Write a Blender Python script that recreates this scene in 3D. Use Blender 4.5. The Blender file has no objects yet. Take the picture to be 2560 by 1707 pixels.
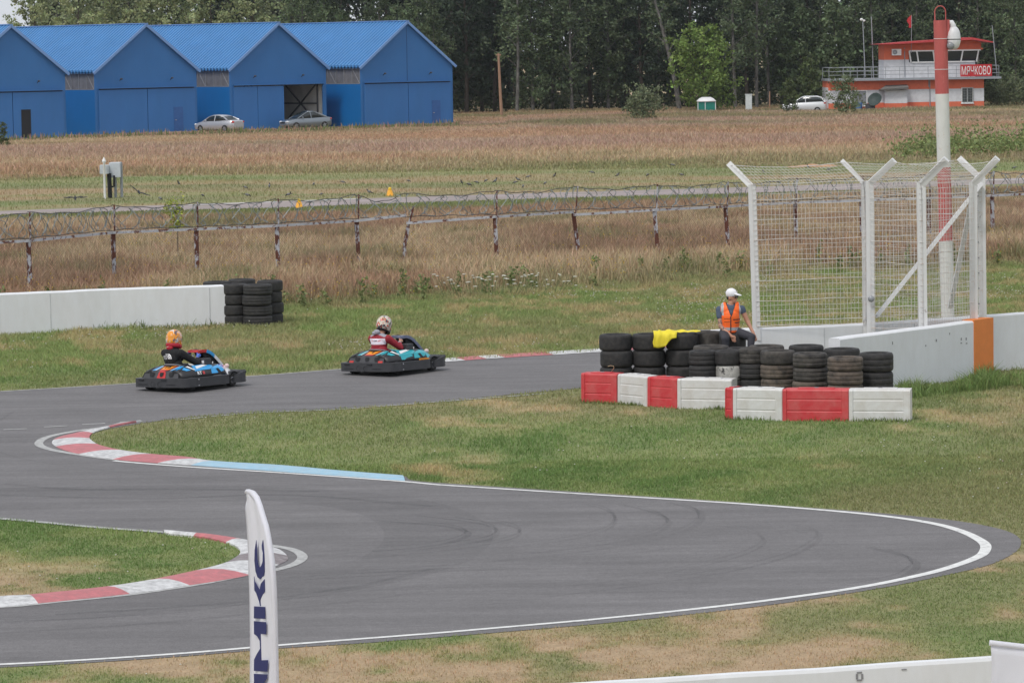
import bpy, bmesh, math, random
import numpy as np
from mathutils import Vector, Matrix
from mathutils.geometry import tessellate_polygon
PI = math.pi
random.seed(7)
RNG = np.random.default_rng(7)
scene = bpy.context.scene
COL = scene.collection

# ---------------------------------------------------------------- camera
FPX, CX, CY = 9000.0, 1280.0, 853.5
CAMH = 6.7
PITCH = math.atan(734.5 / FPX)
ROLL = math.radians(-0.92)
cam_d = bpy.data.cameras.new('camera')
cam = bpy.data.objects.new('camera', cam_d)
COL.objects.link(cam)
CM = Matrix.Translation((0, 0, CAMH)) @ Matrix.Rotation(PI / 2 - PITCH, 4, 'X') @ Matrix.Rotation(ROLL, 4, 'Z')
cam.matrix_world = CM
cam_d.sensor_width = 36.0
cam_d.lens = FPX / 2560.0 * 36.0
cam_d.clip_start = 0.5
cam_d.clip_end = 6000
scene.camera = cam
CR = CM.to_3x3()

def ray(x, y):
    return CR @ Vector(((x - CX) / FPX, -(y - CY) / FPX, -1.0))
def G(x, y, z=0.0):                    # photo pixel -> point on the horizontal plane z
    d = ray(x, y); t = (z - CAMH) / d.z
    return Vector((d.x * t, d.y * t, z))
def P(x, y, Y):                        # photo pixel -> point at distance Y
    d = ray(x, y); t = Y / d.y
    return Vector((d.x * t, Y, CAMH + d.z * t))
def XA(x, Y, z=0.0):                   # point at distance Y and height z in photo column x
    y0 = 600.0
    for _ in range(6):
        p = P(x, y0, Y); y0 += (p.z - z) * FPX / Y
    p = P(x, y0, Y); p.z = z
    return p
ZA = lambda x, y: (x * .4677, 950 + y * .4677)
ZC = lambda x, y: (1460 + x * .4677, 1150 + y * .4677)
ZF4 = lambda x, y: (1780 + x * .3316, 360 + y * .3316)
ZT1 = lambda x, y: (1440 + x * .1958, 780 + y * .1958)
ZTW = lambda x, y: (2040 + x * .2213, y * .2213)
ZFL = lambda x, y: (x * .3234, 360 + y * .3234)
ZM = lambda x, y: (640 + x * .3234, 400 + y * .3234)
ZN = lambda x, y: (1300 + x * .2551, 400 + y * .2551)
ZFG = lambda x, y: (560 + x * .3231, 1200 + y * .3231)

# ---------------------------------------------------------------- materials
def lin(h):
    h = h.lstrip('#'); o = []
    for i in (0, 2, 4):
        v = int(h[i:i + 2], 16) / 255
        o.append(v / 12.92 if v <= .04045 else ((v + .055) / 1.055) ** 2.4)
    return tuple(o)
MATS = {}
def mat(name, col, rough=.6, metal=0., var=.12, scale=4., col2=None, cover=.5, sharp=.12, bump=0., bscale=40., spec=.5, stretch=(1, 1, 1), seed=0., coat=0.):
    """noise-varied paint; col2 = second colour (stains, rust) laid over a share of the surface"""
    if name in MATS: return MATS[name]
    m = bpy.data.materials.new(name); m.use_nodes = True
    nt = m.node_tree; N = nt.nodes; L = nt.links
    b = N['Principled BSDF']
    b.inputs['Roughness'].default_value = rough; b.inputs['Metallic'].default_value = metal
    b.inputs['Specular IOR Level'].default_value = spec
    b.inputs['Coat Weight'].default_value = coat
    tc = N.new('ShaderNodeTexCoord'); mp = N.new('ShaderNodeMapping')
    mp.inputs['Scale'].default_value = stretch; mp.inputs['Location'].default_value = (seed, seed * 1.7, seed * .3)
    L.new(tc.outputs['Object'], mp.inputs['Vector'])
    n1 = N.new('ShaderNodeTexNoise'); n1.inputs['Scale'].default_value = scale; n1.inputs['Detail'].default_value = 8; n1.inputs['Roughness'].default_value = .62
    L.new(mp.outputs[0], n1.inputs['Vector'])
    r = N.new('ShaderNodeMapRange'); r.inputs['From Min'].default_value = .3; r.inputs['From Max'].default_value = .7
    r.inputs['To Min'].default_value = 1 - var; r.inputs['To Max'].default_value = 1 + var
    L.new(n1.outputs['Fac'], r.inputs['Value'])
    v = N.new('ShaderNodeMix'); v.data_type = 'RGBA'; v.blend_type = 'MULTIPLY'; v.inputs['Factor'].default_value = 1
    v.inputs[6].default_value = (*col, 1); L.new(r.outputs[0], v.inputs[7])
    out = v.outputs[2]
    if col2 is not None:
        n2 = N.new('ShaderNodeTexNoise'); n2.inputs['Scale'].default_value = scale * 1.7; n2.inputs['Detail'].default_value = 9; n2.inputs['Roughness'].default_value = .66
        mp2 = N.new('ShaderNodeMapping'); mp2.inputs['Scale'].default_value = stretch; mp2.inputs['Location'].default_value = (11 + seed, 5, 3)
        L.new(tc.outputs['Object'], mp2.inputs['Vector']); L.new(mp2.outputs[0], n2.inputs['Vector'])
        r2 = N.new('ShaderNodeMapRange'); t = .5 + (.5 - cover) * .45
        r2.inputs['From Min'].default_value = t - sharp / 2; r2.inputs['From Max'].default_value = t + sharp / 2
        L.new(n2.outputs['Fac'], r2.inputs['Value'])
        x = N.new('ShaderNodeMix'); x.data_type = 'RGBA'; L.new(r2.outputs[0], x.inputs['Factor'])
        L.new(out, x.inputs[6]); x.inputs[7].default_value = (*col2, 1); out = x.outputs[2]
    L.new(out, b.inputs['Base Color'])
    if bump:
        n3 = N.new('ShaderNodeTexNoise'); n3.inputs['Scale'].default_value = bscale; n3.inputs['Detail'].default_value = 4
        L.new(mp.outputs[0], n3.inputs['Vector'])
        bp = N.new('ShaderNodeBump'); bp.inputs['Strength'].default_value = bump; bp.inputs['Distance'].default_value = .02
        L.new(n3.outputs['Fac'], bp.inputs['Height']); L.new(bp.outputs[0], b.inputs['Normal'])
    MATS[name] = m
    return m
def attr_mat(name, rough=.85, nscale=30., nvar=.25, bump=0., spec=.2, transl=0., n2scale=0., n2var=0.):
    m = bpy.data.materials.new(name); m.use_nodes = True
    nt = m.node_tree; N = nt.nodes; L = nt.links; b = N['Principled BSDF']
    b.inputs['Roughness'].default_value = rough; b.inputs['Specular IOR Level'].default_value = spec
    a = N.new('ShaderNodeAttribute'); a.attribute_name = 'col'
    out = a.outputs['Color']
    tc = N.new('ShaderNodeTexCoord')
    for s, va in ((nscale, nvar), (n2scale, n2var)):
        if not va: continue
        n = N.new('ShaderNodeTexNoise'); n.inputs['Scale'].default_value = s; n.inputs['Detail'].default_value = 8; n.inputs['Roughness'].default_value = .7
        L.new(tc.outputs['Object'], n.inputs['Vector'])
        r = N.new('ShaderNodeMapRange'); r.inputs['From Min'].default_value = .3; r.inputs['From Max'].default_value = .7
        r.inputs['To Min'].default_value = 1 - va; r.inputs['To Max'].default_value = 1 + va
        L.new(n.outputs['Fac'], r.inputs['Value'])
        v = N.new('ShaderNodeMix'); v.data_type = 'RGBA'; v.blend_type = 'MULTIPLY'; v.inputs['Factor'].default_value = 1
        L.new(out, v.inputs[6]); L.new(r.outputs[0], v.inputs[7]); out = v.outputs[2]
        if bump:
            bp = N.new('ShaderNodeBump'); bp.inputs['Strength'].default_value = bump; bp.inputs['Distance'].default_value = .03
            L.new(n.outputs['Fac'], bp.inputs['Height']); L.new(bp.outputs[0], b.inputs['Normal'])
    L.new(out, b.inputs['Base Color'])
    if transl:
        t = N.new('ShaderNodeBsdfTranslucent'); L.new(out, t.inputs['Color'])
        mx = N.new('ShaderNodeMixShader'); mx.inputs[0].default_value = transl
        L.new(b.outputs[0], mx.inputs[1]); L.new(t.outputs[0], mx.inputs[2])
        L.new(mx.outputs[0], N['Material Output'].inputs['Surface'])
    MATS[name] = m
    return m

# ---------------------------------------------------------------- object helpers
def tag(o, label=None, cat=None, group=None, kind=None):
    if label: o['label'] = label
    if cat: o['category'] = cat
    if group: o['group'] = group
    if kind: o['kind'] = kind
    return o
def thing(name, label, cat, loc=(0, 0, 0), rz=0., group=None):
    o = bpy.data.objects.new(name, None); COL.objects.link(o)
    o.location = loc; o.rotation_euler = (0, 0, rz); o.empty_display_size = .2
    return tag(o, label, cat, group)
def copy_tree(o, parent=None):
    c = o.copy(); COL.objects.link(c)
    if parent is not None: c.parent = parent
    for ch in list(o.children): copy_tree(ch, c)
    return c
ORD = ['first', 'second', 'third', 'fourth', 'fifth', 'sixth', 'seventh', 'eighth', 'ninth', 'tenth', 'eleventh', 'twelfth', 'thirteenth', 'fourteenth', 'fifteenth', 'sixteenth', 'seventeenth', 'eighteenth', 'nineteenth', 'twentieth', 'twenty-first', 'twenty-second', 'twenty-third', 'twenty-fourth', 'twenty-fifth', 'twenty-sixth', 'twenty-seventh', 'twenty-eighth', 'twenty-ninth', 'thirtieth', 'thirty-first', 'thirty-second', 'thirty-third', 'thirty-fourth', 'thirty-fifth', 'thirty-sixth', 'thirty-seventh', 'thirty-eighth', 'thirty-ninth', 'fortieth']

class MB:
    def __init__(s): s.v = []; s.f = []; s.m = []; s.sm = []
    def add(s, vs, fs, mi=0, smooth=False):
        o = len(s.v); s.v += [tuple(v) for v in vs]
        for f in fs: s.f.append(tuple(i + o for i in f)); s.m.append(mi); s.sm.append(smooth)
        return s
    def box(s, c, d, mi=0, rz=0., taper=1., M=None):
        x, y, z = d[0] / 2, d[1] / 2, d[2] / 2; vs = []
        for k, t in ((-1, 1.), (1, taper)):
            for a, b in ((-1, -1), (1, -1), (1, 1), (-1, 1)): vs.append(Vector((a * x * t, b * y * t, k * z)))
        R = Matrix.Rotation(rz, 3, 'Z') if M is None else M
        vs = [R @ v + Vector(c) for v in vs]
        return s.add(vs, [(3, 2, 1, 0), (4, 5, 6, 7), (0, 1, 5, 4), (1, 2, 6, 5), (2, 3, 7, 6), (3, 0, 4, 7)], mi)
    def bar(s, a, b, w, h=None, mi=0, up=(0, 0, 1)):
        """box beam from a to b; w across, h along up"""
        a = Vector(a); b = Vector(b); h = h or w
        d = (b - a).normalized(); u = Vector(up)
        if abs(d.dot(u)) > .98: u = Vector((0, 1, 0))
        x = d.cross(u).normalized(); z = x.cross(d)
        vs = []
        for p in (a, b):
            for i, j in ((-1, -1), (1, -1), (1, 1), (-1, 1)): vs.append(p + x * i * w / 2 + z * j * h / 2)
        return s.add(vs, [(3, 2, 1, 0), (4, 5, 6, 7), (0, 1, 5, 4), (1, 2, 6, 5), (2, 3, 7, 6), (3, 0, 4, 7)], mi)
    def tube(s, pts, r, n=6, mi=0, caps=True, smooth=True):
        pts = [Vector(p) for p in pts]; k = len(pts)
        rr = r if isinstance(r, (list, tuple)) else [r] * k
        o = []; prev = None
        for i, p in enumerate(pts):
            d = (pts[min(i + 1, k - 1)] - pts[max(i - 1, 0)]).normalized()
            if prev is None:
                u = Vector((0, 0, 1)) if abs(d.z) < .9 else Vector((1, 0, 0))
                x = d.cross(u).normalized()
            else:
                x = (prev - d * prev.dot(d)).normalized()
            prev = x; y = d.cross(x)
            for j in range(n):
                a = 2 * PI * j / n; o.append(p + (x * math.cos(a) + y * math.sin(a)) * rr[i])
        fs = []
        for i in range(k - 1):
            for j in range(n):
                a = i * n + j; b = i * n + (j + 1) % n; fs.append((a, b, b + n, a + n))
        s.add(o, fs, mi, smooth and n > 4)
        if caps and n > 2: s.add([o[j] for j in range(n)], [tuple(range(n))[::-1]], mi); s.add([o[(k - 1) * n + j] for j in range(n)], [tuple(range(n))], mi)
        return s
    def lathe(s, prof, n=24, mi=0, c=(0, 0, 0), M=None, closed=False, smooth=True, mis=None):
        k = len(prof); vs = []
        for i in range(n):
            a = 2 * PI * i / n
            for r, z in prof:
                v = Vector((r * math.cos(a), r * math.sin(a), z))
                if M is not None: v = M @ v
                vs.append(v + Vector(c))
        o = len(s.v); s.v += [tuple(v) for v in vs]
        for i in range(n):
            i2 = (i + 1) % n
            for j in range(k if closed else k - 1):
                j2 = (j + 1) % k
                s.f.append((o + i * k + j, o + i2 * k + j, o + i2 * k + j2, o + i * k + j2)); s.m.append(mis[j] if mis else mi); s.sm.append(smooth)
        return s
    def ell(s, c, r, mi=0, nu=12, nv=8, M=None):
        prof = [(max(math.sin(PI * j / nv), 1e-4), -math.cos(PI * j / nv)) for j in range(nv + 1)]
        S = Matrix.Diagonal(Vector(r)); M2 = (M @ S) if M is not None else S
        return s.lathe(prof, nu, mi, c, M2)
    def loft(s, secs, mi=0, closed=True, caps=True, smooth=True, mif=None):
        k = len(secs[0]); o = len(s.v)
        for sec in secs: s.v += [tuple(v) for v in sec]
        for i in range(len(secs) - 1):
            for j in range(k if closed else k - 1):
                j2 = (j + 1) % k
                s.f.append((o + i * k + j, o + i * k + j2, o + (i + 1) * k + j2, o + (i + 1) * k + j))
                s.m.append(mif(i, j) if mif else mi); s.sm.append(smooth)
        if caps:
            s.f.append(tuple(o + j for j in range(k))[::-1]); s.m.append(mi); s.sm.append(False)
            s.f.append(tuple(o + (len(secs) - 1) * k + j for j in range(k))); s.m.append(mi); s.sm.append(False)
        return s
    def prism(s, poly, off, mi=0):
        """3D polygon extruded along vector off"""
        off = Vector(off); n = len(poly); a = [Vector(p) for p in poly]; b = [p + off for p in a]
        tr = tessellate_polygon([a])
        s.add(a + b, [tuple(t) for t in tr] + [tuple(i + n for i in t[::-1]) for t in tr] + [(i, (i + 1) % n, (i + 1) % n + n, i + n) for i in range(n)], mi)
        return s
    def build(s, name, mats, parent=None, world=False, bevel=0., norm=True):
        me = bpy.data.meshes.new(name)
        vs = s.v
        if world and parent is not None:
            q = parent.matrix_basis.inverted() if False else (Matrix.Translation(parent.location) @ parent.rotation_euler.to_matrix().to_4x4()).inverted()
            vs = [tuple(q @ Vector(v)) for v in vs]
        me.from_pydata(vs, [], s.f)
        if not isinstance(mats, (list, tuple)): mats = [mats]
        for m in mats: me.materials.append(m)
        me.polygons.foreach_set('material_index', s.m)
        me.polygons.foreach_set('use_smooth', s.sm)
        if norm or bevel:
            bm = bmesh.new(); bm.from_mesh(me)
            if bevel:
                bmesh.ops.remove_doubles(bm, verts=bm.verts, dist=1e-4)
                bmesh.ops.bevel(bm, geom=list(bm.edges), offset=bevel, segments=2, affect='EDGES', profile=.6)
            bmesh.ops.recalc_face_normals(bm, faces=bm.faces); bm.to_mesh(me); bm.free()
        me.update()
        o = bpy.data.objects.new(name, me); COL.objects.link(o)
        if parent is not None: o.parent = parent
        return o

def np_mesh(name, verts, faces_len, loops, matl, cols=None, parent=None):
    me = bpy.data.meshes.new(name)
    nv = len(verts); nf = len(faces_len)
    me.vertices.add(nv); me.vertices.foreach_set('co', np.ascontiguousarray(verts, dtype=np.float32).ravel())
    me.loops.add(len(loops)); me.loops.foreach_set('vertex_index', np.ascontiguousarray(loops, dtype=np.int32))
    me.polygons.add(nf)
    st = np.concatenate([[0], np.cumsum(faces_len)[:-1]]).astype(np.int32)
    me.polygons.foreach_set('loop_start', st)
    me.update(calc_edges=True)
    if cols is not None:
        a = me.color_attributes.new('col', 'FLOAT_COLOR', 'POINT')
        c4 = np.ones((nv, 4), dtype=np.float32); c4[:, :3] = cols
        a.data.foreach_set('color', c4.ravel())
    me.materials.append(matl)
    o = bpy.data.objects.new(name, me); COL.objects.link(o)
    if parent is not None: o.parent = parent
    return o

def blob(prims, voxel, name, mats, parent=None, smooth=2, cut=None, recolor=None):
    """one continuous voxel-remeshed surface from tapered capsules ('cap',a,ra,b,rb,mi) and ellipsoids ('ell',c,r,mi[,M])"""
    mb = MB()
    for q in prims:
        if q[0] == 'cap':
            _, a, ra, b, rb, mi = q; a = Vector(a); b = Vector(b); d = (b - a); L = max(d.length, 1e-5); n = d / L
            R = n.to_track_quat('Z', 'Y').to_matrix(); prof = []
            for j in range(5): t = PI / 2 * (1 - j / 4); prof.append((max(ra * math.cos(t), 1e-4), -ra * math.sin(t)))
            for j in range(5): t = PI / 2 * j / 4; prof.append((max(rb * math.cos(t), 1e-4), L + rb * math.sin(t)))
            mb.lathe(prof, 12, 0, a, R)
        else:
            mb.ell(q[1], q[2], 0, 16, 12, q[4] if len(q) > 4 else None)
    o = mb.build('tmp', [], None)
    bm = bmesh.new(); bm.from_mesh(o.data); bmesh.ops.remove_doubles(bm, verts=bm.verts, dist=2e-4)
    bmesh.ops.holes_fill(bm, edges=bm.edges); bmesh.ops.recalc_face_normals(bm, faces=bm.faces); bm.to_mesh(o.data); bm.free()
    r = o.modifiers.new('r', 'REMESH'); r.mode = 'VOXEL'; r.voxel_size = voxel; r.use_smooth_shade = True
    if smooth: s2 = o.modifiers.new('s', 'SMOOTH'); s2.iterations = smooth; s2.factor = .5
    dg = bpy.context.evaluated_depsgraph_get()
    me = bpy.data.meshes.new_from_object(o.evaluated_get(dg)); me.name = name
    bpy.data.objects.remove(o)
    me.materials.clear()
    for m in mats: me.materials.append(m)
    nf = len(me.polygons); C = np.empty(nf * 3, dtype=np.float32); me.polygons.foreach_get('center', C); C = C.reshape(-1, 3).astype(float)
    best = np.full(nf, 1e9); idx = np.zeros(nf, dtype=np.int32)
    for q in prims:
        if q[0] == 'cap':
            a = np.array(q[1], float); b = np.array(q[3], float); ab = b - a
            t = np.clip(((C - a) @ ab) / max(ab @ ab, 1e-9), 0, 1)
            dd = np.linalg.norm(C - a - t[:, None] * ab, axis=1) - (q[2] + (q[4] - q[2]) * t); mi = q[5]
        else:
            X = C - np.array(q[1], float)
            if len(q) > 4: X = X @ np.array(q[4])
            rr = np.array(q[2], float); k = np.linalg.norm(X / rr, axis=1); dd = (k - 1) * rr.min(); mi = q[3]
        u = dd < best; best[u] = dd[u]; idx[u] = mi
    if recolor is not None: idx = recolor(C, idx)
    me.polygons.foreach_set('material_index', idx.astype(np.int32))
    me.polygons.foreach_set('use_smooth', np.ones(nf, dtype=bool))
    if cut is not None:
        kill = cut(C); bm = bmesh.new(); bm.from_mesh(me); bm.faces.ensure_lookup_table()
        bmesh.ops.delete(bm, geom=[bm.faces[i] for i in np.nonzero(kill)[0]], context='FACES'); bm.to_mesh(me); bm.free()
    me.update()
    ob = bpy.data.objects.new(name, me); COL.objects.link(ob)
    if parent is not None: ob.parent = parent
    return ob

def text_mesh(txt, size=1., extrude=0., bold=0., shear=0., align='CENTER'):
    """list of verts, faces of lettering lying in XY, centred"""
    cu = bpy.data.curves.new('t', 'FONT'); cu.body = txt; cu.size = size; cu.extrude = extrude; cu.offset = bold; cu.shear = shear
    cu.align_x = align; cu.align_y = 'CENTER'; cu.resolution_u = 3
    o = bpy.data.objects.new('t', cu); COL.objects.link(o)
    me = bpy.data.meshes.new_from_object(o.evaluated_get(bpy.context.evaluated_depsgraph_get()))
    v = [tuple(x.co) for x in me.vertices]; f = [tuple(p.vertices) for p in me.polygons]
    bpy.data.objects.remove(o); bpy.data.meshes.remove(me)
    return v, f
def text_fit(mb, txt, org, ux, uz, w, h, mi=0, off=None, bold=0., shear=0., extrude=0.):
    """lettering fitted into a w x h box centred on org, along unit vectors ux (reading) and uz (up)"""
    v, f = text_mesh(txt, 1., extrude, bold, shear)
    a = np.array(v); mn = a.min(0); mx = a.max(0); c = (mn + mx) / 2; sx = w / (mx[0] - mn[0]); sz = h / (mx[1] - mn[1])
    ux = Vector(ux); uz = Vector(uz); n = ux.cross(uz); org = Vector(org)
    mb.add([org + ux * ((p[0] - c[0]) * sx) + uz * ((p[1] - c[1]) * sz) + n * p[2] for p in v], f, mi)

# ---------------------------------------------------------------- splines and value noise
def crom(pts, n=8):
    pts = [np.array(p, float) for p in pts]; out = []
    for i in range(len(pts) - 1):
        p0 = pts[max(i - 1, 0)]; p1 = pts[i]; p2 = pts[i + 1]; p3 = pts[min(i + 2, len(pts) - 1)]
        # centripetal-like: scale tangents by segment length
        d = np.linalg.norm(p2 - p1)
        m1 = (p2 - p0) / max(np.linalg.norm(p2 - p1) + np.linalg.norm(p1 - p0), 1e-6) * d
        m2 = (p3 - p1) / max(np.linalg.norm(p3 - p2) + np.linalg.norm(p2 - p1), 1e-6) * d
        for k in range(n):
            t = k / n; t2 = t * t; t3 = t2 * t
            out.append((2 * t3 - 3 * t2 + 1) * p1 + (t3 - 2 * t2 + t) * m1 + (-2 * t3 + 3 * t2) * p2 + (t3 - t2) * m2)
    out.append(pts[-1]); return np.array(out)
_tab = np.random.default_rng(3).random((256, 256))
def vnoise(X, Y, s, seed=0):
    x = X / s + seed * 17.3; y = Y / s + seed * 31.7
    xi = np.floor(x).astype(int); yi = np.floor(y).astype(int); fx = x - xi; fy = y - yi
    fx = fx * fx * (3 - 2 * fx); fy = fy * fy * (3 - 2 * fy)
    g = lambda a, b: _tab[a % 256, b % 256]
    return (g(xi, yi) * (1 - fx) + g(xi + 1, yi) * fx) * (1 - fy) + (g(xi, yi + 1) * (1 - fx) + g(xi + 1, yi + 1) * fx) * fy
def fbm(X, Y, s, seed=0, o=4):
    r = 0; a = .5; t = 0
    for i in range(o): r = r + a * vnoise(X, Y, s / 2 ** i, seed + i * 5); t += a; a *= .6
    return r / t
def sstep(a, b, x):
    t = np.clip((x - a) / (b - a), 0, 1); return t * t * (3 - 2 * t)
def inpoly(X, Y, poly):
    ins = np.zeros(X.shape, bool); n = len(poly); j = n - 1
    for i in range(n):
        xi, yi = poly[i]; xj, yj = poly[j]
        if yi != yj:
            c = ((yi > Y) != (yj > Y)) & (X < (xj - xi) * (Y - yi) / (yj - yi) + xi); ins ^= c
        j = i
    return ins
# ================================================================ ground, track, kerbs, grass
def gp(lst, z=None):
    return [(G(*(z(*p) if z else p)).x, G(*(z(*p) if z else p)).y) for p in lst]
far_edge = gp([(-900, 1035), (-300, 994), (0, 978), (320, 959), (610, 941), (856, 922), (1110, 904), (1300, 892), (1500, 880), (1900, 852), (2900, 786)])
near_edge = gp([(2900, 862), (2200, 915), (1751, 948), (1451, 971), (1360, 979)])
isl1a = gp([(2330, 116), (1850, 151), (1680, 160), (1350, 173), (1100, 192), (930, 209), (760, 232), (590, 260), (515, 280), (482, 300), (487, 325), (540, 355), (640, 378), (760, 395), (900, 408), (1000, 415), (1135, 435), (1500, 460), (1830, 490), (2150, 513), (2200, 536), (2352, 550)], ZA)
isl1b = gp([(200, 186), (740, 221), (1220, 256), (1500, 277), (1750, 299), (1960, 321), (2150, 352), (2280, 387), (2335, 430), (2320, 480), (2250, 525), (2150, 565), (1950, 612), (1600, 682), (1050, 767), (500, 832), (0, 882)], ZC)
bot = gp([(2000, 1402), (1500, 1434), (1000, 1475), (500, 1509), (0, 1537)], ZA) + gp([(-900, 1712)])
isl2 = gp([(-900, 1545)]) + gp([(0, 1160), (300, 1140), (560, 1110), (820, 1070), (1000, 1030), (1180, 990), (1265, 950), (1285, 920), (1270, 895), (1200, 870), (1100, 845), (850, 820), (500, 788), (0, 742)], ZA) + gp([(-900, 1245)])
def sm(p, n=6): return [tuple(q) for q in crom(p, n)]
ASPH = sm(far_edge) + sm(near_edge + isl1a + isl1b + bot, 5) + sm(isl2, 5)
me = bpy.data.meshes.new('track')
tr = tessellate_polygon([[Vector((x, y, 0)) for x, y in ASPH]])
me.from_pydata([(x, y, .006) for x, y in ASPH], [], [t for t in tr])
bm = bmesh.new(); bm.from_mesh(me); bmesh.ops.recalc_face_normals(bm, faces=bm.faces)
for f in bm.faces:
    if f.normal.z < 0: f.normal_flip()
bm.to_mesh(me); bm.free()
track = bpy.data.objects.new('track', me); COL.objects.link(track); tag(track, kind='structure')

def asphalt(name='asphalt', col=lin('#7d7a7e'), k=1.):
    m = bpy.data.materials.new(name); m.use_nodes = True; nt = m.node_tree; N = nt.nodes; L = nt.links; b = N['Principled BSDF']
    b.inputs['Roughness'].default_value = .82; b.inputs['Specular IOR Level'].default_value = .25
    tc = N.new('ShaderNodeTexCoord'); out = None
    base = N.new('ShaderNodeRGB'); base.outputs[0].default_value = (*col, 1); out = base.outputs[0]
    for s, va, st, rot in ((55, .30, (1, 1, 1), 0), (9, .10, (1, 1, 1), 0), (.5, .10, (1, 1, 1), 0), (.9, .14, (.22, 2.6, 1), -.12), (.35, .10, (1, 3, 1), .3)):
        mp = N.new('ShaderNodeMapping'); mp.inputs['Scale'].default_value = st; mp.inputs['Rotation'].default_value = (0, 0, rot); L.new(tc.outputs['Object'], mp.inputs[0])
        n = N.new('ShaderNodeTexNoise'); n.inputs['Scale'].default_value = s; n.inputs['Detail'].default_value = 6; n.inputs['Roughness'].default_value = .65; L.new(mp.outputs[0], n.inputs['Vector'])
        r = N.new('ShaderNodeMapRange'); r.inputs['From Min'].default_value = .3; r.inputs['From Max'].default_value = .7; r.inputs['To Min'].default_value = 1 - va; r.inputs['To Max'].default_value = 1 + va; L.new(n.outputs['Fac'], r.inputs['Value'])
        v = N.new('ShaderNodeMix'); v.data_type = 'RGBA'; v.blend_type = 'MULTIPLY'; v.inputs['Factor'].default_value = 1; L.new(out, v.inputs[6]); L.new(r.outputs[0], v.inputs[7]); out = v.outputs[2]
    # loose light stones and dark specks
    vo = N.new('ShaderNodeTexVoronoi'); vo.inputs['Scale'].default_value = 9; L.new(tc.outputs['Object'], vo.inputs['Vector'])
    mr = N.new('ShaderNodeMapRange'); mr.inputs['From Min'].default_value = .05; mr.inputs['From Max'].default_value = .09; mr.inputs['To Min'].default_value = .55; mr.inputs['To Max'].default_value = 0; L.new(vo.outputs['Distance'], mr.inputs['Value'])
    x = N.new('ShaderNodeMix'); x.data_type = 'RGBA'; L.new(mr.outputs[0], x.inputs['Factor']); L.new(out, x.inputs[6]); x.inputs[7].default_value = (.05, .05, .05, 1); out = x.outputs[2]
    L.new(out, b.inputs['Base Color'])
    n = N.new('ShaderNodeTexNoise'); n.inputs['Scale'].default_value = 120; L.new(tc.outputs['Object'], n.inputs['Vector'])
    bp = N.new('ShaderNodeBump'); bp.inputs['Strength'].default_value = .35; bp.inputs['Distance'].default_value = .01; L.new(n.outputs['Fac'], bp.inputs['Height']); L.new(bp.outputs[0], b.inputs['Normal'])
    return m
M_ASPH = asphalt('asphalt', (.166, .159, .161))
track.data.materials.append(M_ASPH)

def ribbon(path, w, z, side=1, zi=None):
    """quad strip along 2D path; width w toward side"""
    p = np.array(path); d = np.gradient(p, axis=0); d /= np.linalg.norm(d, axis=1)[:, None] + 1e-9
    nrm = np.stack([-d[:, 1], d[:, 0]], 1) * side
    ww = w if np.ndim(w) else np.full(len(p), w)
    q = p + nrm * ww[:, None]
    zi = z if zi is None else zi
    return [(a[0], a[1], z) for a in p], [(a[0], a[1], zi) for a in q]
def add_ribbon(mb, path, w, z, side=1, mi=0):
    a, b = ribbon(path, w, z, side); n = len(a)
    mb.add(a + b, [(i, i + 1, i + 1 + n, i + n) for i in range(n - 1)], mi)
M_LINE = mat('line_paint', (.72, .72, .70), .7, var=.12, scale=6, col2=(.24, .235, .23), cover=.13, sharp=.25)
M_LINEW = mat('worn_line_paint', (.44, .44, .43), .75, var=.15, scale=6, col2=(.2, .195, .19), cover=.25, sharp=.3)
L1 = sm(gp([(2352, 560), (2150, 541), (1500, 495), (1000, 463), (620, 432), (420, 405), (280, 382), (200, 358), (186, 335), (238, 305), (380, 275), (560, 250), (650, 226)], ZA), 6)
LR = sm(gp([(0, 181), (740, 226), (1220, 261), (1540, 290), (1780, 320), (1940, 350), (2055, 385), (2130, 420), (2172, 450), (2176, 480), (2145, 515), (2020, 565), (1850, 613), (1500, 684), (1000, 755), (500, 813), (0, 863)], ZC), 8)
LB = sm(gp([(2352, 1357), (1500, 1423), (1000, 1465), (500, 1499), (0, 1526)], ZA) + gp([(-900, 1702)]), 6)
LI2 = sm(gp([(-900, 1550)]) + gp([(0, 1220), (350, 1188), (700, 1153), (1100, 1093), (1330, 1048), (1470, 1025), (1600, 987), (1645, 945), (1585, 905), (1450, 880), (1320, 856), (1150, 832), (870, 810), (500, 783), (0, 738)], ZA) + gp([(-900, 1240)]), 6)
mb = MB()
add_ribbon(mb, LR, np.interp(np.linspace(0, 1, len(LR)), [0, .25, .5, .75, 1], [.10, .14, .15, .14, .10]), .011, -1); add_ribbon(mb, [tuple(LR[-1])] + LB, .10, .0112, -1)
L1R = gp([(2352, 560)], ZA) + gp([(0, 181)], ZC)
add_ribbon(mb, L1[:25][::-1] + [tuple(LR[0])], .10, .0112, -1)
tag(mb.build('track_edge_line', M_LINE), kind='structure')
mb = MB()
add_ribbon(mb, L1[24:], .15, .011, -1); add_ribbon(mb, LI2, .14, .011, 1)
add_ribbon(mb, sm(gp([(0, 976), (0, 979), (320, 960), (610, 942), (856, 923)][1:])), .09, .011, -1)
add_ribbon(mb, sm(gp([(1360, 984), (1100, 1004)] ) + gp([(1850, 154), (1680, 163), (1350, 176), (930, 214)], ZA)), .10, .011, 1)
for a, b in (((20, 269), (145, 264)), ((238, 255), (362, 249)), ((443, 241), (565, 235)), ((645, 229), (765, 223))):
    q = gp([a, b], ZA); add_ribbon(mb, q, .10, .012, 1)
tag(mb.build('worn_track_line', M_LINEW), kind='structure')

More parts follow.
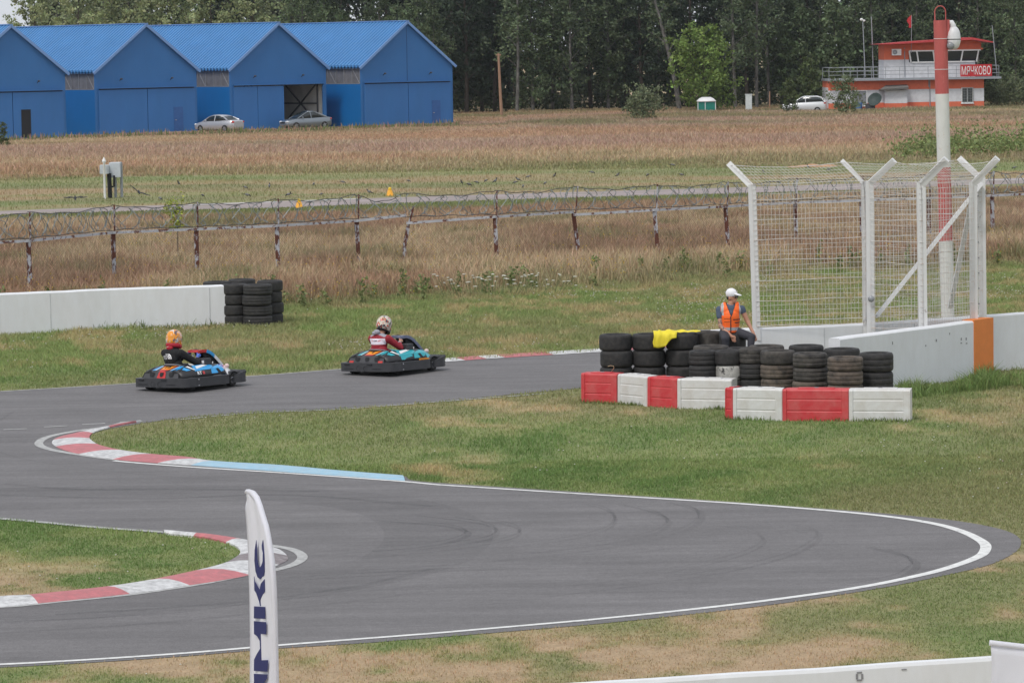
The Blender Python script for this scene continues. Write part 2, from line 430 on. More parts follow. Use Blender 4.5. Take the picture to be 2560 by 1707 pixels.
M_KR = mat('kerb_red', (.57, .175, .19), .75, var=.14, scale=5, col2=(.30, .15, .155), cover=.3, sharp=.5, bump=.3)
M_KW = mat('kerb_white', (.66, .66, .66), .75, var=.12, scale=5, col2=(.30, .295, .30), cover=.33, sharp=.35, bump=.3)
M_KB = mat('kerb_blue', (.30, .50, .63), .75, var=.1, scale=5, col2=(.40, .50, .56), cover=.3, sharp=.4)
M_KD = mat('kerb_rubbered', (.20, .17, .175), .7, var=.2, scale=5, col2=(.34, .32, .32), cover=.25, sharp=.3)
def kerb(name, outer, inner, cuts, cols, mats, label, h=.05):
    """outer/inner zoom-A polylines; cuts = x-index positions along the outer edge (points), cols per segment"""
    o = crom(gp(outer, ZA), 14); i = crom(gp(inner, ZA), 14)
    def par(c):
        d = np.r_[0, np.cumsum(np.linalg.norm(np.diff(c, axis=0), axis=1))]; return d / d[-1]
    T = np.linspace(0, 1, 260); po = par(o); pi_ = par(i)
    O = np.stack([np.interp(T, po, o[:, k]) for k in (0, 1)], 1)
    # pair every outer point with the nearest inner one, kept monotone
    Ic = np.stack([np.interp(np.linspace(0, 1, 600), pi_, i[:, k]) for k in (0, 1)], 1)
    idx = []; last = 0
    for q in O:
        d = np.linalg.norm(Ic[last:last + 60] - q, axis=1); last = last + int(np.argmin(d)); idx.append(last)
    idx = np.convolve(np.pad(np.array(idx, float), 6, mode='edge'), np.ones(13) / 13, 'valid')
    I = np.stack([np.interp(idx, np.arange(600), Ic[:, k]) for k in (0, 1)], 1)
    bt = []
    for c in cuts:
        q = np.array(gp([c], ZA)[0]); bt.append(int(np.argmin(np.linalg.norm(O - q, axis=1))))
    mb = MB(); n = len(O); K = 5; vs = []
    for k in range(K):
        t = k / (K - 1)
        for a, b in zip(O, I):
            p = a * (1 - t) + b * t; vs.append((p[0], p[1], .014 + h * math.sin(t * PI * .93)))
    o0 = len(mb.v); mb.v += vs
    for k in range(K - 1):
        for j in range(n - 1):
            seg = sum(1 for b in bt if j >= b)
            mb.f.append((o0 + k * n + j, o0 + k * n + j + 1, o0 + (k + 1) * n + j + 1, o0 + (k + 1) * n + j)); mb.m.append(cols[seg]); mb.sm.append(True)
    # skirts down to the ground
    for row in (0, K - 1):
        v0 = [vs[row * n + j] for j in range(n)]
        mb.add(v0 + [(a, b, -.01) for a, b, c in v0], [(j, j + 1, j + 1 + n, j + n) for j in range(n - 1)], 0)
        for j in range(n - 1): mb.m[-(n - 1) + j] = cols[sum(1 for b in bt if j >= b)]
    ob = mb.build(name, mats, norm=True)
    return tag(ob, label, 'kerb', 'painted kerbs on the corners')
kerb('painted_kerb', [(2165, 541), (1800, 513), (1400, 484), (1020, 457), (850, 446), (600, 425), (420, 397), (330, 372), (292, 352), (278, 335), (305, 311), (390, 288), (560, 258), (650, 240), (760, 225)],
     [(2150, 514), (1830, 489), (1500, 459), (1135, 436), (1000, 415), (900, 407), (760, 394), (640, 377), (540, 354), (505, 338), (478, 312), (500, 285), (590, 256), (670, 239), (760, 223)],
     [(1020, 457), (850, 446), (600, 425), (420, 397), (305, 358), (290, 322), (390, 288), (560, 256), (730, 230)], [2, 1, 0, 1, 0, 1, 0, 1, 0, 1], [M_KR, M_KW, M_KB],
     'red and white kerb with a long pale blue end round the far hairpin island', h=.03)
kerb('painted_kerb', [(-900, 1330), (-400, 1262), (0, 1217), (200, 1197), (690, 1146), (1010, 1100), (1330, 1046), (1500, 985), (1540, 958), (1500, 912), (1430, 888), (1310, 860), (1100, 838), (870, 818)],
     [(-900, 1290), (-400, 1215), (0, 1163), (130, 1158), (560, 1112), (840, 1068), (1175, 993), (1265, 950), (1285, 925), (1265, 897), (1215, 875), (1100, 848), (1000, 838), (870, 824)],
     [(-300, 1250), (200, 1197), (690, 1146), (1010, 1100), (1330, 1046), (1500, 990), (1530, 940), (1470, 900), (1330, 862), (1080, 835)], [0, 1, 0, 1, 0, 1, 3, 1, 1, 0, 1], [M_KR, M_KW, M_KB, M_KD],
     'red and white kerb round the near left island behind the banner flag', h=.05)
# flat kerb strip along the far edge of the back straight
fe = sm(gp([(1112, 906), (1190, 900), (1300, 893), (1500, 881), (1700, 867)]), 12); mb = MB(); nseg = len(fe)
a, b = ribbon(fe, .42, .014, 1, .05)
for i in range(nseg - 1):
    x = i / (nseg - 1); red = .16 < x < .30 or .40 < x < .60 or .8 < x
    mb.add([a[i], a[i + 1], b[i + 1], b[i]], [(0, 1, 2, 3)], 0 if red else 1)
tag(mb.build('painted_kerb', [M_KR, M_KW]), 'low red and white kerb strip along the far edge beyond the karts', 'kerb', 'painted kerbs on the corners')

# rubber marks (part of the track surface)
def alpha_mat(name, col, a, scale=2.):
    m = bpy.data.materials.new(name); m.use_nodes = True; nt = m.node_tree; N = nt.nodes; L = nt.links; b = N['Principled BSDF']
    b.inputs['Base Color'].default_value = (*col, 1); b.inputs['Roughness'].default_value = .75
    tc = N.new('ShaderNodeTexCoord'); n = N.new('ShaderNodeTexNoise'); n.inputs['Scale'].default_value = scale; n.inputs['Detail'].default_value = 5; L.new(tc.outputs['Object'], n.inputs['Vector'])
    r = N.new('ShaderNodeMapRange'); r.inputs['From Min'].default_value = .25; r.inputs['From Max'].default_value = .6; r.inputs['To Min'].default_value = 0; r.inputs['To Max'].default_value = a; L.new(n.outputs['Fac'], r.inputs['Value'])
    L.new(r.outputs[0], b.inputs['Alpha']); return m
M_SKID = alpha_mat('rubber_mark', (.045, .045, .048), .105, .25)
mb = MB()
skids = [[(0, 240), (90, 262), (150, 300), (155, 340), (100, 380), (-100, 430), (-500, 480)], [(180, 240), (350, 280), (435, 325), (430, 360), (350, 400), (100, 450), (-300, 500)], [(430, 230), (570, 265), (608, 300), (595, 335), (520, 380), (300, 440), (-100, 500), (-500, 540)],
         [(650, 345), (850, 375), (945, 420), (950, 450), (880, 495), (700, 550), (400, 610), (0, 665), (-500, 700)], [(1100, 345), (1220, 380), (1245, 420), (1200, 460), (1100, 510), (800, 590), (300, 670), (-200, 730)], [(1500, 470), (1700, 520), (1755, 560), (1740, 590), (1640, 640), (1300, 700), (700, 770)],
         [(-700, 310), (-420, 350), (-350, 390), (-420, 430), (-700, 480), (-1200, 530)], [(-900, 300), (-560, 345), (-480, 385), (-540, 430), (-900, 480)], [(-1100, 330), (-750, 360), (-640, 400), (-800, 455), (-1300, 500), (-2200, 560)],
         [(-1800, 640), (-1000, 600), (-400, 560), (100, 520), (500, 470)], [(-2400, 690), (-1600, 650), (-900, 610), (-300, 580)]]
for k, s in enumerate(skids):
    q = [tuple(x) for x in crom(gp(s, ZC), 10)]
    add_ribbon(mb, q, .05 + .03 * (k % 3), .0095, 1)
    q2 = [(x + .0, y + .32) for x, y in q]; add_ribbon(mb, q2[6:-4], .045, .0096, 1)
skA = [[(0, 120), (700, 105), (1400, 75), (2300, 30)], [(0, 150), (900, 130), (2000, 70)], [(0, 620), (800, 640), (1500, 620), (2300, 680)], [(0, 1300), (900, 1250), (1500, 1180), (2300, 1100)], [(0, 1360), (900, 1300), (1800, 1200), (2340, 1130)], [(0, 560), (400, 590), (1000, 590), (1700, 600)],
       [(60, 170), (-60, 260), (-60, 360), (200, 440), (900, 520), (1800, 570)], [(300, 1260), (1200, 1200), (1900, 1110), (2340, 1010)]]
for k, s in enumerate(skA):
    q = [tuple(x) for x in crom(gp(s, ZA), 10)]
    add_ribbon(mb, q, .07 + .05 * (k % 3), .0094 + .0001 * k, 1)
sk = mb.build('rubber_marks', M_SKID, parent=track)
# broad darker racing line
mb = MB()
for k, (s, w) in enumerate([([(-900, 330), (0, 300), (1000, 290), (1700, 350), (1950, 480), (1800, 640), (1300, 760), (600, 840), (0, 890), (-900, 940)], 1.5)]):
    q = [tuple(x) for x in crom(gp([(x * 1.0 + 100, 640 + (y - 300) * .95) for x, y in s], ZA), 12)]
    add_ribbon(mb, q, w, .0088, 1)
M_RL = alpha_mat('racing_line', (.05, .05, .055), .09, .5)
mb.build('racing_line', M_RL, parent=track)

# ---- zone limits (as distance Y for every X)
def yline(pts):
    g = sorted([(G(*p).x, G(*p).y) for p in pts]); xs = [a for a, b in g]; ys = [b for a, b in g]
    sl = (ys[-1] - ys[0]) / (xs[-1] - xs[0])
    def f(X):
        r = np.interp(X, xs, ys); return r + np.where(X < xs[0], (X - xs[0]) * sl, 0) + np.where(X > xs[-1], (X - xs[-1]) * sl, 0)
    return f
y_verge = yline([(0, 790), (700, 775), (1000, 752), (1400, 722), (1700, 705), (2000, 682), (2560, 668)])
y_strip0 = yline([(0, 538), (640, 522), (1350, 498), (1900, 484), (2560, 459)])
y_strip1 = yline([(0, 528), (700, 503), (1350, 483), (1880, 468), (2560, 445)])
y_field = yline([(0, 455), (760, 443), (1280, 424), (2000, 408), (2560, 400)])
y_green = yline([(0, 562), (760, 545), (1400, 522), (2000, 500), (2560, 480)])
y_fend = yline([(0, 345), (600, 330), (1130, 306), (1200, 300)])
GREEN = np.array((.215, .272, .098)); LUSH = np.array((.150, .228, .072)); DRY = np.array((.50, .375, .215)); SAND = np.array((.56, .40, .26)); RUST = np.array((.35, .235, .155)); STRAW = np.array((.48, .37, .24)); OLIVE = np.array((.235, .245, .110))
def mixc(a, b, t): t = np.asarray(t)[..., None]; return a * (1 - t) + b * t
def ground_color(X, Y, blade=False):
    """colour of the ground and of what grows on it; patches are the plants' own colours"""
    n1 = fbm(X, Y * .6, 3.0, 1); n2 = fbm(X, Y * .7, .9, 2); n3 = fbm(X, Y * .5, 9., 3)
    # kept grass around the track
    dry = sstep(.54, .76, .55 * n1 + .45 * n2 + .12 * sstep(48, 40, Y) + .05 * sstep(6, 14, X) * (Y < 58))
    c = mixc(mixc(LUSH, GREEN, sstep(.35, .6, n2)), OLIVE, sstep(.42, .62, n3))
    c = mixc(c, DRY, dry * .8)
    # bare sandy shoulder by the lower track edge
    sand = sstep(.50, .60, n2 * .5 + n1 * .5) * sstep(47.5, 45.5, Y + .0 * X)
    c = mixc(c, SAND * .8, sand * .75)
    # verge behind the track
    v = sstep(74, 79, Y); cv = mixc(mixc(GREEN * 1.05, OLIVE * 1.1, sstep(.35, .65, n1)), DRY * .95, sstep(.46, .68, n2) * .6); c = mixc(c, cv, v)
    # tall dry meadow
    yv = y_verge(X); t = sstep(-1.5, 2.5, Y - yv + (n2 - .5) * 6)
    st = sstep(.42, .62, fbm(X, Y * .5, 5., 9)); cm = mixc(mixc(RUST * 1.18, STRAW * 1.1, st), OLIVE * .9, sstep(.56, .74, fbm(X, Y, 2.2, 12)) * .75)
    cm = mixc(cm, OLIVE * .95, sstep(yv + 5, yv, Y) * .6)
    c = mixc(c, cm, t)
    yg = y_green(X); y0 = y_strip0(X); g = sstep(-3, 2, Y - yg + (n1 - .5) * 5)
    c = mixc(c, mixc(OLIVE * .95, LUSH * 1.15, .5), g * .85)
    # mown airfield
    y1 = y_strip1(X); cf = mixc(mixc(OLIVE * .95, DRY * .78, sstep(.36, .6, fbm(X * .35, Y, 7., 21))), LUSH * 1.2, sstep(.58, .75, fbm(X * .3, Y, 9., 22)) * .6)
    c = mixc(c, cf, (Y > y1) * 1.)
    yf = y_field(X); n5 = fbm(X * .4, Y, 14., 31)
    fg = sstep(-14, 0, Y - yf + (n5 - .5) * 22) * sstep(20, 5, Y - yf - (n5 - .5) * 24); c = mixc(c, LUSH * 1.35, fg * .5)
    tf = sstep(-2, 3, Y - yf + (n5 - .5) * 26)
    far = mixc(mixc(RUST * 1.4, STRAW * 1.08, sstep(.35, .65, fbm(X * .25, Y, 12., 33))), np.array((.46, .335, .275)), sstep(.45, .65, fbm(X * .25, Y, 22., 35)) * .6)
    far = mixc(far, OLIVE, sstep(.58, .75, fbm(X * .5, Y, 10., 36)) * .35 + .55 * sstep(18, 0, Y - yf - (n5 - .5) * 20))
    c = mixc(c, far, tf)
    tb = sstep(285, 305, Y) * .7; c = mixc(c, OLIVE * .9, tb * sstep(.35, .6, fbm(X, Y, 10., 41)))
    return c

# ---- the one ground sheet
xs = np.concatenate([-np.geomspace(3000, 33, 26), np.arange(-32, 32.01, .25), np.geomspace(33, 3000, 26)])
ys = np.concatenate([[-400, -50, 0, 15], np.arange(25, 110, .25), np.arange(110, 210, 1.), np.arange(210, 420, 3.), np.geomspace(425, 5500, 24)])
XX, YY = np.meshgrid(xs, ys); nx, ny = len(xs), len(ys)
ASP = inpoly(XX, YY, ASPH)
ZZ = np.where((YY > 25) & (YY < 420), (fbm(XX, YY, 6., 51) - .5) * .0, 0)
V = np.stack([XX, YY, ZZ], -1).reshape(-1, 3)
i, j = np.meshgrid(np.arange(nx - 1), np.arange(ny - 1)); a = (j * nx + i).ravel()
F = np.stack([a, a + 1, a + 1 + nx, a + nx], 1)
gc = ground_color(XX.ravel(), YY.ravel()) * .8
gc = gc * .92 + SAND * .10
M_GROUND = attr_mat('soil_and_thatch', .95, 25., .30, bump=.6, n2scale=3., n2var=.18)
ground = np_mesh('ground', V, np.full(len(F), 4), F.ravel(), M_GROUND, gc)
tag(ground, kind='structure')
# taxiway strip across the airfield
mb = MB(); X = np.linspace(-90, 90, 61); A = y_strip0(X); B = y_strip1(X)
mb.add([(x, y, .006) for x, y in zip(X, A)] + [(x, y, .006) for x, y in zip(X, B)], [(k, k + 1, k + 62, k + 61) for k in range(60)])
M_TAXI = mat('old_concrete', (.33, .275, .27), .9, var=.18, scale=.8, stretch=(.3, 1, 1), col2=(.16, .15, .08), cover=.22, sharp=.3)
tag(mb.build('taxiway', M_TAXI), kind='structure')
mb = MB()
for p, q in (((750, 503.5), (905, 497.5)), ((470, 513.5), (690, 506)), ((2440, 452), (2700, 446))):
    a = G(*p); b = G(*q); mb.add([(a.x, a.y, .012), (b.x, b.y, .012), (b.x, b.y + .45, .012), (a.x, a.y + .45, .012)], [(0, 1, 2, 3)])
tag(mb.build('taxiway_line', M_LINE), kind='structure')

# ---------------------------------------------------------------- blades
M_BLADE = attr_mat('grass_blades', .7, 1., 0., spec=.25, transl=.25)
DISTURB = []
def scatter(n, y0, y1, extra=3., power=1.):
    """n points spread evenly over the part of the ground a wide view covers between y0 and y1"""
    u = RNG.random(n); Y = np.sqrt(y0 * y0 + u * (y1 * y1 - y0 * y0)); X = (RNG.random(n) * 2 - 1) * (.1435 * Y + extra)
    return X, Y
def blades(name, X, Y, H, W, C, lean=.35, kind='stuff', head=0., z0=0., cat=None, parent=None):
    n = len(X); an = RNG.random(n) * 2 * PI; fa = RNG.random(n) * 2 * PI; ln = RNG.random(n) * lean * H
    dx = np.cos(an) * ln; dy = np.sin(an) * ln; sx = np.cos(fa) * W / 2; sy = np.sin(fa) * W / 2
    V = np.empty((n, 5, 3)); z0 = np.zeros(n) + z0
    V[:, 0] = np.stack([X - sx, Y - sy, z0 - .01], 1); V[:, 1] = np.stack([X + sx, Y + sy, z0 - .01], 1)
    k = .62 if head else .5; hw = (1 + head) * .8
    V[:, 2] = np.stack([X + dx * k * k + sx * hw, Y + dy * k * k + sy * hw, z0 + H * k], 1); V[:, 3] = np.stack([X + dx * k * k - sx * hw, Y + dy * k * k - sy * hw, z0 + H * k], 1)
    V[:, 4] = np.stack([X + dx, Y + dy, z0 + H], 1)
    b = (np.arange(n) * 5)[:, None]
    L = np.concatenate([b + np.array([0, 1, 2, 3]), b + np.array([3, 2, 4])], 1).ravel()
    fl = np.tile([4, 3], n)
    o = np_mesh(name, V.reshape(-1, 3), fl, L, M_BLADE, np.repeat(C, 5, 0), parent)
    if kind: tag(o, kind=kind)
    if cat: o['category'] = cat
    return o
def jitter(C, a=.22):
    return np.clip(C * (1 + (RNG.random((len(C), 1)) - .5) * 2 * a) * (1 + (RNG.random((len(C), 3)) - .5) * .16), .004, 1)
def keep_off(X, Y, m=.0):
    A = inpoly(X, Y, ASPH)
    return ~A
# short grass by the track
X, Y = scatter(1100000, 34, 114, 6.); _x, _y = scatter(360000, 34, 58, 4.); X = np.r_[X, _x]; Y = np.r_[Y, _y]
k = keep_off(X, Y) & (Y < y_verge(X) + 3)
e = inpoly(X, Y + .16, ASPH) | inpoly(X, Y - .16, ASPH) | inpoly(X + .2, Y, ASPH) | inpoly(X - .2, Y, ASPH)
n1 = fbm(X, Y * .6, 3.0, 1); n2 = fbm(X, Y * .7, .9, 2)
bare = sstep(.52, .62, n2 * .5 + n1 * .5) * np.where(Y < 47, 1, .45)
k &= RNG.random(len(X)) > bare * .68
k &= ~(e & (RNG.random(len(X)) < .35))
X, Y = X[k], Y[k]; n = len(X); tuft = fbm(X, Y, .45, 5, 2); big = fbm(X, Y, 2.5, 6)
H = (.022 + .05 * tuft + .035 * sstep(.6, .8, big)) * (1 + sstep(72, 80, Y) * (.35 + .9 * tuft)); H *= .6 + .8 * RNG.random(n)
H = np.where((Y > 46) & (Y < 72) & (X > 7.7) & (X < 20) & (Y > 55), H * 1.25, H)
C = ground_color(X, Y) * (1.0 + .30 * tuft)[:, None]; C = jitter(C, .20)
H *= .50 + .50 * sstep(44, 58, Y)
blades('short_grass', X, Y, H, .005 + Y * .00014 + 0 * X, C, 1.3)
# tall dry meadow around the rusty fence
X, Y = scatter(470000, 88, 162, 8.)
t = Y - y_verge(X) + (fbm(X, Y * .7, .9, 2) - .5) * 7
k = (t > -.5) & (Y < y_strip0(X) - .4); X, Y, t = X[k], Y[k], t[k]; n = len(X)
gz = sstep(-3, 2, Y - y_green(X)); big = fbm(X, Y * .6, 3.5, 61)
H = (.14 + .42 * sstep(0, 4, t)) * (.55 + .75 * big) * (1 - .78 * gz) * (.6 + .7 * RNG.random(n)) * (1 - .25 * sstep(118, 135, Y))
C = jitter(ground_color(X, Y), .34)
blades('dry_meadow_grass', X, Y, H, .006 + Y * .00012 * (.6 + .7 * RNG.random(n)), C, .8, head=.7)
# the mown airfield and the field beyond it
X, Y = scatter(90000, 150, 235, 8.)
k = (Y > y_strip1(X) + .3) & (Y < y_field(X) + 6); X, Y = X[k], Y[k]; n = len(X)
H = (.05 + .10 * fbm(X, Y, 2.5, 71)) * (.6 + .8 * RNG.random(n))
blades('mown_airfield_grass', X, Y, H, .03 + 0 * X, jitter(ground_color(X, Y), .2), .8)
X, Y = scatter(480000, 185, 372, 10.)
n5 = fbm(X * .4, Y, 14., 31); t = Y - y_field(X) + (n5 - .5) * 26
HL = [(-36.5, 286), (-34, 296), (-26, 303), (-23.5, 306), (-15.5, 312), (-13, 316), (-5, 323), (-4, 325), (-6, 345), (-30, 420), (-90, 420), (-90, 250)]
k = (t > 0) & ~inpoly(X, Y, HL); X, Y, t = X[k], Y[k], t[k]; n = len(X)
H = (.14 + .30 * sstep(0, 12, t)) * (.5 + .9 * fbm(X, Y, 5., 81)) * (.6 + .7 * RNG.random(n)) * (1 - .62 * sstep(245, 280, Y) * (X < 0) - .2 * sstep(270, 300, Y) * (X >= 0))
C = jitter(ground_color(X, Y), .30)
blades('far_field_grass', X, Y, H, .02 + Y * .00012 + 0 * X, C, 1.0, head=.5)
# ================================================================ hangars, cars, control tower
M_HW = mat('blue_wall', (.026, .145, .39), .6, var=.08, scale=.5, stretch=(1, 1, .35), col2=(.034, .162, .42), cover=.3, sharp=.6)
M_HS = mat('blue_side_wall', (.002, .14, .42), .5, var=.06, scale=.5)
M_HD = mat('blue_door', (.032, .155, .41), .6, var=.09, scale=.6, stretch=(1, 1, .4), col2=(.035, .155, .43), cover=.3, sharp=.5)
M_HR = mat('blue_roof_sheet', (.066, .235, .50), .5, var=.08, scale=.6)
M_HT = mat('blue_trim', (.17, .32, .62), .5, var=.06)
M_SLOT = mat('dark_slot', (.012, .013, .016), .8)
M_GREYP = mat('grey_polycarbonate', (.16, .16, .175), .5, var=.25, scale=1.5)
M_STEEL = mat('grey_steel', (.30, .31, .33), .45, .3, var=.12)
M_INT = mat('hangar_inside', (.62, .60, .57), .8, var=.15, scale=.8)
M_RUB = mat('rubber', (.014, .014, .015), .75, var=.3, scale=12, col2=(.045, .040, .036), cover=.3, sharp=.4)
M_GLASS = mat('tinted_glass', (.02, .028, .03), .08, spec=.8, var=.02)
M_ALLOY = mat('alloy', (.45, .45, .47), .35, .7)
M_LAMPC = mat('clear_lamp', (.7, .72, .75), .12, spec=.8)
M_LAMPR = mat('red_lamp', (.55, .03, .02), .2, spec=.7)
HA = math.radians(40); HW = 10.25; HL_ = 23.0; EV = 5.25; RZ = 9.0
UX = Vector((math.cos(HA), math.sin(HA), 0)); UY = Vector((-math.sin(HA), math.cos(HA), 0)); UZ = Vector((0, 0, 1))
def hangar(px, py, label, door=0, first=False, width=HW):
    g = G(px, py); W = width
    t = thing('hangar', label, 'hangar', g, HA, 'blue gabled hangars in a staggered row')
    m = MB(); T = .14
    # gable wall with its door opening (local: x along the front, y back)
    ox0, ox1, oz = .35, W - .35, 3.82
    m.prism([(0, 0, 0), (ox0, 0, 0), (ox0, 0, oz), (ox1, 0, oz), (ox1, 0, 0), (W, 0, 0), (W, 0, EV), (W / 2, 0, RZ), (0, 0, EV)], (0, T, 0))
    m.build('front_wall', M_HW, t)
    m = MB()
    m.prism([(0, HL_, 0), (W, HL_, 0), (W, HL_, EV), (W / 2, HL_, RZ), (0, HL_, EV)], (0, -T, 0)); m.build('rear_wall', M_HW, t)
    if door == 0 and not first and px > 500: q = MB(); q.box((W / 2, -.012, 6.3), (.05, .02, 4.9)); q.build('wall_seam', mat('seam_blue', (.02, .09, .25), .6), t)
    # left wall: solid blue below, grey strip of windows above
    m = MB(); m.box((T / 2, HL_ / 2, 1.86), (T, HL_ - 2 * T - .01, 3.72)); m.box((T / 2 + .02, HL_ / 2, 5.15), (T, HL_ - 2 * T - .01, .12)); m.build('side_wall', M_HS, t)
    s = MB(); s.box((T / 2 + .03, HL_ / 2, 4.4), (.06, HL_ - 2 * T - .02, 1.34)); so = s.build('window_strip', M_GREYP, t)
    f = MB(); y = .2; f.box((T / 2 - .02, HL_ / 2, 5.08), (.09, HL_ - .5, .06)); f.box((T / 2 - .02, HL_ / 2, 3.76), (.09, HL_ - .5, .06))
    while y < HL_ - .4:
        f.box((T / 2 - .02, y, 4.42), (.07, .06, 1.34)); y += 1.15
    for k in range(0, 18, 3): f.bar((T / 2 - .02, .3 + k * 1.15, 3.8), (T / 2 - .02, 1.3 + k * 1.15, 5.05), .06)
    f.build('strip_frame', M_STEEL, so)
    m = MB(); m.box((W - T / 2, HL_ / 2, EV / 2), (T, HL_ - 2 * T - .01, EV)); m.build('side_wall', M_HS, t)
    # roof of corrugated sheets
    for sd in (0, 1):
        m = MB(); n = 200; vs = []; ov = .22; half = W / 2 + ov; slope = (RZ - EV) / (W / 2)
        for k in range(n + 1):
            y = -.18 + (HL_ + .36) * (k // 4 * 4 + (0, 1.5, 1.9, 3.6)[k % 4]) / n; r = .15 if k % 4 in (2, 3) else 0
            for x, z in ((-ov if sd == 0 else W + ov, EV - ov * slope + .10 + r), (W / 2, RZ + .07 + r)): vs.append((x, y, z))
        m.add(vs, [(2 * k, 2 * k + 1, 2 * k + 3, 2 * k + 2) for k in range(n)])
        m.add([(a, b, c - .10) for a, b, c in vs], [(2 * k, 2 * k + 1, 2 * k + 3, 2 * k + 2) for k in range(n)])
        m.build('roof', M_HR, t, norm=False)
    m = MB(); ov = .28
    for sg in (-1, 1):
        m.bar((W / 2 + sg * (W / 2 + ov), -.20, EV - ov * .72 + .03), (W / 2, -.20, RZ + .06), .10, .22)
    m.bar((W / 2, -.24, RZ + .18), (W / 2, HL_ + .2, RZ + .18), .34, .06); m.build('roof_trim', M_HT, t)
    # sliding doors on an outer rail
    r = MB(); r.box((W / 2, -.16, 3.86), (W - .5, .12, .10)); r.box((W / 2, -.10, 3.76), (W - .7, .05, .07), 1); r.build('door_rail', [M_HD, M_SLOT], t)
    spans = [(ox0 - .08, W / 2 - .03), (W / 2 + .03, ox1 + .08)] if door == 0 else [(ox0 - .08, W * .27), (W * .27 + .05, W * .545)]
    for k, (a, b) in enumerate(spans):
        d = MB(); d.box(((a + b) / 2, -.07, 1.87), (b - a, .08, 3.68)); do = d.build('sliding_door', M_HD, t)
        if k == 1 and door == 0 and not first:
            q = MB(); q.box((b - 1.75, -.125, 1.15), (.95, .02, 2.0)); wo = q.build('wicket_door', mat('blue_wicket', (.028, .11, .33), .5), do)
            q = MB(); q.tube([(b - 2.1, -.15, 1.05), (b - 2.1, -.2, 1.05), (b - 2.0, -.2, 1.05)], .03, 5); q.build('door_handle', M_ALLOY, do)
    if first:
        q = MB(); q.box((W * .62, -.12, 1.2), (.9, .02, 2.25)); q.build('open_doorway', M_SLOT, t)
    # small lamps over the doors
    for x in (W * .24, W * .74):
        q = MB(); q.tube([(x, 0, 4.45), (x - .1, -.38, 4.62)], .035, 5); q.ell((x - .13, -.44, 4.6), (.11, .15, .08)); q.build('wall_lamp', mat('dark_lamp', (.05, .06, .08), .5), t)
    if door:
        q = MB()
        q.box((W - .5, 6.2, 2.4), (.15, .15, 4.8)); q.build('inner_column', M_STEEL, t)
    q = MB(); q.box((W / 2, HL_ / 2, .03), (W - .4, HL_ - .4, .05)); q.build('slab_floor', M_INT, t)
    return t
h1 = hangar(-105, 352, 'blue corrugated hangar cut off by the left edge, with a dark open doorway', 0, True)
h2 = hangar(241, 338, 'blue corrugated hangar second from the left, closed sliding doors and black weeds at its foot')
h2['label'] = 'blue corrugated hangar with closed doors behind the rear of the silver sedan'
h3 = hangar(578, 327, 'blue corrugated hangar with its sliding door open behind the parked grey car', 1)
h4 = hangar(905, 318, 'rightmost blue corrugated hangar, doors closed, standing against the dark trees')
# inside of the open hangar: cross-braced inner wall just behind the door opening
q = MB(); wx = HW - .14 - .05
q.box((wx, 8.2, 2.4), (.08, 15.6, 4.7)); o = q.build('inner_wall', M_INT, h3)
q = MB(); wx -= .09
for k in range(3):
    y0 = .9 + k * 5.2; y1 = y0 + 4.9
    for a, b in (((y0, 3.9), (y1, .3)), ((y0, .3), (y1, 3.9)), ((y0, 0), (y0, 4.4)), ((y0, 2.1), (y1, 2.1))):
        q.bar((wx, a[0], a[1]), (wx, b[0], b[1]), .10, .16, up=(1, 0, 0))
q.build('cross_brace', mat('dark_brace', (.06, .06, .07), .6), o)

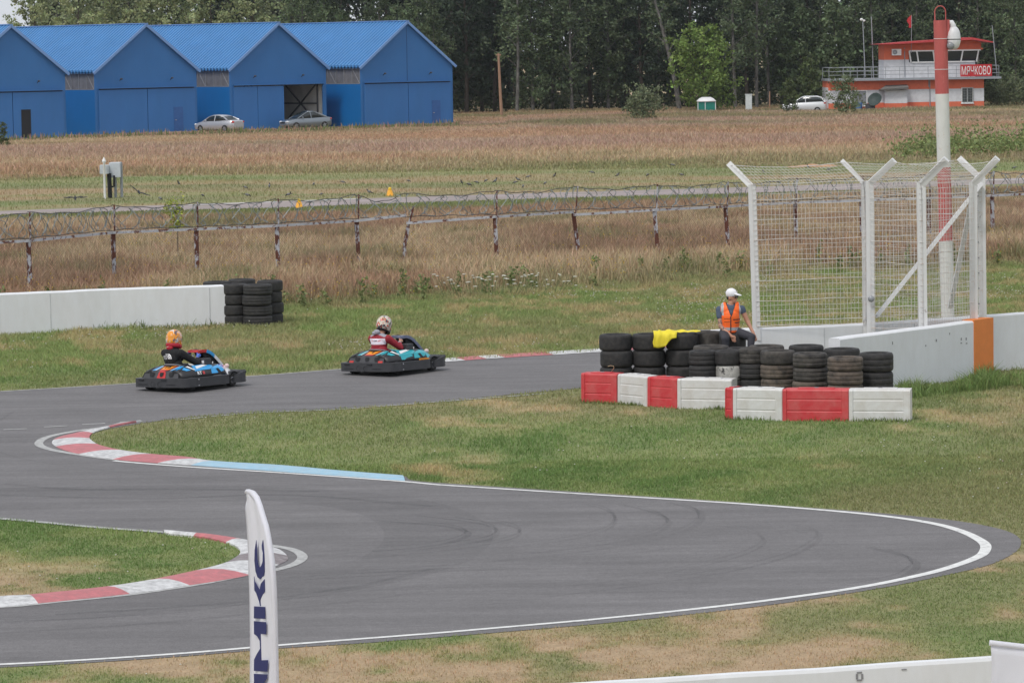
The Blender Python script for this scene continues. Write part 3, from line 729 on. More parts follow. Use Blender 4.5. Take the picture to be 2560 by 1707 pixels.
# ---- cars
def car(name, label, loc, rz, paint, cat='car', L=4.5, Wd=1.76, H=1.45, kind='sedan', group=None):
    t = thing(name, label, cat, loc, rz, group)           # front towards local +y
    m = MB(); hw = Wd / 2
    if kind == 'sedan':
        st = [(-.5, .62, .42, .90), (-.485, .80, .30, .98), (-.42, .92, .22, 1.02), (-.30, .985, .2, 1.02), (-.1, 1., .2, .96), (.12, 1., .2, .94), (.28, .99, .2, .90), (.40, .93, .22, .80), (.47, .82, .28, .68), (.5, .62, .38, .56)]
        roof = [(-.36, 1.02, .70, .01), (-.24, 1.33, .66, .3), (-.12, H, .62, .4), (.02, H, .62, .45), (.12, 1.36, .64, .5), (.27, .95, .72, .95)]
    else:
        st = [(-.5, .70, .42, 1.0), (-.485, .86, .34, 1.12), (-.42, .95, .28, 1.16), (-.25, 1., .26, 1.12), (0, 1., .26, 1.08), (.2, 1., .26, 1.05), (.36, .97, .28, .98), (.45, .88, .34, .86), (.5, .68, .42, .70)]
        roof = [(-.49, 1.10, .72, 0), (-.41, 1.52, .68, .2), (-.30, H, .66, .3), (.0, H, .66, .45), (.08, 1.55, .66, .5), (.24, 1.06, .74, .95)]
    secs = []
    for y, wf, z0, z1 in st:
        w = hw * wf; y *= L; zm = z0 + (z1 - z0) * .55
        secs.append([(-w * .86, y, z0), (-w * .98, y, z0 + .1), (-w, y, zm), (-w * .95, y, z1 - .06), (-w * .80, y, z1), (0, y, z1 + .025), (w * .80, y, z1), (w * .95, y, z1 - .06), (w, y, zm), (w * .98, y, z0 + .1), (w * .86, y, z0)])
    m.loft(secs); m.build('body', paint, t)
    g = MB(); rs = []
    base = lambda yy: np.interp(yy, [s[0] for s in st], [s[3] for s in st]) - .03
    for y, z, wf, _ in roof:
        w = hw * wf; zb = base(y); rs.append([(-hw * .84, y * L, zb), (-w, y * L, max(z - .05, zb + .005)), (-w * .8, y * L, max(z, zb + .01)), (0, y * L, max(z + .02, zb + .02)), (w * .8, y * L, max(z, zb + .01)), (w, y * L, max(z - .05, zb + .005)), (hw * .84, y * L, zb)])
    g.loft(rs); g.build('windows', M_GLASS, t)
    r = MB(); mid = [q for q in roof if q[1] > H - .16]
    rs = []
    for y, z, wf, _ in mid:
        w = hw * wf * 1.02; rs.append([(-w, y * L, z - .075), (-w * .98, y * L, z - .03), (-w * .8, y * L, z + .015), (0, y * L, z + .035), (w * .8, y * L, z + .015), (w * .98, y * L, z - .03), (w, y * L, z - .075)])
    r.loft(rs); 
    for sg in (-1, 1):      # pillars
        a = mid[0]; b = roof[0]; r.tube([(sg * hw * a[2] * 1.0, a[0] * L, a[1] - .05), (sg * hw * .84, b[0] * L, base(b[0]) + .02)], [.05, .10], 5)
        a = mid[-1]; b = roof[-1]; r.tube([(sg * hw * a[2], a[0] * L, a[1] - .05), (sg * hw * .84, b[0] * L, base(b[0]) + .02)], .045, 5)
        r.tube([(sg * hw * .64, -.03 * L, H - .06), (sg * hw * .86, -.04 * L, base(-.04) + .02)], .04, 5)
    r.build('roof', paint, t)
    for y in (-.31, .30):
        for sg in (-1, 1):
            M = Matrix.Rotation(PI / 2, 3, 'Y'); c = (sg * (hw - .10), y * L, .32)
            q = MB(); q.lathe([(.17, -.1), (.24, -.105), (.31, -.09), (.325, -.05), (.325, .05), (.31, .09), (.24, .105), (.17, .1)], 20, 0, c, M, True); wo = q.build('wheel', M_RUB, t)
            q = MB(); 
            for k in range(5):
                a = 2 * PI * k / 5; q.bar((c[0] + sg * .095, c[1], c[2]), (c[0] + sg * .095, c[1] + .2 * math.cos(a), c[2] + .2 * math.sin(a)), .07, .03)
            q.lathe([(.001, .0), (.18, .02), (.21, .02), (.21, -.02)], 16, 0, (c[0] + sg * .08, c[1], c[2]), M); q.build('rim', M_ALLOY, wo)
            q = MB(); q.lathe([(.001, 0), (.38, 0)], 18, 0, (sg * (hw - .012 + (0.0)), c[1], .36), M)
    for sg in (-1, 1):
        q = MB(); q.ell((sg * hw * .66, L * .465, .66 if kind == 'sedan' else .82), (.2, .14, .09), M=Matrix.Rotation(-sg * .5, 3, 'Z')); q.build('headlight', M_LAMPC, t)
        q = MB(); q.ell((sg * hw * .72, -L * .478, .86 if kind == 'sedan' else 1.0), (.17, .09, .09 if kind == 'sedan' else .16), M=Matrix.Rotation(sg * .4, 3, 'Z')); q.build('taillight', M_LAMPR, t)
        q = MB(); q.ell((sg * (hw * .98), L * .16, 1.0 if kind == 'sedan' else 1.15), (.11, .06, .08)); q.build('side_mirror', paint, t)
    q = MB(); q.box((0, -L * .492, .78), (.5, .02, .11)); q.build('number_plate', M_LAMPC, t)
    q = MB(); q.box((0, L * .497, .58 if kind == 'sedan' else .66), (.8, .03, .14)); q.build('grille', M_SLOT, t)
    return t
M_SILV = mat('silver_paint', (.50, .51, .54), .28, .35, var=.03, coat=.6)
M_GREYC = mat('grey_paint', (.22, .25, .28), .28, .4, var=.03, coat=.6)
M_WHC = mat('white_paint_car', (.66, .68, .70), .3, var=.03, coat=.4)
g = G(548, 331); car('parked_car', 'silver sedan parked beside the blue hangars, seen from its rear', g, math.radians(52), M_SILV, group='cars parked by the buildings')
g = G(764, 323); car('parked_car', 'grey sedan parked in front of the open hangar door, nose to the left', g, math.radians(122), M_GREYC, H=1.53, group='cars parked by the buildings')
g = G(2012, 281); car('parked_car', 'white suv half hidden in tall grass left of the control tower', (g.x - .1, g.y - 1, -.10), math.radians(80), M_WHC, L=4.2, H=1.66, kind='suv', group='cars parked by the buildings')
g = G(800, 316)
q = MB(); q.ell((0, 0, .9), (.9, 1.2, .45)); q.box((.2, 0, 1.35), (.7, .9, .25))
for a in (-.8, .8): q.lathe([(.02, -.05), (.25, -.06), (.3, 0), (.25, .06), (.02, .05)], 12, 0, (.2, a, .3), Matrix.Rotation(PI / 2, 3, 'Y'))
o = q.build('covered_vehicle', mat('dark_red_cover', (.22, .012, .02), .6)); o.location = (g.x + .5, g.y + 3.0, 0); tag(o, 'dark red covered vehicle just inside the open hangar behind the grey car', 'vehicle')

# ---- control tower
TD = 350.0
def tw(zx, zy, Y=TD):
    p = ZTW(zx, zy); return P(p[0], p[1], Y)
GZ = 0.0
M_OR = mat('orange_plaster', (.72, .165, .085), .8, var=.1, scale=1.2, col2=(.58, .14, .08), cover=.22, sharp=.4)
M_WP = mat('white_plaster', (.66, .67, .70), .8, var=.06, scale=1.5, col2=(.48, .48, .50), cover=.2, sharp=.4)
M_TR = mat('red_roof_sheet', (.50, .05, .055), .5, var=.12)
M_RAIL = mat('grey_rail_paint', (.30, .32, .35), .5, var=.15)
M_WFR = mat('white_window_frame', (.78, .78, .78), .4)
M_SIGNR = mat('red_sign', (.50, .022, .03), .5, var=.08)
M_WHITE = mat('plain_white', (.80, .80, .80), .5, var=.03)
M_CONC = mat('weathered_concrete', (.15, .14, .13), .9, var=.25)
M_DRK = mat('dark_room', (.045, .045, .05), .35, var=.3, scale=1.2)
X0 = tw(140, 900).x; X1 = tw(1897, 900).x; UXL = tw(778, 700).x; UXR = tw(1868, 700).x
tow = thing('control_tower', 'two storey orange and white striped control building with a railed terrace and red roof', 'building', ((X0 + X1) / 2, TD, 0))
def B(m, x0, x1, y0, y1, z0, z1, mi=0): return m.box(((x0 + x1) / 2, (y0 + y1) / 2, (z0 + z1) / 2), (x1 - x0, y1 - y0, z1 - z0), mi)
DP = 6.5
m = MB()
for z0, z1, mi in ((0, .78, 0), (.78, 2.02, 1), (2.02, 2.92, 0)): B(m, X0, X1, TD, TD + DP, z0, z1, mi)
B(m, X0 - .04, X0 - .005, TD + .2, TD + DP - .2, .3, 2.3, 1)
m.build('lower_storey', [M_OR, M_WP], tow, True)
m = MB(); B(m, X0 - .1, X1 + 1.6, TD - .75, TD + DP + .3, 2.925, 3.12); m.build('terrace_slab', M_RAIL, tow, True)
m = MB()
mid = tw(1060, 600).x
B(m, UXL, mid, TD + .8, TD + 6, 3.13, 4.90, 1); B(m, UXL, mid, TD + .8, TD + 6, 4.90, 6.35, 0)
B(m, mid, UXR - .5, TD + .8, TD + 6, 3.13, 4.62, 1); B(m, mid, UXR + .1, TD + .8, TD + 6, 5.72, 6.35, 0)
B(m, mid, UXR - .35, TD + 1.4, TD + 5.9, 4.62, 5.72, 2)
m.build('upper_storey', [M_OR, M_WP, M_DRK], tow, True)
m = MB(); B(m, mid + 1.2 - 2.2, UXR + .25, TD + .62, TD + .78, 5.76, 5.92); m.build('cornice', M_OR, tow, True)
# flared observation windows
m = MB(); g_ = MB(); zb, zt = 4.62, 5.72
cols = [1060, 1145, 1330, 1490, 1668, 1845]
for k, zx in enumerate(cols):
    xb = tw(zx + (22 if k < 3 else -22 if k > 3 else 0), 650).x; xt = tw(zx, 650).x
    m.bar((xb, TD + .72, zb), (xt, TD + .5, zt), .13, .10, up=(0, 1, 0))
xa = tw(1060, 650).x; xb_ = tw(1862, 650).x
m.bar((xa, TD + .5, zt), (xb_, TD + .5, zt), .12, .12); m.bar((xa + .3, TD + .74, zb), (xb_ - .5, TD + .74, zb), .12, .12); m.bar((xb_ - .3, TD + .74, zb), (xb_ - .3, TD + 5.8, zb), .12, .12); m.bar((xb_, TD + .5, zt), (xb_, TD + 5.8, zt), .12, .12)
wf = m.build('window_band', M_WFR, tow, True)
g_.add([(xa + .3, TD + .76, zb), (xb_ - .4, TD + .76, zb), (xb_ - .05, TD + .55, zt), (xa, TD + .55, zt)], [(0, 1, 2, 3)])
go = g_.build('pane', M_GLASS, wf); go.data.transform(Matrix.Translation(-Vector(tow.location)))
# roof
m = MB()
L0 = tw(680, 515).x; R0 = tw(1998, 500).x; PK = tw(1755, 455).x
poly = [(L0, TD - .4, 6.42), (L0 + 3.0, TD - .4, 6.62), (PK, TD - .4, 6.95), (R0, TD - .4, 6.50), (R0, TD - .4, 6.40), (PK, TD - .4, 6.72), (UXL + .5, TD - .4, 6.38)]
m.prism(poly, (0, 7.5, 0)); m.build('roof', M_TR, tow, True)
m = MB(); m.prism([(UXL + .02, TD + .85, 6.352), (UXR + .1, TD + .85, 6.352), (UXR + .1, TD + .85, 6.47), (PK, TD + .85, 6.73), (UXL + .02, TD + .85, 6.45)], (0, 4.8, 0)); m.build('eaves_board', M_OR, tow, True)
# railing
m = MB(); RL = X0 + .0; RR = tw(2048, 800).x; yf = TD - .68
for z in (3.5, 3.85, 4.22): m.bar((RL, yf, z), (RR, yf, z), .05)
for z in (3.85, 4.22): m.bar((RL, TD + DP, z), (UXL, TD + DP, z), .05); m.bar((RL, yf, z), (RL, TD + DP, z), .05); m.bar((RR, yf, z), (RR, TD + DP, z), .05)
x = RL
while x < RR + .1: m.bar((x, yf, 3.12), (x, yf, 4.24), .05); x += 1.37
x = RL
while x < UXL: m.bar((x, TD + DP, 3.12), (x, TD + DP, 4.24), .05); x += 1.37
m.build('terrace_railing', M_RAIL, tow, True)
# sign
sx0, sx1 = tw(1620, 800).x, tw(1975, 800).x
m = MB(); B(m, sx0, sx1, yf - .12, yf - .06, 3.18, 4.34)
so = m.build('name_sign', M_SIGNR, tow, True)
m = MB(); text_fit(m, 'МЯЧКОВО', ((sx0 + sx1) / 2, yf - .135, 3.76), (1, 0, 0), (0, 0, 1), (sx1 - sx0) * .92, .84, bold=.0)
lo = m.build('lettering', M_WHITE, so); lo.data.transform(Matrix.Translation(-Vector(tow.location)))
# windows, doorway porch, awning, machines
def win(x0, x1, z0, z1, bars=0):
    m = MB(); y = TD - .03
    for a in ((x0, x1, z0, z0 + .09), (x0, x1, z1 - .09, z1), (x0, x0 + .09, z0 + .09, z1 - .09), (x1 - .09, x1, z0 + .09, z1 - .09)): B(m, a[0], a[1], y - .06, y + .02, a[2], a[3])
    B(m, (x0 + x1) / 2 - .04 - .3 * (x1 - x0) * (0 if bars else 1), (x0 + x1) / 2 + .04 - .3 * (x1 - x0) * (0 if bars else 1), y - .05, y + .02, z0 + .09, z1 - .09)
    B(m, x0 - .05, x1 + .05, y - .14, y + .02, z0 - .08, z0 - .003)
    o = m.build('window', M_WFR, tow, True)
    m = MB(); B(m, x0 + .09, x1 - .09, y - .01, y + .01, z0 + .09, z1 - .09); p = m.build('pane', M_GLASS if bars else mat('blind_glass', (.25, .26, .28), .2), o); p.data.transform(Matrix.Translation(-Vector(tow.location)))
    if bars:
        m = MB(); k = x0 + .15
        while k < x1: B(m, k, k + .025, y - .12, y - .09, z0, z1); k += .14
        for k in range(6): z = z0 + .15 + k * .26; B(m, x0, x1, y - .10, y - .08, z, z + .02)
        p = m.build('window_grate', mat('grate', (.22, .24, .25), .5), o); p.data.transform(Matrix.Translation(-Vector(tow.location)))
win(tw(390, 1).x, tw(570, 1).x, .52, 2.02); win(tw(1635, 1).x, tw(1772, 1).x, .62, 2.12, 1)
m = MB(); a, b = tw(760, 1).x, tw(1010, 1).x
B(m, a, b, TD - 1.0, TD - .01, 0, .72, 0); B(m, a, b, TD - 1.0, TD - .01, .72, 1.98, 1); m.build('porch', [M_OR, M_WP], tow, True)
m = MB(); a, b = tw(700, 1).x, tw(1022, 1).x
m.prism([(a, TD - 1.5, 1.98), (b, TD - 1.5, 2.08), (b, TD - 1.5, 2.20), (a + .9, TD - 1.5, 2.50), (b, TD - .01, 2.52)][:3] + [(b - .1, TD - 1.5, 2.22), (a, TD - 1.5, 2.08)], (0, 1.48, .0)); 
m.add([(a, TD - 1.52, 2.1), (b, TD - 1.52, 2.24), (b, TD - .02, 2.5), (a + .7, TD - .02, 2.45)], [(0, 1, 2, 3)]); m.build('porch_roof', M_CONC, tow, True)
m = MB(); a = tw(860, 1).x; m.box((a + .45, TD + .6, 5.63), (.9, .36, .62)); ac = m.build('air_conditioner', M_WFR, tow, True)
m = MB(); m.lathe([(.05, 0), (.2, .02), (.23, 0)], 16, 0, (a + .28, TD + .40, 5.63), Matrix.Rotation(PI / 2, 3, 'X')); fo = m.build('fan_grille', M_RAIL, ac); fo.data.transform(Matrix.Translation(-Vector(tow.location)))
m = MB()
for zx, za, zb2 in ((1010, 540, 870), (1285, 890, 1230), (1275, 985, 905)):
    p = tw(zx, za); q = tw(zx, zb2); yy = TD - .05 if za > 600 else TD + .74; m.tube([(p.x, yy, p.z), (p.x, yy, q.z)], .045, 5)
m.build('drain_pipe', M_RAIL, tow, True)
# masts: things of their own
def mast(za, zb2, label, r=.06, head=None, Y=TD - .4):
    a = tw(*za, Y); b = tw(*zb2, Y); t = thing('mast', label, 'mast', (b.x, b.y, b.z), 0, 'thin masts on the control building')
    m = MB(); m.tube([b, a], [r, r * .8], 6); m.build('pole', M_RAIL, t, True)
    if head:
        m = MB(); m.lathe([(.001, -.12), (.14, -.06), (.17, .05), (.1, .14), (.001, .17)], 10, 0, a + Vector((-.12, 0, .1))); m.lathe([(.001, -.12), (.12, -.06), (.14, .05), (.001, .12)], 10, 0, a + Vector((.12, 0, .02))); m.build('lamp_head', M_WHITE, t, True)
mast((528, 240), (556, 872), 'grey lamp mast with two round heads on the terrace, leftmost of the masts', head=1)
mast((625, 190), (650, 880), 'brown bare mast between the lamp mast and the red flag', Y=TD + 6.3)
mast((1990, 290), (2045, 860), 'leaning thin mast at the right end of the terrace railing', r=.05)
fp0 = tw(1072, 320); t = thing('flag', 'small red flag on a thin pole above the control building roof', 'flag', (fp0.x, TD + .3, 4.0))
m = MB(); a = tw(1080, 175, TD + .3); b = tw(1076, 600, TD + .3); m.tube([b, a], .03, 6); m.build('flagpole', M_RAIL, t, True)
m = MB(); pts = [tw(x, y, TD + .3) for x, y in ((1080, 170), (1080, 315), (1048, 318), (1050, 280), (1025, 240), (1040, 205))]; m.prism(pts, (0, .03, 0)); m.build('cloth', M_SIGNR, t, True)
# barrel and dish beside the tower
p = tw(490, 1245, TD - 3); m = MB(); m.lathe([(.001, 0), (.38, 0), (.4, .25), (.38, .28), (.4, .6), (.38, .63), (.4, .9), (.001, .9)], 16); o = m.build('barrel', mat('blue_plastic', (.03, .10, .25), .5)); o.location = (p.x, TD - 2, 0); tag(o, 'blue plastic barrel at the foot of the control building', 'barrel')
p = tw(655, 1200, TD - 2)
t = thing('satellite_dish', 'dark tilted dish on a stand left of the entrance porch', 'dish', (p.x, TD - 2.5, 0)); m = MB()
M = Matrix.Rotation(math.radians(-40), 3, 'Y') @ Matrix.Rotation(math.radians(50), 3, 'X')
m.lathe([(.001, 0), (.3, .03), (.55, .12), (.7, .24), (.72, .24), (.56, .09), (.3, 0), (.001, -.03)], 18, 0, (.1, 0, 1.05), M); m.build('dish', mat('dark_dish', (.03, .05, .045), .6), t)
m = MB(); m.tube([(0, 0, 0), (0, 0, .95)], .06, 6); m.box((-.4, .1, .5), (.9, .5, .5)); m.build('stand', mat('dark_brace', (.06, .06, .07)), t)

# ---- field things
def cabinet_group():
    Y = G(245, 497).y
    q = lambda zx, zy: P(zx * .3234, 360 + zy * .3234, Y)
    t = thing('post', 'white pointed post next to the grey cabinets on the mown airfield', 'post', (q(808, 415).x, Y, 0))
    m = MB(); x = q(808, 300).x; m.lathe([(.055, 0), (.055, q(0, 160).z), (.10, q(0, 150).z), (.09, q(0, 142).z), (.001, q(0, 112).z)], 12, 0, (x, Y, 0)); m.build('shaft', M_WHITE, t, True)
    t = thing('cabinet', 'smaller light grey electrical cabinet on a dark post, left of the taller one', 'cabinet', (q(800, 415).x + .2, Y, 0), 0, 'electrical cabinets on the airfield')
    a, b = q(766, 235), q(832, 165); m = MB(); m.box(((a.x + b.x) / 2, Y + .5, (a.z + b.z) / 2), (b.x - a.x, .5, b.z - a.z)); m.build('box', mat('cabinet_grey', (.52, .56, .60), .5), t, True, bevel=.02)
    m = MB(); m.tube([(q(832, 0).x, Y + .5, 0), (q(828, 0).x, Y + .5, a.z + .02), ], .11, 6); m.tube([(q(840, 0).x, Y + .45, q(0, 350).z), (q(865, 0).x, Y + .45, q(0, 345).z), (q(868, 0).x, Y + .45, q(0, 260).z)], .05, 5); m.build('post', M_SLOT, t, True)
    t = thing('cabinet', 'taller light grey electrical cabinet on two thin legs beside the smaller one', 'cabinet', (q(880, 415).x, Y + 1, 0), 0, 'electrical cabinets on the airfield')
    a, b = q(833, 265), q(918, 147); m = MB(); m.box(((a.x + b.x) / 2, Y + 1, (a.z + b.z) / 2), (b.x - a.x, .8, b.z - a.z)); m.build('box', mat('cabinet_grey', (.52, .56, .60)), t, True, bevel=.03)
    for zx in (868, 916): m = MB(); m.tube([(q(zx, 0).x, Y + .9, 0), (q(zx, 0).x, Y + .9, b.z)], .07, 6); m.build('leg', M_RAIL, t, True)
cabinet_group()
M_MARK = mat('yellow_marker', (.80, .38, .03), .5, var=.1)
for px, py, lab in ((748, 521, 'orange edge marker left of the thin white line on the taxiway, seen through razor wire'), (975, 490, 'orange edge marker standing alone on the mown grass beyond the taxiway')):
    g = G(px, py); t = thing('edge_marker', lab, 'marker', g, .3, 'orange taxiway edge markers'); m = MB()
    m.lathe([(.21, 0), (.21, .03), (.17, .05), (.10, .27), (.001, .28)], 8); m.build('base', M_MARK, t); m = MB(); m.lathe([(.07, .27), (.085, .33), (.06, .39), (.001, .4)], 10); m.build('lamp', mat('amber_lamp', (.85, .55, .03), .2), t)
g = XA(1254, 352); a = P(1246, 134, g.y); m = MB(); m.tube([(g.x, g.y, 0), (g.x * .55 + a.x * .45, g.y, a.z * .4), (a.x, g.y, a.z)], [.16, .14, .11], 8); m.box((a.x, g.y, a.z - .15), (.5, .12, .12))
o = m.build('wooden_pole', mat('bare_wood', (.34, .20, .13), .8, var=.2, stretch=(4, 4, .5))); tag(o, 'tall bare leaning wooden pole in front of the dark trees', 'pole')
g = G(1767, 283); s = 60300 / g.y / 6.7
t = thing('portable_toilet', 'green cabin with a white domed roof in front of the bright green tree', 'cabin', (g.x, g.y, 0)); hw_ = 46 / (FPX / g.y) / 2; hh = 28 / (FPX / g.y)
m = MB(); m.box((0, .8, hh / 2), (hw_ * 1.9, 1.6, hh)); m.build('walls', mat('teal_green', (.01, .20, .155), .5), t, bevel=.03)
m = MB(); m.box((-.15, -.01, hh / 2), (.06, .05, hh)); m.box((-hw_ * .95, -.01, hh / 2), (.07, .06, hh)); m.box((hw_ * .95, -.01, hh / 2), (.07, .06, hh)); m.build('trim', M_WHITE, t)
m = MB(); m.loft([[(-hw_ * k, .8 - .9 * k2, z), (hw_ * k, .8 - .9 * k2, z), (hw_ * k, .8 + .9 * k2, z), (-hw_ * k, .8 + .9 * k2, z)] for k, k2, z in ((1.02, 1, hh), (1.02, 1, hh + .08), (.75, .8, hh + .32), (.45, .5, hh + .45))]); m.build('roof', M_WHITE, t)
g = G(1872, 281); m = MB(); m.box((0, 0, .85), (.62, .4, 1.7)); m.box((0, 0, 1.73), (.7, .48, .08)); o = m.build('utility_box', mat('pale_box', (.62, .66, .66), .5), bevel=.03); o.location = g; tag(o, 'pale upright utility box standing in the far dry grass', 'box')
m = MB(); m.tube([(0, 0, 0), (.03, 0, 2.0)], [.08, .06], 6); o = m.build('stump', mat('bare_wood', (.34, .20, .13))); o.location = G(1924, 280); tag(o, 'thin bare stump between the utility box and the white suv', 'stump')
# ================================================================ trees
M_LEAF = attr_mat('leaves', .65, 1., 0., spec=.2, transl=.25)
M_BARKW = mat('birch_bark', (.20, .19, .175), .8, var=.2, scale=2, stretch=(1, 1, .6), col2=(.05, .045, .04), cover=.48, sharp=.3)
M_BARKD = mat('dark_bark', (.07, .055, .045), .9, var=.3, scale=3)
def leaf_np(C, n_per, spread, size, col, r, flat=1., colvar=.3, droop=0.):
    """leaf-sized quads scattered round every clump centre"""
    n = len(C) * n_per; c = np.repeat(C, n_per, 0); sp = np.repeat(spread, n_per) if np.ndim(spread) else np.full(n, spread)
    o = r.normal(size=(n, 3)); o *= (r.random((n, 1)) ** .5) * .62; o[:, 2] *= flat
    p = c + o * sp[:, None]; p[:, 2] -= droop * np.abs(o[:, 0]) * sp
    u = r.normal(size=(n, 3)); u /= np.linalg.norm(u, axis=1)[:, None]; v = np.cross(u, r.normal(size=(n, 3))); v /= np.linalg.norm(v, axis=1)[:, None]
    s = size * (.6 + .8 * r.random((n, 1)))
    V = np.stack([p - u * s * .6, p + v * s * .35, p + u * s * .6, p - v * s * .35], 1)
    br = np.repeat(1 + (r.random(len(C)) - .5) * 2 * colvar, n_per)[:, None]
    K = np.array(col) * br * (1 + (r.random((n, 1)) - .5) * .6) * (1 + (r.random((n, 3)) - .5) * .15)
    return V, K
def tree_proto(seed, h, base, rad, col, bark, shape='oval', nb=26, nper=26, leaf=.30, trunk_r=.17, lean=(0, 0)):
    r = np.random.default_rng(seed); m = MB()
    top = np.array([lean[0], lean[1], h]); npt = 9; ax = []
    for k in range(npt):
        t = k / (npt - 1); ax.append(np.array([top[0] * t ** 1.3 + .18 * math.sin(t * 5 + seed), top[1] * t + .12 * math.cos(t * 4 + seed), h * t]))
    m.tube([tuple(a) for a in ax], [trunk_r * (1 - .88 * k / (npt - 1)) for k in range(npt)], 7)
    axis = lambda z: np.array([np.interp(z, [a[2] for a in ax], [a[i] for a in ax]) for i in range(3)])
    C = []; S = []
    for k in range(nb):
        t = (k + r.random()) / nb; z = base + (h - base) * t
        if shape == 'cone': w = rad * (1 - t) ** .8 + .3
        elif shape == 'oval': w = rad * math.sin(PI * min(1, .14 + .84 * t)) ** .7 + .2
        elif shape == 'bush': w = rad * (1 - .5 * t * t)
        else: w = rad * (.75 + .25 * math.sin(t * 9 + seed)) * (1 - .75 * t ** 3)
        a = k * 2.4 + r.random() * .8; w *= .7 + .45 * r.random(); p0 = axis(max(z - w * .35, .3)); up = {'cone': -.10, 'bush': .5}.get(shape, .30)
        p1 = axis(z) + np.array([math.cos(a) * w, math.sin(a) * w, w * up]); pm = (p0 + p1) / 2 + np.array([0, 0, w * .12])
        m.tube([tuple(p0), tuple(pm), tuple(p1)], [trunk_r * .32 * (1 - .6 * t), trunk_r * .2 * (1 - .5 * t), .015], 4, caps=False)
        nc = 4 + int(w * 1.1)
        for q in range(nc):
            f = .30 + .75 * (q + r.random()) / nc; c = p0 * (1 - f) + p1 * f + r.normal(size=3) * np.array([.32, .32, .28]) * (.35 * w + .3)
            c[2] = max(c[2], base * .5 + .2); C.append(c); S.append((.42 + .28 * r.random()) * (.55 + .16 * w) * (1.25 if shape == 'droop' else 1))
    V, K = leaf_np(np.array(C), nper, np.array(S), leaf, col, r, 1.15 if shape == 'droop' else .8, .33)
    return m, V, K
PROTOS = {}
def proto_meshes(key, *a, **k):
    m, V, K = tree_proto(*a, **k)
    bark = a[5]
    t = m.build('trunk', bark); n = len(V)
    c = np_mesh('crown', V.reshape(-1, 3), np.full(n, 4), np.arange(n * 4), M_LEAF, np.repeat(K, 4, 0))
    PROTOS[key] = (t.data, c.data); bpy.data.objects.remove(t); bpy.data.objects.remove(c)
GD = (.058, .080, .052); GM = (.135, .180, .095); GL = (.30, .34, .18); GP = (.26, .30, .18); GY = (.19, .27, .075); GB = (.115, .150, .082)
proto_meshes('pale_a', 1, 17, 1.0, 3.6, GP, M_BARKW, 'oval', 34, 30, .30)
proto_meshes('pale_b', 2, 15, .8, 3.9, GL, M_BARKD, 'oval', 34, 30, .30)
proto_meshes('mid_a', 3, 20, 1.4, 3.4, GM, M_BARKW, 'droop', 40, 30, .30, .2)
proto_meshes('mid_b', 4, 19, 2.0, 3.0, GB, M_BARKW, 'droop', 40, 28, .30, .2)
proto_meshes('dark_a', 5, 22, 2.6, 3.4, GD, M_BARKD, 'cone', 44, 28, .32, .22)
proto_meshes('dark_b', 6, 21, 3.6, 3.0, GD, M_BARKD, 'oval', 38, 26, .32, .24)
proto_meshes('birch', 7, 21, 5.0, 2.8, GB, M_BARKW, 'droop', 26, 20, .28, .20, (.6, 0))
proto_meshes('birch_lean', 8, 21, 6.5, 2.6, GB, M_BARKW, 'droop', 20, 18, .28, .26, (-4.6, 0))
proto_meshes('maple', 9, 8.3, .5, 3.1, GY, M_BARKD, 'oval', 34, 34, .26, .11)
proto_meshes('sapling', 10, 8.5, .5, 1.9, GM, M_BARKD, 'cone', 24, 26, .26, .07)
proto_meshes('sapling_b', 11, 5.5, .3, 1.4, (.105, .135, .055), M_BARKD, 'cone', 18, 24, .24, .05)
proto_meshes('bush', 12, 2.3, .1, 1.6, (.17, .20, .11), M_BARKD, 'bush', 22, 26, .16, .04)
proto_meshes('bush_b', 13, 3.4, .1, 1.5, (.17, .21, .11), M_BARKD, 'bush', 24, 22, .17, .04)
proto_meshes('thin', 14, 9.5, 1.0, 1.7, GP, M_BARKW, 'oval', 18, 10, .24, .07, (.5, 0))
def tree(key, px, Y, name, label, cat='tree', group=None, sc=1., rz=None, szz=None):
    td, cd = PROTOS[key]; p = XA(px, Y)
    t = thing(name, label, cat, (p.x, Y, 0), random.random() * 6.28 if rz is None else rz, group); t.scale = (sc, sc, szz or sc)
    for d, nm in ((td, 'trunk'), (cd, 'crown')):
        o = bpy.data.objects.new(nm, d); COL.objects.link(o); o.parent = t
    return t
# pale deciduous trees behind the hangars
pale = [(20, 392, 'thin', .95), (95, 376, 'pale_b', .95), (150, 388, 'pale_a', 1.1), (205, 372, 'pale_b', 1.), (262, 384, 'pale_a', 1.05), (318, 372, 'pale_b', 1.05), (372, 386, 'pale_a', 1.1), (425, 374, 'pale_b', .98), (480, 386, 'mid_a', .95), (530, 372, 'pale_b', 1.02), (590, 388, 'dark_b', .9), (640, 374, 'pale_b', .95), (700, 380, 'pale_a', 1.), (760, 372, 'mid_a', .85), (815, 388, 'mid_b', .95), (862, 372, 'sapling', 1.25), (905, 374, 'sapling', 1.1), (950, 380, 'mid_b', .95), (1000, 370, 'sapling', 1.3), (1050, 368, 'mid_a', .72), (1085, 366, 'mid_b', .66)]
g0 = 'leafy trees behind the blue hangars'
for k, (px, Y, key, sc) in enumerate(pale):
    lab = f"{ORD[k]} tree from the left behind the hangar roofs, " + {'thin': 'thin and wispy against the sky', 'pale_a': 'pale green birch', 'pale_b': 'light olive and bushy', 'mid_a': 'mid green with drooping twigs', 'mid_b': 'dull green birch with white trunk', 'dark_b': 'dark and dense', 'sapling': 'young and pointed'}[key]
    tree(key, px, Y, 'birch_tree' if key in ('pale_a', 'mid_a', 'mid_b', 'thin') else 'leafy_tree', lab, group=g0, sc=sc)
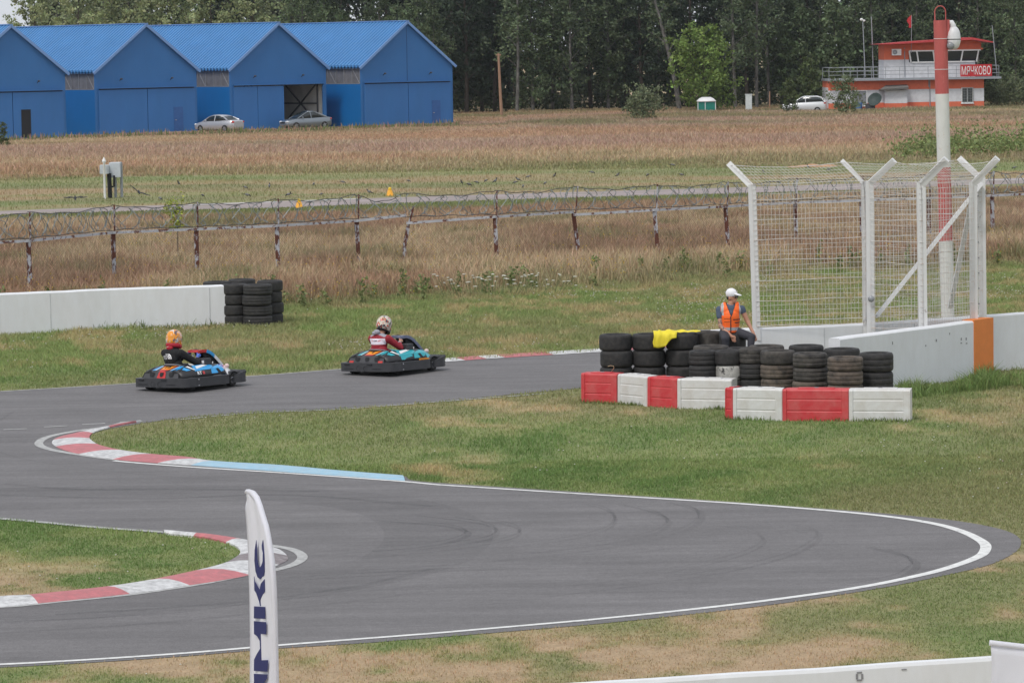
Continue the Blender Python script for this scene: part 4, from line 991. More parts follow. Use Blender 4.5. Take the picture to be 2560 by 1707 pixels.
# dark forest edge to the right
edge = [(1130, 380, 'dark_a', 1.), (1165, 372, 'dark_b', 1.), (1205, 384, 'dark_a', 1.), (1240, 376, 'dark_b', .98), (1330, 368, 'mid_a', .95), (1292, 366, 'birch', 1.), (1385, 374, 'mid_b', 1.), (1430, 368, 'mid_b', .95), (1475, 378, 'dark_b', 1.02), (1520, 372, 'mid_b', .9), (1565, 380, 'dark_a', 1.), (1605, 374, 'dark_b', .95), (1695, 362, 'birch_lean', 1.), (1650, 384, 'mid_b', 1.), (1725, 382, 'dark_b', 1.05), (1790, 384, 'dark_a', 1.05),
        (1838, 366, 'birch', .98), (1870, 376, 'dark_b', 1.), (1895, 368, 'birch', 1.05), (1925, 374, 'birch', .95), (1955, 380, 'mid_b', 1.), (2005, 372, 'sapling', 1.25), (2050, 378, 'mid_b', .95), (2085, 370, 'sapling', 1.3), (2135, 376, 'mid_a', .8), (2180, 372, 'mid_b', .9), (2235, 382, 'dark_a', 1.), (2290, 374, 'mid_b', .92), (2345, 382, 'dark_b', 1.), (2400, 376, 'dark_b', 1.), (2440, 372, 'birch', .92), (2490, 380, 'mid_b', 1.), (2535, 370, 'mid_a', .9), (2580, 376, 'pale_a', .95)]
g1 = 'trees along the dark forest edge'
names = {'dark_a': ('spruce_tree', 'dark spruce'), 'dark_b': ('forest_tree', 'dark leafy tree'), 'mid_a': ('birch_tree', 'broad mid green birch'), 'mid_b': ('birch_tree', 'dull green drooping birch'), 'birch': ('birch_tree', 'slim birch with bare white trunk'), 'birch_lean': ('birch_tree', 'tall leaning birch'), 'sapling': ('young_tree', 'pointed young tree'), 'pale_a': ('birch_tree', 'pale birch')}
edge.sort()
for k, (px, Y, key, sc) in enumerate(edge):
    where = 'right of the hangars' if px < 1250 else 'past the wooden pole' if px < 1450 else 'behind the field bush' if px < 1640 else 'near the bright maple' if px < 1800 else 'left of the tower' if px < 2060 else 'behind the tower' if px < 2470 else 'at the right edge'
    tree(key, px, Y, names[key][0], f"{names[key][1]} {where}, {ORD[k]} along the forest edge", group=g1, sc=sc, rz=0 if 'birch' in key and key != 'birch' else None)
tree('maple', 1762, 356, 'maple_tree', 'bright yellowish green young maple standing before the dark forest', sc=1.02)
tree('bush', 1612, 316, 'bush', 'dense round grey-green bush in the dry field below the forest', 'bush', 'bushes in the far field', 1.12)
tree('bush_b', 2112, 330, 'bush', 'loose upright bush in front of the left window of the control building', 'bush', 'bushes in the far field', .95)
for px, Y, key, sc, lab in ((1972, 343, 'sapling_b', .6, 'small leafy sapling just left of the white suv'), (2022, 354, 'sapling_b', .95, 'sapling rising behind the roof of the white suv'), (2085, 356, 'sapling_b', .8, 'small sapling touching the left corner of the control building')):
    tree(key, px, Y, 'sapling', lab, 'tree', 'saplings by the control building', sc)
for px, Y, sc, lab in ((2490, 356, .9, 'low bush right of the control building'), (2545, 352, 1.1, 'low pale bush at the right edge below the forest')):
    tree('bush', px, Y, 'bush', lab, 'bush', 'bushes in the far field', sc)
tree('sapling_b', 8, 262, 'sapling', 'thin sapling in the dry field at the left edge before the hangar', 'tree', None, .34)
# the forest behind them: one mass of trunks and leaves
r = np.random.default_rng(77); mbk = MB(); C = []
for k in range(190):
    Y = 392 + 70 * r.random(); px = 130 + 2800 * r.random() if k > 20 else 1100 + 1500 * r.random(); 
    X = (px - 1280) / 9000 * Y; h = 17 + 7 * r.random(); h = h * (.8 if px < 300 else 1)
    mbk.tube([(X, Y, 0), (X + r.normal() * .4, Y, h * .5), (X + r.normal() * .6, Y, h)], [.2, .15, .04], 5, caps=False)
    for q in range(60):
        z = 1.0 + (h - 1.) * r.random(); w = 2.6 * math.sin(PI * min(1, .2 + .78 * z / h)); a = r.random() * 6.28; C.append((X + math.cos(a) * w * r.random(), Y + math.sin(a) * w, z))
V, K = leaf_np(np.array(C), 14, 1.25, .62, (.048, .064, .046), r, 1., .35)
wo = np_mesh('woodland', V.reshape(-1, 3), np.full(len(V), 4), np.arange(len(V) * 4), M_LEAF, np.repeat(K, 4, 0)); tag(wo, kind='stuff')
tk = mbk.build('woodland_trunks', M_BARKD); tag(tk, kind='stuff')
# undergrowth along the forest foot
r = np.random.default_rng(5); C = []
for k in range(900):
    Y = 372 + 30 * r.random(); X = -55 + 130 * r.random(); C.append((X, Y, .3 + 1.7 * r.random() ** 1.6))
V, K = leaf_np(np.array(C), 26, 1.1, .34, (.055, .068, .036), r, .9, .4)
un = np_mesh('undergrowth', V.reshape(-1, 3), np.full(len(V), 4), np.arange(len(V) * 4), M_LEAF, np.repeat(K, 4, 0)); tag(un, kind='stuff')
# ================================================================ walls, fences, tyres, barriers
M_WALL = mat('white_wall_paint', (.77, .785, .81), .75, var=.025, scale=2, col2=(.68, .68, .68), cover=.2, sharp=.6, bump=.05, bscale=6, stretch=(1.6, 1.6, .5))
M_WCAP = mat('white_wall_top', (.80, .80, .80), .8, var=.05)
M_ORS = mat('orange_stripe', (.78, .24, .055), .6, var=.06)
M_GAP = mat('wall_joint', (.25, .25, .26), .8); M_JNT = mat('painted_joint', (.56, .57, .59), .8)
def wall_path(name, label, pts, h, th, joints=(), stripe=None, mname='wall'):
    """free-standing wall: pts on the ground = front face, thickness away from the camera"""
    t = thing('wall', label, 'wall', (pts[0][0], pts[0][1], 0), 0, 'low white concrete walls')
    m = MB(); c = MB()
    for k in range(len(pts) - 1):
        a = Vector((pts[k][0], pts[k][1], 0)); b = Vector((pts[k + 1][0], pts[k + 1][1], 0)); d = (b - a).normalized(); n = Vector((-d.y, d.x, 0)) * th
        n_seg = 10; fr = []
        for i in range(n_seg + 1):
            p = a + (b - a) * i / n_seg; z = h + .003 * math.sin(i * 1.7 + k) + .003 * math.sin(i * .8)
            fr.append([p + Vector((0, 0, -.05)), p + Vector((0, 0, z - .03)) , p + n * .12 + Vector((0, 0, z)), p + n * .9 + Vector((0, 0, z)), p + n + Vector((0, 0, z - .03)), p + n + Vector((0, 0, -.05))])
        m.loft(fr, 0, True, True, False)
    m.build('body', M_WALL, t, True)
    for (px, kk) in joints:
        a = Vector((pts[kk][0], pts[kk][1], 0)); b = Vector((pts[kk + 1][0], pts[kk + 1][1], 0)); d = (b - a).normalized(); p = a + (b - a) * px
        m = MB(); q = p - Vector((-d.y, d.x, 0)) * .004; m.box(q + Vector((0, 0, h / 2 - .02)), (.018, .012, h - .06), rz=math.atan2(d.y, d.x)); m.build('joint', M_JNT, t, True)
    if stripe:
        f0, f1, kk = stripe; a = Vector((pts[kk][0], pts[kk][1], 0)); b = Vector((pts[kk + 1][0], pts[kk + 1][1], 0)); d = (b - a).normalized(); n = Vector((-d.y, d.x, 0))
        p = a + (b - a) * f0; q = a + (b - a) * f1; m = MB(); z = h + .022
        m.loft([[u - n * .012, u - n * .012 + Vector((0, 0, z)), u + n * (th + .012) + Vector((0, 0, z)), u + n * (th + .012)] for u in (p, q)], 0, True, True, False); m.build('orange_stripe', M_ORS, t, True)
    return t
def top(px, py, h):                     # ground point under a wall-top pixel
    d = G(px, py, h); return (d.x, d.y)
WL = [top(-160, 744, 1.0), top(0, 735, 1.), top(275, 722.5, 1.), top(563, 713, 1.)]
wall_path('w', 'long low white wall at the left ending at the black tyre stacks', WL, 1.0, .30, [(.45, 1), (.86, 2)])
W1 = [P(1751, 828, 69.9), P(1888, 821, 70.3), P(2165, 803.5, 71.0), P(2560, 780, 73.2), P(2800, 766, 74.5)]; W1 = [(p.x, p.y) for p in W1]
W1H = 6.7 - (821 - 109.3) / (9000 / 70.3)
wall_path('w', 'white wall running behind the seated marshal and under the mesh fence', W1, W1H, .22, [(.62, 1), (.99, 1), (.3, 2)])
W2 = [top(2100, 846, 1.15), top(2483, 796.5, 1.15), top(2500, 795, 1.15)]
wall_path('w', 'white wall angled in front of the fence with an orange stripe at its end', W2[:2], 1.15, .26, [], (.865, .998, 0))
m = MB()
for zx, zy in ((1880, 1465), (1915, 1465), (1880, 1500), (1915, 1502)):
    pass
# small scuffs on the wall face, kept as marks proud of it
a = Vector((*W2[0], 0)); b = Vector((*W2[1], 0)); d = (b - a).normalized(); nn = Vector((d.y, -d.x, 0)) * .006
for zx, zy, w_, h_ in ((1878, 1470, .03, .05), (1915, 1468, .03, .05), (1878, 1500, .05, .02), (1918, 1502, .05, .02), (1690, 1480, .03, .05), (1360, 1500, .02, .06), (1610, 1520, .03, .03), (1790, 1430, .02, .04)):
    px, py = ZF4(zx, zy); r0 = ray(px, py); den = r0.dot(Vector((-d.y, d.x, 0))); tt = (a - Vector((0, 0, CAMH))).dot(Vector((-d.y, d.x, 0))) / den; p = Vector((0, 0, CAMH)) + r0 * tt + nn
    m.box(p, (w_, .004, h_), rz=math.atan2(d.y, d.x) + .0)
o = m.build('scuffs', M_GAP); tw2 = [x for x in bpy.data.objects if x.get('label', '').startswith('white wall angled')][0]
o.data.transform(Matrix.Translation(-tw2.location)); o.parent = tw2
# foreground wall
FW = [top(600, 1765, 1.0), top(1411, 1713, 1.), top(2475, 1644, 1.), top(2700, 1631, 1.)]
M_FW = M_WALL
t = wall_path('w', 'weathered white wall along the bottom right edge in the foreground', FW, 1.0, .12, [])
m = MB()
for px, py, w_, h_ in ((1690, 1695, .05, .012), (1740, 1690, .10, .014), (1850, 1684, .04, .01), (1905, 1680, .06, .012), (2130, 1668, .03, .02), (2142, 1690, .02, .05), (2155, 1690, .02, .05), (2148, 1699, .05, .015), (2148, 1680, .05, .015), (2260, 1672, .05, .01), (1500, 1706, .05, .012)):
    a = Vector((*FW[1], 0)); b = Vector((*FW[2], 0)); d = (b - a).normalized(); N_ = Vector((-d.y, d.x, 0)); r0 = ray(px, py); p = Vector((0, 0, CAMH)) + r0 * ((a - Vector((0, 0, CAMH))).dot(N_) / r0.dot(N_)) - N_ * .005
    if p.z < .97: m.box(p, (w_, .004, h_), rz=math.atan2(d.y, d.x))
m.build('scuffs', M_GAP, t, True)

# ---- rusty boundary fence with razor wire
M_RUST = mat('rusty_painted_steel', (.105, .035, .022), .85, var=.3, scale=5, col2=(.42, .44, .48), cover=.42, sharp=.08, stretch=(1, 1, .5))
M_RAILP = mat('flaking_grey_rail', (.50, .52, .56), .7, var=.12, scale=3, col2=(.15, .06, .04), cover=.36, sharp=.08)
M_WIRE = mat('barbed_steel', (.06, .06, .06), .6, .2, var=.4, scale=8)
M_MESHW = mat('chain_link_wire', (.22, .17, .13), .6, .3)
posts = [(-150, 614), (71, 602), (282, 581.5), (490, 573), (692, 564.5), (891, 552), (1016, 548), (1237, 542), (1433, 530), (1636, 525), (1813, 516.5), (1987, 506.5), (2153, 501), (2321, 496), (2480, 489), (2640, 482)]
tops = {}
PR = []
for px, py in posts:
    yh = 119 + (1280 - px) * .01606; Y = 9000 * 5.15 / (py - yh); PR.append(P(px, py, Y))
fen = thing('boundary_fence', 'long rusty steel fence with chain link and a coil of razor wire on top', 'fence', (PR[0].x, PR[0].y, 0))
leans = [0, 0, 0, 0, 0, .03, .0, .02, .12, .06, .06, .02, 0, 0, 0, 0]
for k, p in enumerate(PR):
    lx = leans[k]; bx = p.x + lx * 1.5 + .02; m = MB()
    if k == 6:
        m.bar((p.x - .05, p.y, 0), (p.x - .08, p.y, .7), .11, .10, up=(0, 1, 0)); m.bar((p.x - .08, p.y, .7), (p.x + .05, p.y, 1.35), .11, .10, up=(0, 1, 0)); m.bar((p.x + .05, p.y, 1.33), (p.x + .22, p.y, 1.95), .07, .07, up=(0, 1, 0))
    else:
        m.bar((bx, p.y, -.1), (p.x, p.y, p.z - .02), .125, .09, up=(0, 1, 0))
        m.bar((p.x + .05, p.y, p.z - .3), (p.x + .06 + lx * .8, p.y, p.z + .80), .045, .045, up=(0, 1, 0))
    m.build('post', M_RUST, fen, True)
for k in range(len(PR) - 1):
    a, b = PR[k].copy(), PR[k + 1].copy(); m = MB()
    if k == 5: b.z += .12
    if k == 6: a.z -= .12
    if k == 8: a.z -= .09
    m.bar(a + Vector((0, -.06, 0)), b + Vector((0, -.06, 0)), .05, .075); m.build('top_rail', M_RAILP, fen, True)
# chain link
m = MB()
for k in range(len(PR) - 1):
    a, b = PR[k], PR[k + 1]; L_ = (b - a).length; n = int(L_ / .085); H_ = 1.45
    for i in range(-int(H_ / .085), n):
        for sg in (0, 1):
            u0 = i * .085; u1 = u0 + H_; z0, z1 = (.05, .05 + H_) if sg else (.05 + H_, .05)
            if u0 < 0: z0 += (z1 - z0) * (-u0) / H_; u0 = 0
            if u1 > L_: z1 = z0 + (z1 - z0) * (L_ - u0) / max(u1 - u0, 1e-3); u1 = L_
            if u1 - u0 < .02: continue
            d = (b - a) / L_; p = Vector((a.x + d.x * u0, a.y + d.y * u0, z0)); q = Vector((a.x + d.x * u1, a.y + d.y * u1, z1)); m.bar(p, q, .0035)
m.build('chain_link', M_MESHW, fen, True, norm=False)
# razor wire: a flattened coil between a top and a bottom strand
m = MB(); rr = random.Random(3)
for k in range(len(PR) - 1):
    a, b = PR[k], PR[k + 1]; n = 30; L_ = (b - a).length
    sag = .10 if k not in (5,) else .22
    up = lambda t: a.z + (b.z - a.z) * t + .78 - sag * math.sin(PI * t) ** 1.3 + .02 * math.sin(t * 17 + k)
    lo = lambda t: a.z + (b.z - a.z) * t + .06 + .03 * math.sin(PI * t * 3) ** 2
    at_ = lambda t: a + (b - a) * t
    for fn in (up, lo):
        pts = [Vector((at_(i / n).x, at_(i / n).y - .03, fn(i / n))) for i in range(n + 1)]; m.tube(pts, .013, 3, 0, False, False)
    turns = max(3, int(L_ / .30)); N_ = turns * 12; pts = []
    ph = rr.random() * 6
    for i in range(N_ + 1):
        t = i / N_; an = t * turns * 2 * PI + ph; c = (up(t) + lo(t)) / 2; h = (up(t) - lo(t)) / 2; tt = min(1, max(0, t + .10 / L_ * math.sin(an * .5 + 1) + .13 / L_ * math.sin(an * 2.3)))
        q = at_(tt); pts.append(Vector((q.x, q.y + math.sin(an) * .30 - .02, c + h * math.cos(an) * (.9 + .1 * rr.random()))))
    m.tube(pts, .012, 3, 1, False, False)
    for i in range(0, len(pts) - 1):
        p = pts[i]; v = Vector((rr.uniform(-1, 1), rr.uniform(-.3, .3), rr.uniform(-1, 1))).normalized() * .045; m.bar(p - v, p + v, .013, .004, 1)
m.build('razor_wire', [M_WIRE, mat('galvanised_barbs', (.22, .25, .25), .5, .2, var=.4, scale=6)], fen, True, norm=False)

# ---- white mesh fence on the wall
M_WP2 = mat('white_post_paint', (.70, .70, .70), .6, var=.05, scale=3, col2=(.16, .09, .075), cover=.09, sharp=.06, stretch=(1, 1, .7))
M_WW = mat('white_mesh_wire', (.64, .62, .60), .6, var=.1, scale=4, col2=(.50, .33, .22), cover=.25, sharp=.2)
fw = thing('mesh_fence', 'tall white welded mesh fence with slanted outriggers standing on the wall', 'fence', (P(2100, 830, 71).x, 71, 0))
def f4(zx, zy, Y): p = ZF4(zx, zy); return P(p[0], p[1], Y)
BW = .145
PP = {}
def wpost(key, ztop, zbot, Y, arm, armY, w=BW, zb=.9):
    a = f4(*ztop, Y); b = f4(*zbot, Y); d = (a - b); b = b + d * ((zb - b.z) / d.z)
    m = MB(); m.bar(b, a, w, .11, up=(0, 1, 0)); tip = f4(*arm, Y); tip.y = Y + armY
    m.bar(a - Vector((0, 0, .05)), tip, w * .80, .10, up=(0, 1, 0)); m.build('post', M_WP2, fw, True); PP[key] = (b, a, tip)
wpost(1, (300, 305), (335, 1400), 70.36, (133, 152), .25)
wpost(2, (1145, 280), (1160, 1430), 70.9, (990, 130), .25, .10)
wpost('2b', (1187, 282), (1197, 1430), 70.75, (1365, 122), -.25, .15)
wpost(3, (1576, 292), (1590, 1380), 70.35, (1757, 112), -.25, .17)
wpost(4, (1968, 285), (1975, 1330), 71.6, (2140, 105), -.25, .15)
wpost(5, (2030, 250), (2040, 1300), 72.5, (1876, 112), .25, .15)
def mesh_panel(k0, k1, slant=True, seed=0, zb=None):
    b0, a0, t0 = PP[k0]; b1, a1, t1 = PP[k1]; rr = random.Random(seed); m = MB()
    b0 = b0.copy(); b1 = b1.copy(); z0 = zb or W1H + .04
    b0 += (a0 - b0) * ((z0 - b0.z) / (a0.z - b0.z)); b1 += (a1 - b1) * ((z0 - b1.z) / (a1.z - b1.z)); off = Vector((0, -.075, 0))
    L_ = (a1 - a0).length; nv = int(L_ / .075); nh = 28
    for i in range(nv + 1):
        t = i / nv; top_ = a0.lerp(a1, t); bot_ = b0.lerp(b1, t); mid = top_.lerp(bot_, .06) + Vector((.0, 0, 0)); j = Vector((.015 * math.sin(i * .9), 0, 0))
        m.tube([bot_ + off, bot_.lerp(top_, .5) + off + j, mid + off, top_ + off + Vector((-.02 if slant else 0, 0, 0))], .0036, 3, 0, False, False)
        if slant:
            tt = t0.lerp(t1, t); sag = .07 * math.sin(PI * t); m.tube([top_ + off, tt.lerp(top_, .08) + off - Vector((0, 0, sag))], .0036, 3, 0, False, False)
    for i in range(nh + 1):
        t = i / nh; p = b0.lerp(a0, t); q = b1.lerp(a1, t); w_ = .018 * math.sin(i * 1.9 + seed); r_ = .0070 if i % 4 == 1 or i in (0, nh) else .0036
        m.tube([p + off, p.lerp(q, .3) + off + Vector((0, 0, w_)), p.lerp(q, .7) + off + Vector((0, 0, -w_)), q + off], r_, 3, 0, False, False)
    if slant:
        for i in range(1, 7):
            t = i / 6; p = a0.lerp(t0, t * .93); q = a1.lerp(t1, t * .93); m.tube([p + off] + [p.lerp(q, u) + off - Vector((0, 0, .07 * math.sin(PI * u) * t)) for u in (.25, .5, .75)] + [q + off], .0036 if i < 6 else .007, 3, 0, False, False)
    m.build('mesh_panel', M_WW, fw, True, norm=False)
mesh_panel(1, 2, True, 1); mesh_panel('2b', 3, True, 2, .98); mesh_panel(3, 4, True, 3, .98); mesh_panel(2, 5, True, 5)
m = MB(); a = f4(1240, 1300, 70.98); b = f4(2030, 300, 72.4); m.bar(a, b, .07, .13, up=(0, 1, 0)); m.build('brace', M_WP2, fw, True)
m = MB(); a = f4(1795, 1230, 74.2); b = f4(1985, 300, 71.8); m.bar(a, b, .09, .09, up=(0, 1, 0)); m.build('brace', M_WP2, fw, True)
for k in range(9):
    z = 1.4 + k * .31; b0, a0, t0 = PP[5]; u = (z - b0.z) / (a0.z - b0.z); p = b0.lerp(a0, u); m = MB(); m.box(p + Vector((-.09, -.06, 0)), (.05, .03, .02)); m.build('hook', M_STEEL, fw, True)
p = f4(1200, 1168, 70.6); m = MB(); m.ell(p, (.065, .04, .065)); m.build('clamp', M_STEEL, fw, True)
# ---- red and white pole with camera
PY = 76.0
def pl(zx, zy): p = ZTW(zx, zy); return P(p[0], p[1], PY)
pr = .143
pt = pl(1403, 232); pb = P(2371, 812, PY); pb.z = 0; pb.x = P(2368, 812, PY).x + .03
M_PR = mat('faded_red_paint', (.47, .105, .095), .7, var=.1, scale=6, col2=(.62, .22, .20), cover=.14, sharp=.15, stretch=(1, 1, .4))
M_PW = mat('dirty_white_paint', (.66, .66, .62), .7, var=.06, scale=6, col2=(.50, .33, .18), cover=.14, sharp=.1, stretch=(1, 1, .5))
t = thing('striped_pole', 'tall red and white banded steel pole rising behind the mesh fence', 'pole', (pb.x, pb.y, 0))
zz = [0]
for sy in (603, 418, 235): zz.append(P(2360, sy, PY).z)
zz.append(pt.z)
for k in range(4):
    m = MB(); A_ = pb.lerp(pt, zz[k] / pt.z); B_ = pb.lerp(pt, zz[k + 1] / pt.z); m.tube([A_, B_], pr, 28); m.build('white_band' if k % 2 == 0 else 'red_band', M_PW if k % 2 == 0 else M_PR, t, True)
m = MB(); c = pt + Vector((-.0, 0, 0)); m.tube([c + Vector((-.11, 0, -.1)), c + Vector((-.115, 0, .17))] + [c + Vector((.115 * math.cos(a), 0, .17 + .13 * math.sin(a))) for a in np.linspace(PI, 0, 9)] + [c + Vector((.115, 0, -.1))], .013, 6); m.build('lifting_hoop', M_PR, t, True)
for sy in (97.5, 174):
    z = P(2360, sy, PY).z; cc = pb.lerp(pt, z / pt.z); m = MB(); m.lathe([(pr + .003, -.006), (pr + .008, 0), (pr + .003, .006)], 28, 0, cc, closed=True); m.build('clamp_wire', M_WHITE, t, True)
m = MB(); m.box(pt + Vector((.165, 0, -.16)), (.05, .12, .34)); m.build('bracket', M_PR, t, True)
ct = thing('security_camera', 'white dome camera bolted to the right of the red pole top', 'camera', (pt.x + .3, PY, pl(1550, 500).z))
def cp(zx, zy, dy=0): p = pl(zx, zy); p.y += dy; return p
c = cp(1555, 425); m = MB(); r_ = .148; ht = lambda z1, z2: abs(cp(1550, z1).z - cp(1550, z2).z)
zt = cp(1550, 305).z; zc = cp(1550, 447).z; zb = cp(1550, 562).z
m.lathe([(.001, zt - c.z + .01), (.06, zt - c.z), (.105, zt - c.z - .05), (.135, zt - c.z - .13), (.148, zt - c.z - .25), (r_, zc - c.z + .005)], 24, 0, c); m.build('housing', mat('camera_white', (.72, .72, .73), .4), ct, True)
m = MB(); m.lathe([(r_ * .99, zc - c.z), (r_, zc - c.z - .02), (.14, zb - c.z + .14), (.115, zb - c.z + .06), (.07, zb - c.z + .01), (.001, zb - c.z)], 24, 0, c); d_ = m.build('dome', mat('camera_white', (.72, .72, .73)), ct, True)
m = MB(); m.lathe([(r_ + .004, zc - c.z - .008), (r_ + .006, zc - c.z), (r_ + .004, zc - c.z + .008)], 24, 0, c, closed=True); m.build('seam', M_SLOT, ct, True)
m = MB(); e = cp(1525, 520); m.ell((e.x - .02, e.y - .10, e.z), (.085, .07, .085)); m.build('lens', mat('lens_grey', (.25, .26, .27), .2), ct, True)
m = MB(); m.tube([cp(1490, 255), cp(1530, 258), cp(1545, 290), cp(1550, 320)], [.045, .06, .065, .07], 10); m.build('arm', mat('camera_white', (.72, .72, .73)), ct, True)

# ---- tyres
def tyre_mesh(name, R, h, mt, mi='', grooves=2):
    m = MB(); ri = R * .60
    prof = [(ri, .12 * h), (ri * 1.04, .03 * h), (R * .80, 0), (R * .93, .03 * h), (R * .985, .12 * h), (R, .22 * h)]
    for g in range(grooves):
        z = h * (.34 + .32 * g / max(grooves - 1, 1)); prof += [(R, z - .012), (R - .003, z - .008), (R - .003, z + .008), (R, z + .012)]
    prof += [(R, .78 * h), (R * .985, .88 * h), (R * .93, .97 * h), (R * .80, h), (ri * 1.04, .97 * h), (ri, .88 * h), (ri * 1.0, .80 * h), (R * .9, .7 * h), (R * .9, .3 * h), (ri, .2 * h)]
    m.lathe(prof, 36, 0, closed=True); o = m.build(name, mt); me = o.data; bpy.data.objects.remove(o); return me
M_T1 = mat('tyre_black', (.020, .020, .021), .75, var=.35, scale=7, col2=(.055, .05, .046), cover=.28, sharp=.4, bump=.4, bscale=60)
M_T2 = mat('tyre_muddy', (.080, .072, .064), .85, var=.35, scale=5, col2=(.022, .021, .021), cover=.42, sharp=.3, bump=.4, bscale=60)
M_T3 = mat('tyre_whitewashed', (.42, .41, .38), .8, var=.25, scale=6, col2=(.03, .03, .03), cover=.36, sharp=.12)
M_T4 = mat('tyre_brown', (.125, .100, .080), .85, var=.3, scale=5, col2=(.028, .026, .025), cover=.35, sharp=.3, bump=.4, bscale=60)
TM = {}
LV = {4: ['top', 'second', 'third', 'bottom'], 3: ['top', 'middle', 'bottom'], 2: ['top', 'bottom']}
def stack(px, Y, R, hs, mts, where, group, jit=.02):
    """hs bottom to top"""
    p = XA(px, Y); z = 0; n = len(hs); rr = random.Random(int(px * 7))
    for k, h in enumerate(hs):
        mt = mts[k]; key = (R, h, mt.name)
        if key not in TM: TM[key] = tyre_mesh('tyre', R, h, mt, grooves=rr.choice([0, 0, 2]))
        o = bpy.data.objects.new('tyre', TM[key]); COL.objects.link(o); jx = rr.uniform(-jit, jit) if k < n - 1 or n == 1 else rr.uniform(-jit, jit) * .7
        o.location = (p.x + jx, Y + rr.uniform(-jit, jit), z); o.rotation_euler = (0, 0, rr.random() * 6.28)
        desc = {'tyre_black': 'black', 'tyre_muddy': 'mud-stained', 'tyre_whitewashed': 'white-painted worn', 'tyre_brown': 'brown dusty'}[mt.name]
        tag(o, f"{desc} tyre, {LV[n][n - 1 - k]} of the {where}", 'tyre', group); z += h + .002
    return z
g1 = 'black tyres stacked behind the plastic barriers'
b4 = [M_T1] * 4
big = [.235, .313, .313, .313]
stack(1542, 69.0, .318, big, b4, 'leftmost big stack behind the red block', g1)
stack(1624, 69.0, .318, big, b4, 'second big stack, under the yellow cloth edge', g1)
stack(1707, 69.0, .318, big, b4, 'third big stack, under the yellow cloth middle', g1)
stack(1771, 69.25, .31, big, [M_T1, M_T1, M_T1, M_T2], 'big stack just left of the marshal', g1)
stack(1833, 68.95, .26, big, b4, 'stack the marshal sits on', g1, .005)
sm4 = [.18, .272, .272, .272]
stack(1757, 67.1, .262, sm4, [M_T1, M_T1, M_T1, M_T1], 'front small stack left of the whitewashed one', g1)
stack(1823, 67.0, .26, [.18, .272, .272, .272], [M_T1, M_T1, M_T3, M_T1], 'small stack with a whitewashed tyre', g1)
stack(1884, 66.9, .27, [.2, .272, .285, .285], [M_T1, M_T1, M_T1, M_T2], 'small stack right of the whitewashed one', g1)
stack(1778, 67.75, .34, [.25, .26, .26, .26], [M_T1, M_T1, M_T1, M_T2], 'rear stack before the marshal knees', g1)
stack(1852, 67.65, .30, [.24, .25, .25, .25], b4, 'rear stack just right of the marshal hand', g1)
stack(1918, 67.5, .335, [.26, .26, .26, .26], [M_T1, M_T1, M_T2, M_T2], 'rear stack behind the muddy ones', g1)
stack(1945, 66.5, .325, [.255, .257, .257, .257], [M_T4, M_T4, M_T4, M_T2], 'leftmost muddy stack of four', g1, .015)
stack(2026, 65.9, .318, [.25, .257, .257, .257], [M_T4, M_T4, M_T2, M_T2], 'middle muddy stack in the front row', g1, .02)
stack(2113, 65.2, .325, [.25, .25, .25, .25], [M_T4, M_T4, M_T4, M_T4], 'rightmost muddy stack with sagging top tyre', g1, .02)
stack(2190, 65.7, .318, [.335, .345, .345], [M_T1, M_T1, M_T1], 'rightmost stack of wide tyres by the white wall', g1, .02)
stack(2018, 67.4, .33, [.26, .26, .26, .26], b4, 'rear stack behind the middle muddy one', g1)
stack(2105, 67.0, .34, [.25, .25, .25, .25], b4, 'rear stack behind the rightmost muddy one', g1)
g2 = 'black tyres stacked at the end of the left wall'
h4 = [.25, .255, .255, .255]
stack(587, 88.4, .32, h4, b4, 'left wall end stack touching the wall', g2, .02)
stack(646, 88.1, .36, h4, b4, 'widest stack at the left wall end', g2, .03)
stack(676, 88.7, .32, [.26, .27, .27, .27], b4, 'rightmost stack at the left wall end', g2, .025)
stack(545, 89.2, .36, [.25, .26, .26, .26], b4, 'stack half hidden behind the left wall', g2)
stack(606, 89.35, .34, [.26, .27, .27, .27], b4, 'back stack between the left wall end stacks', g2)

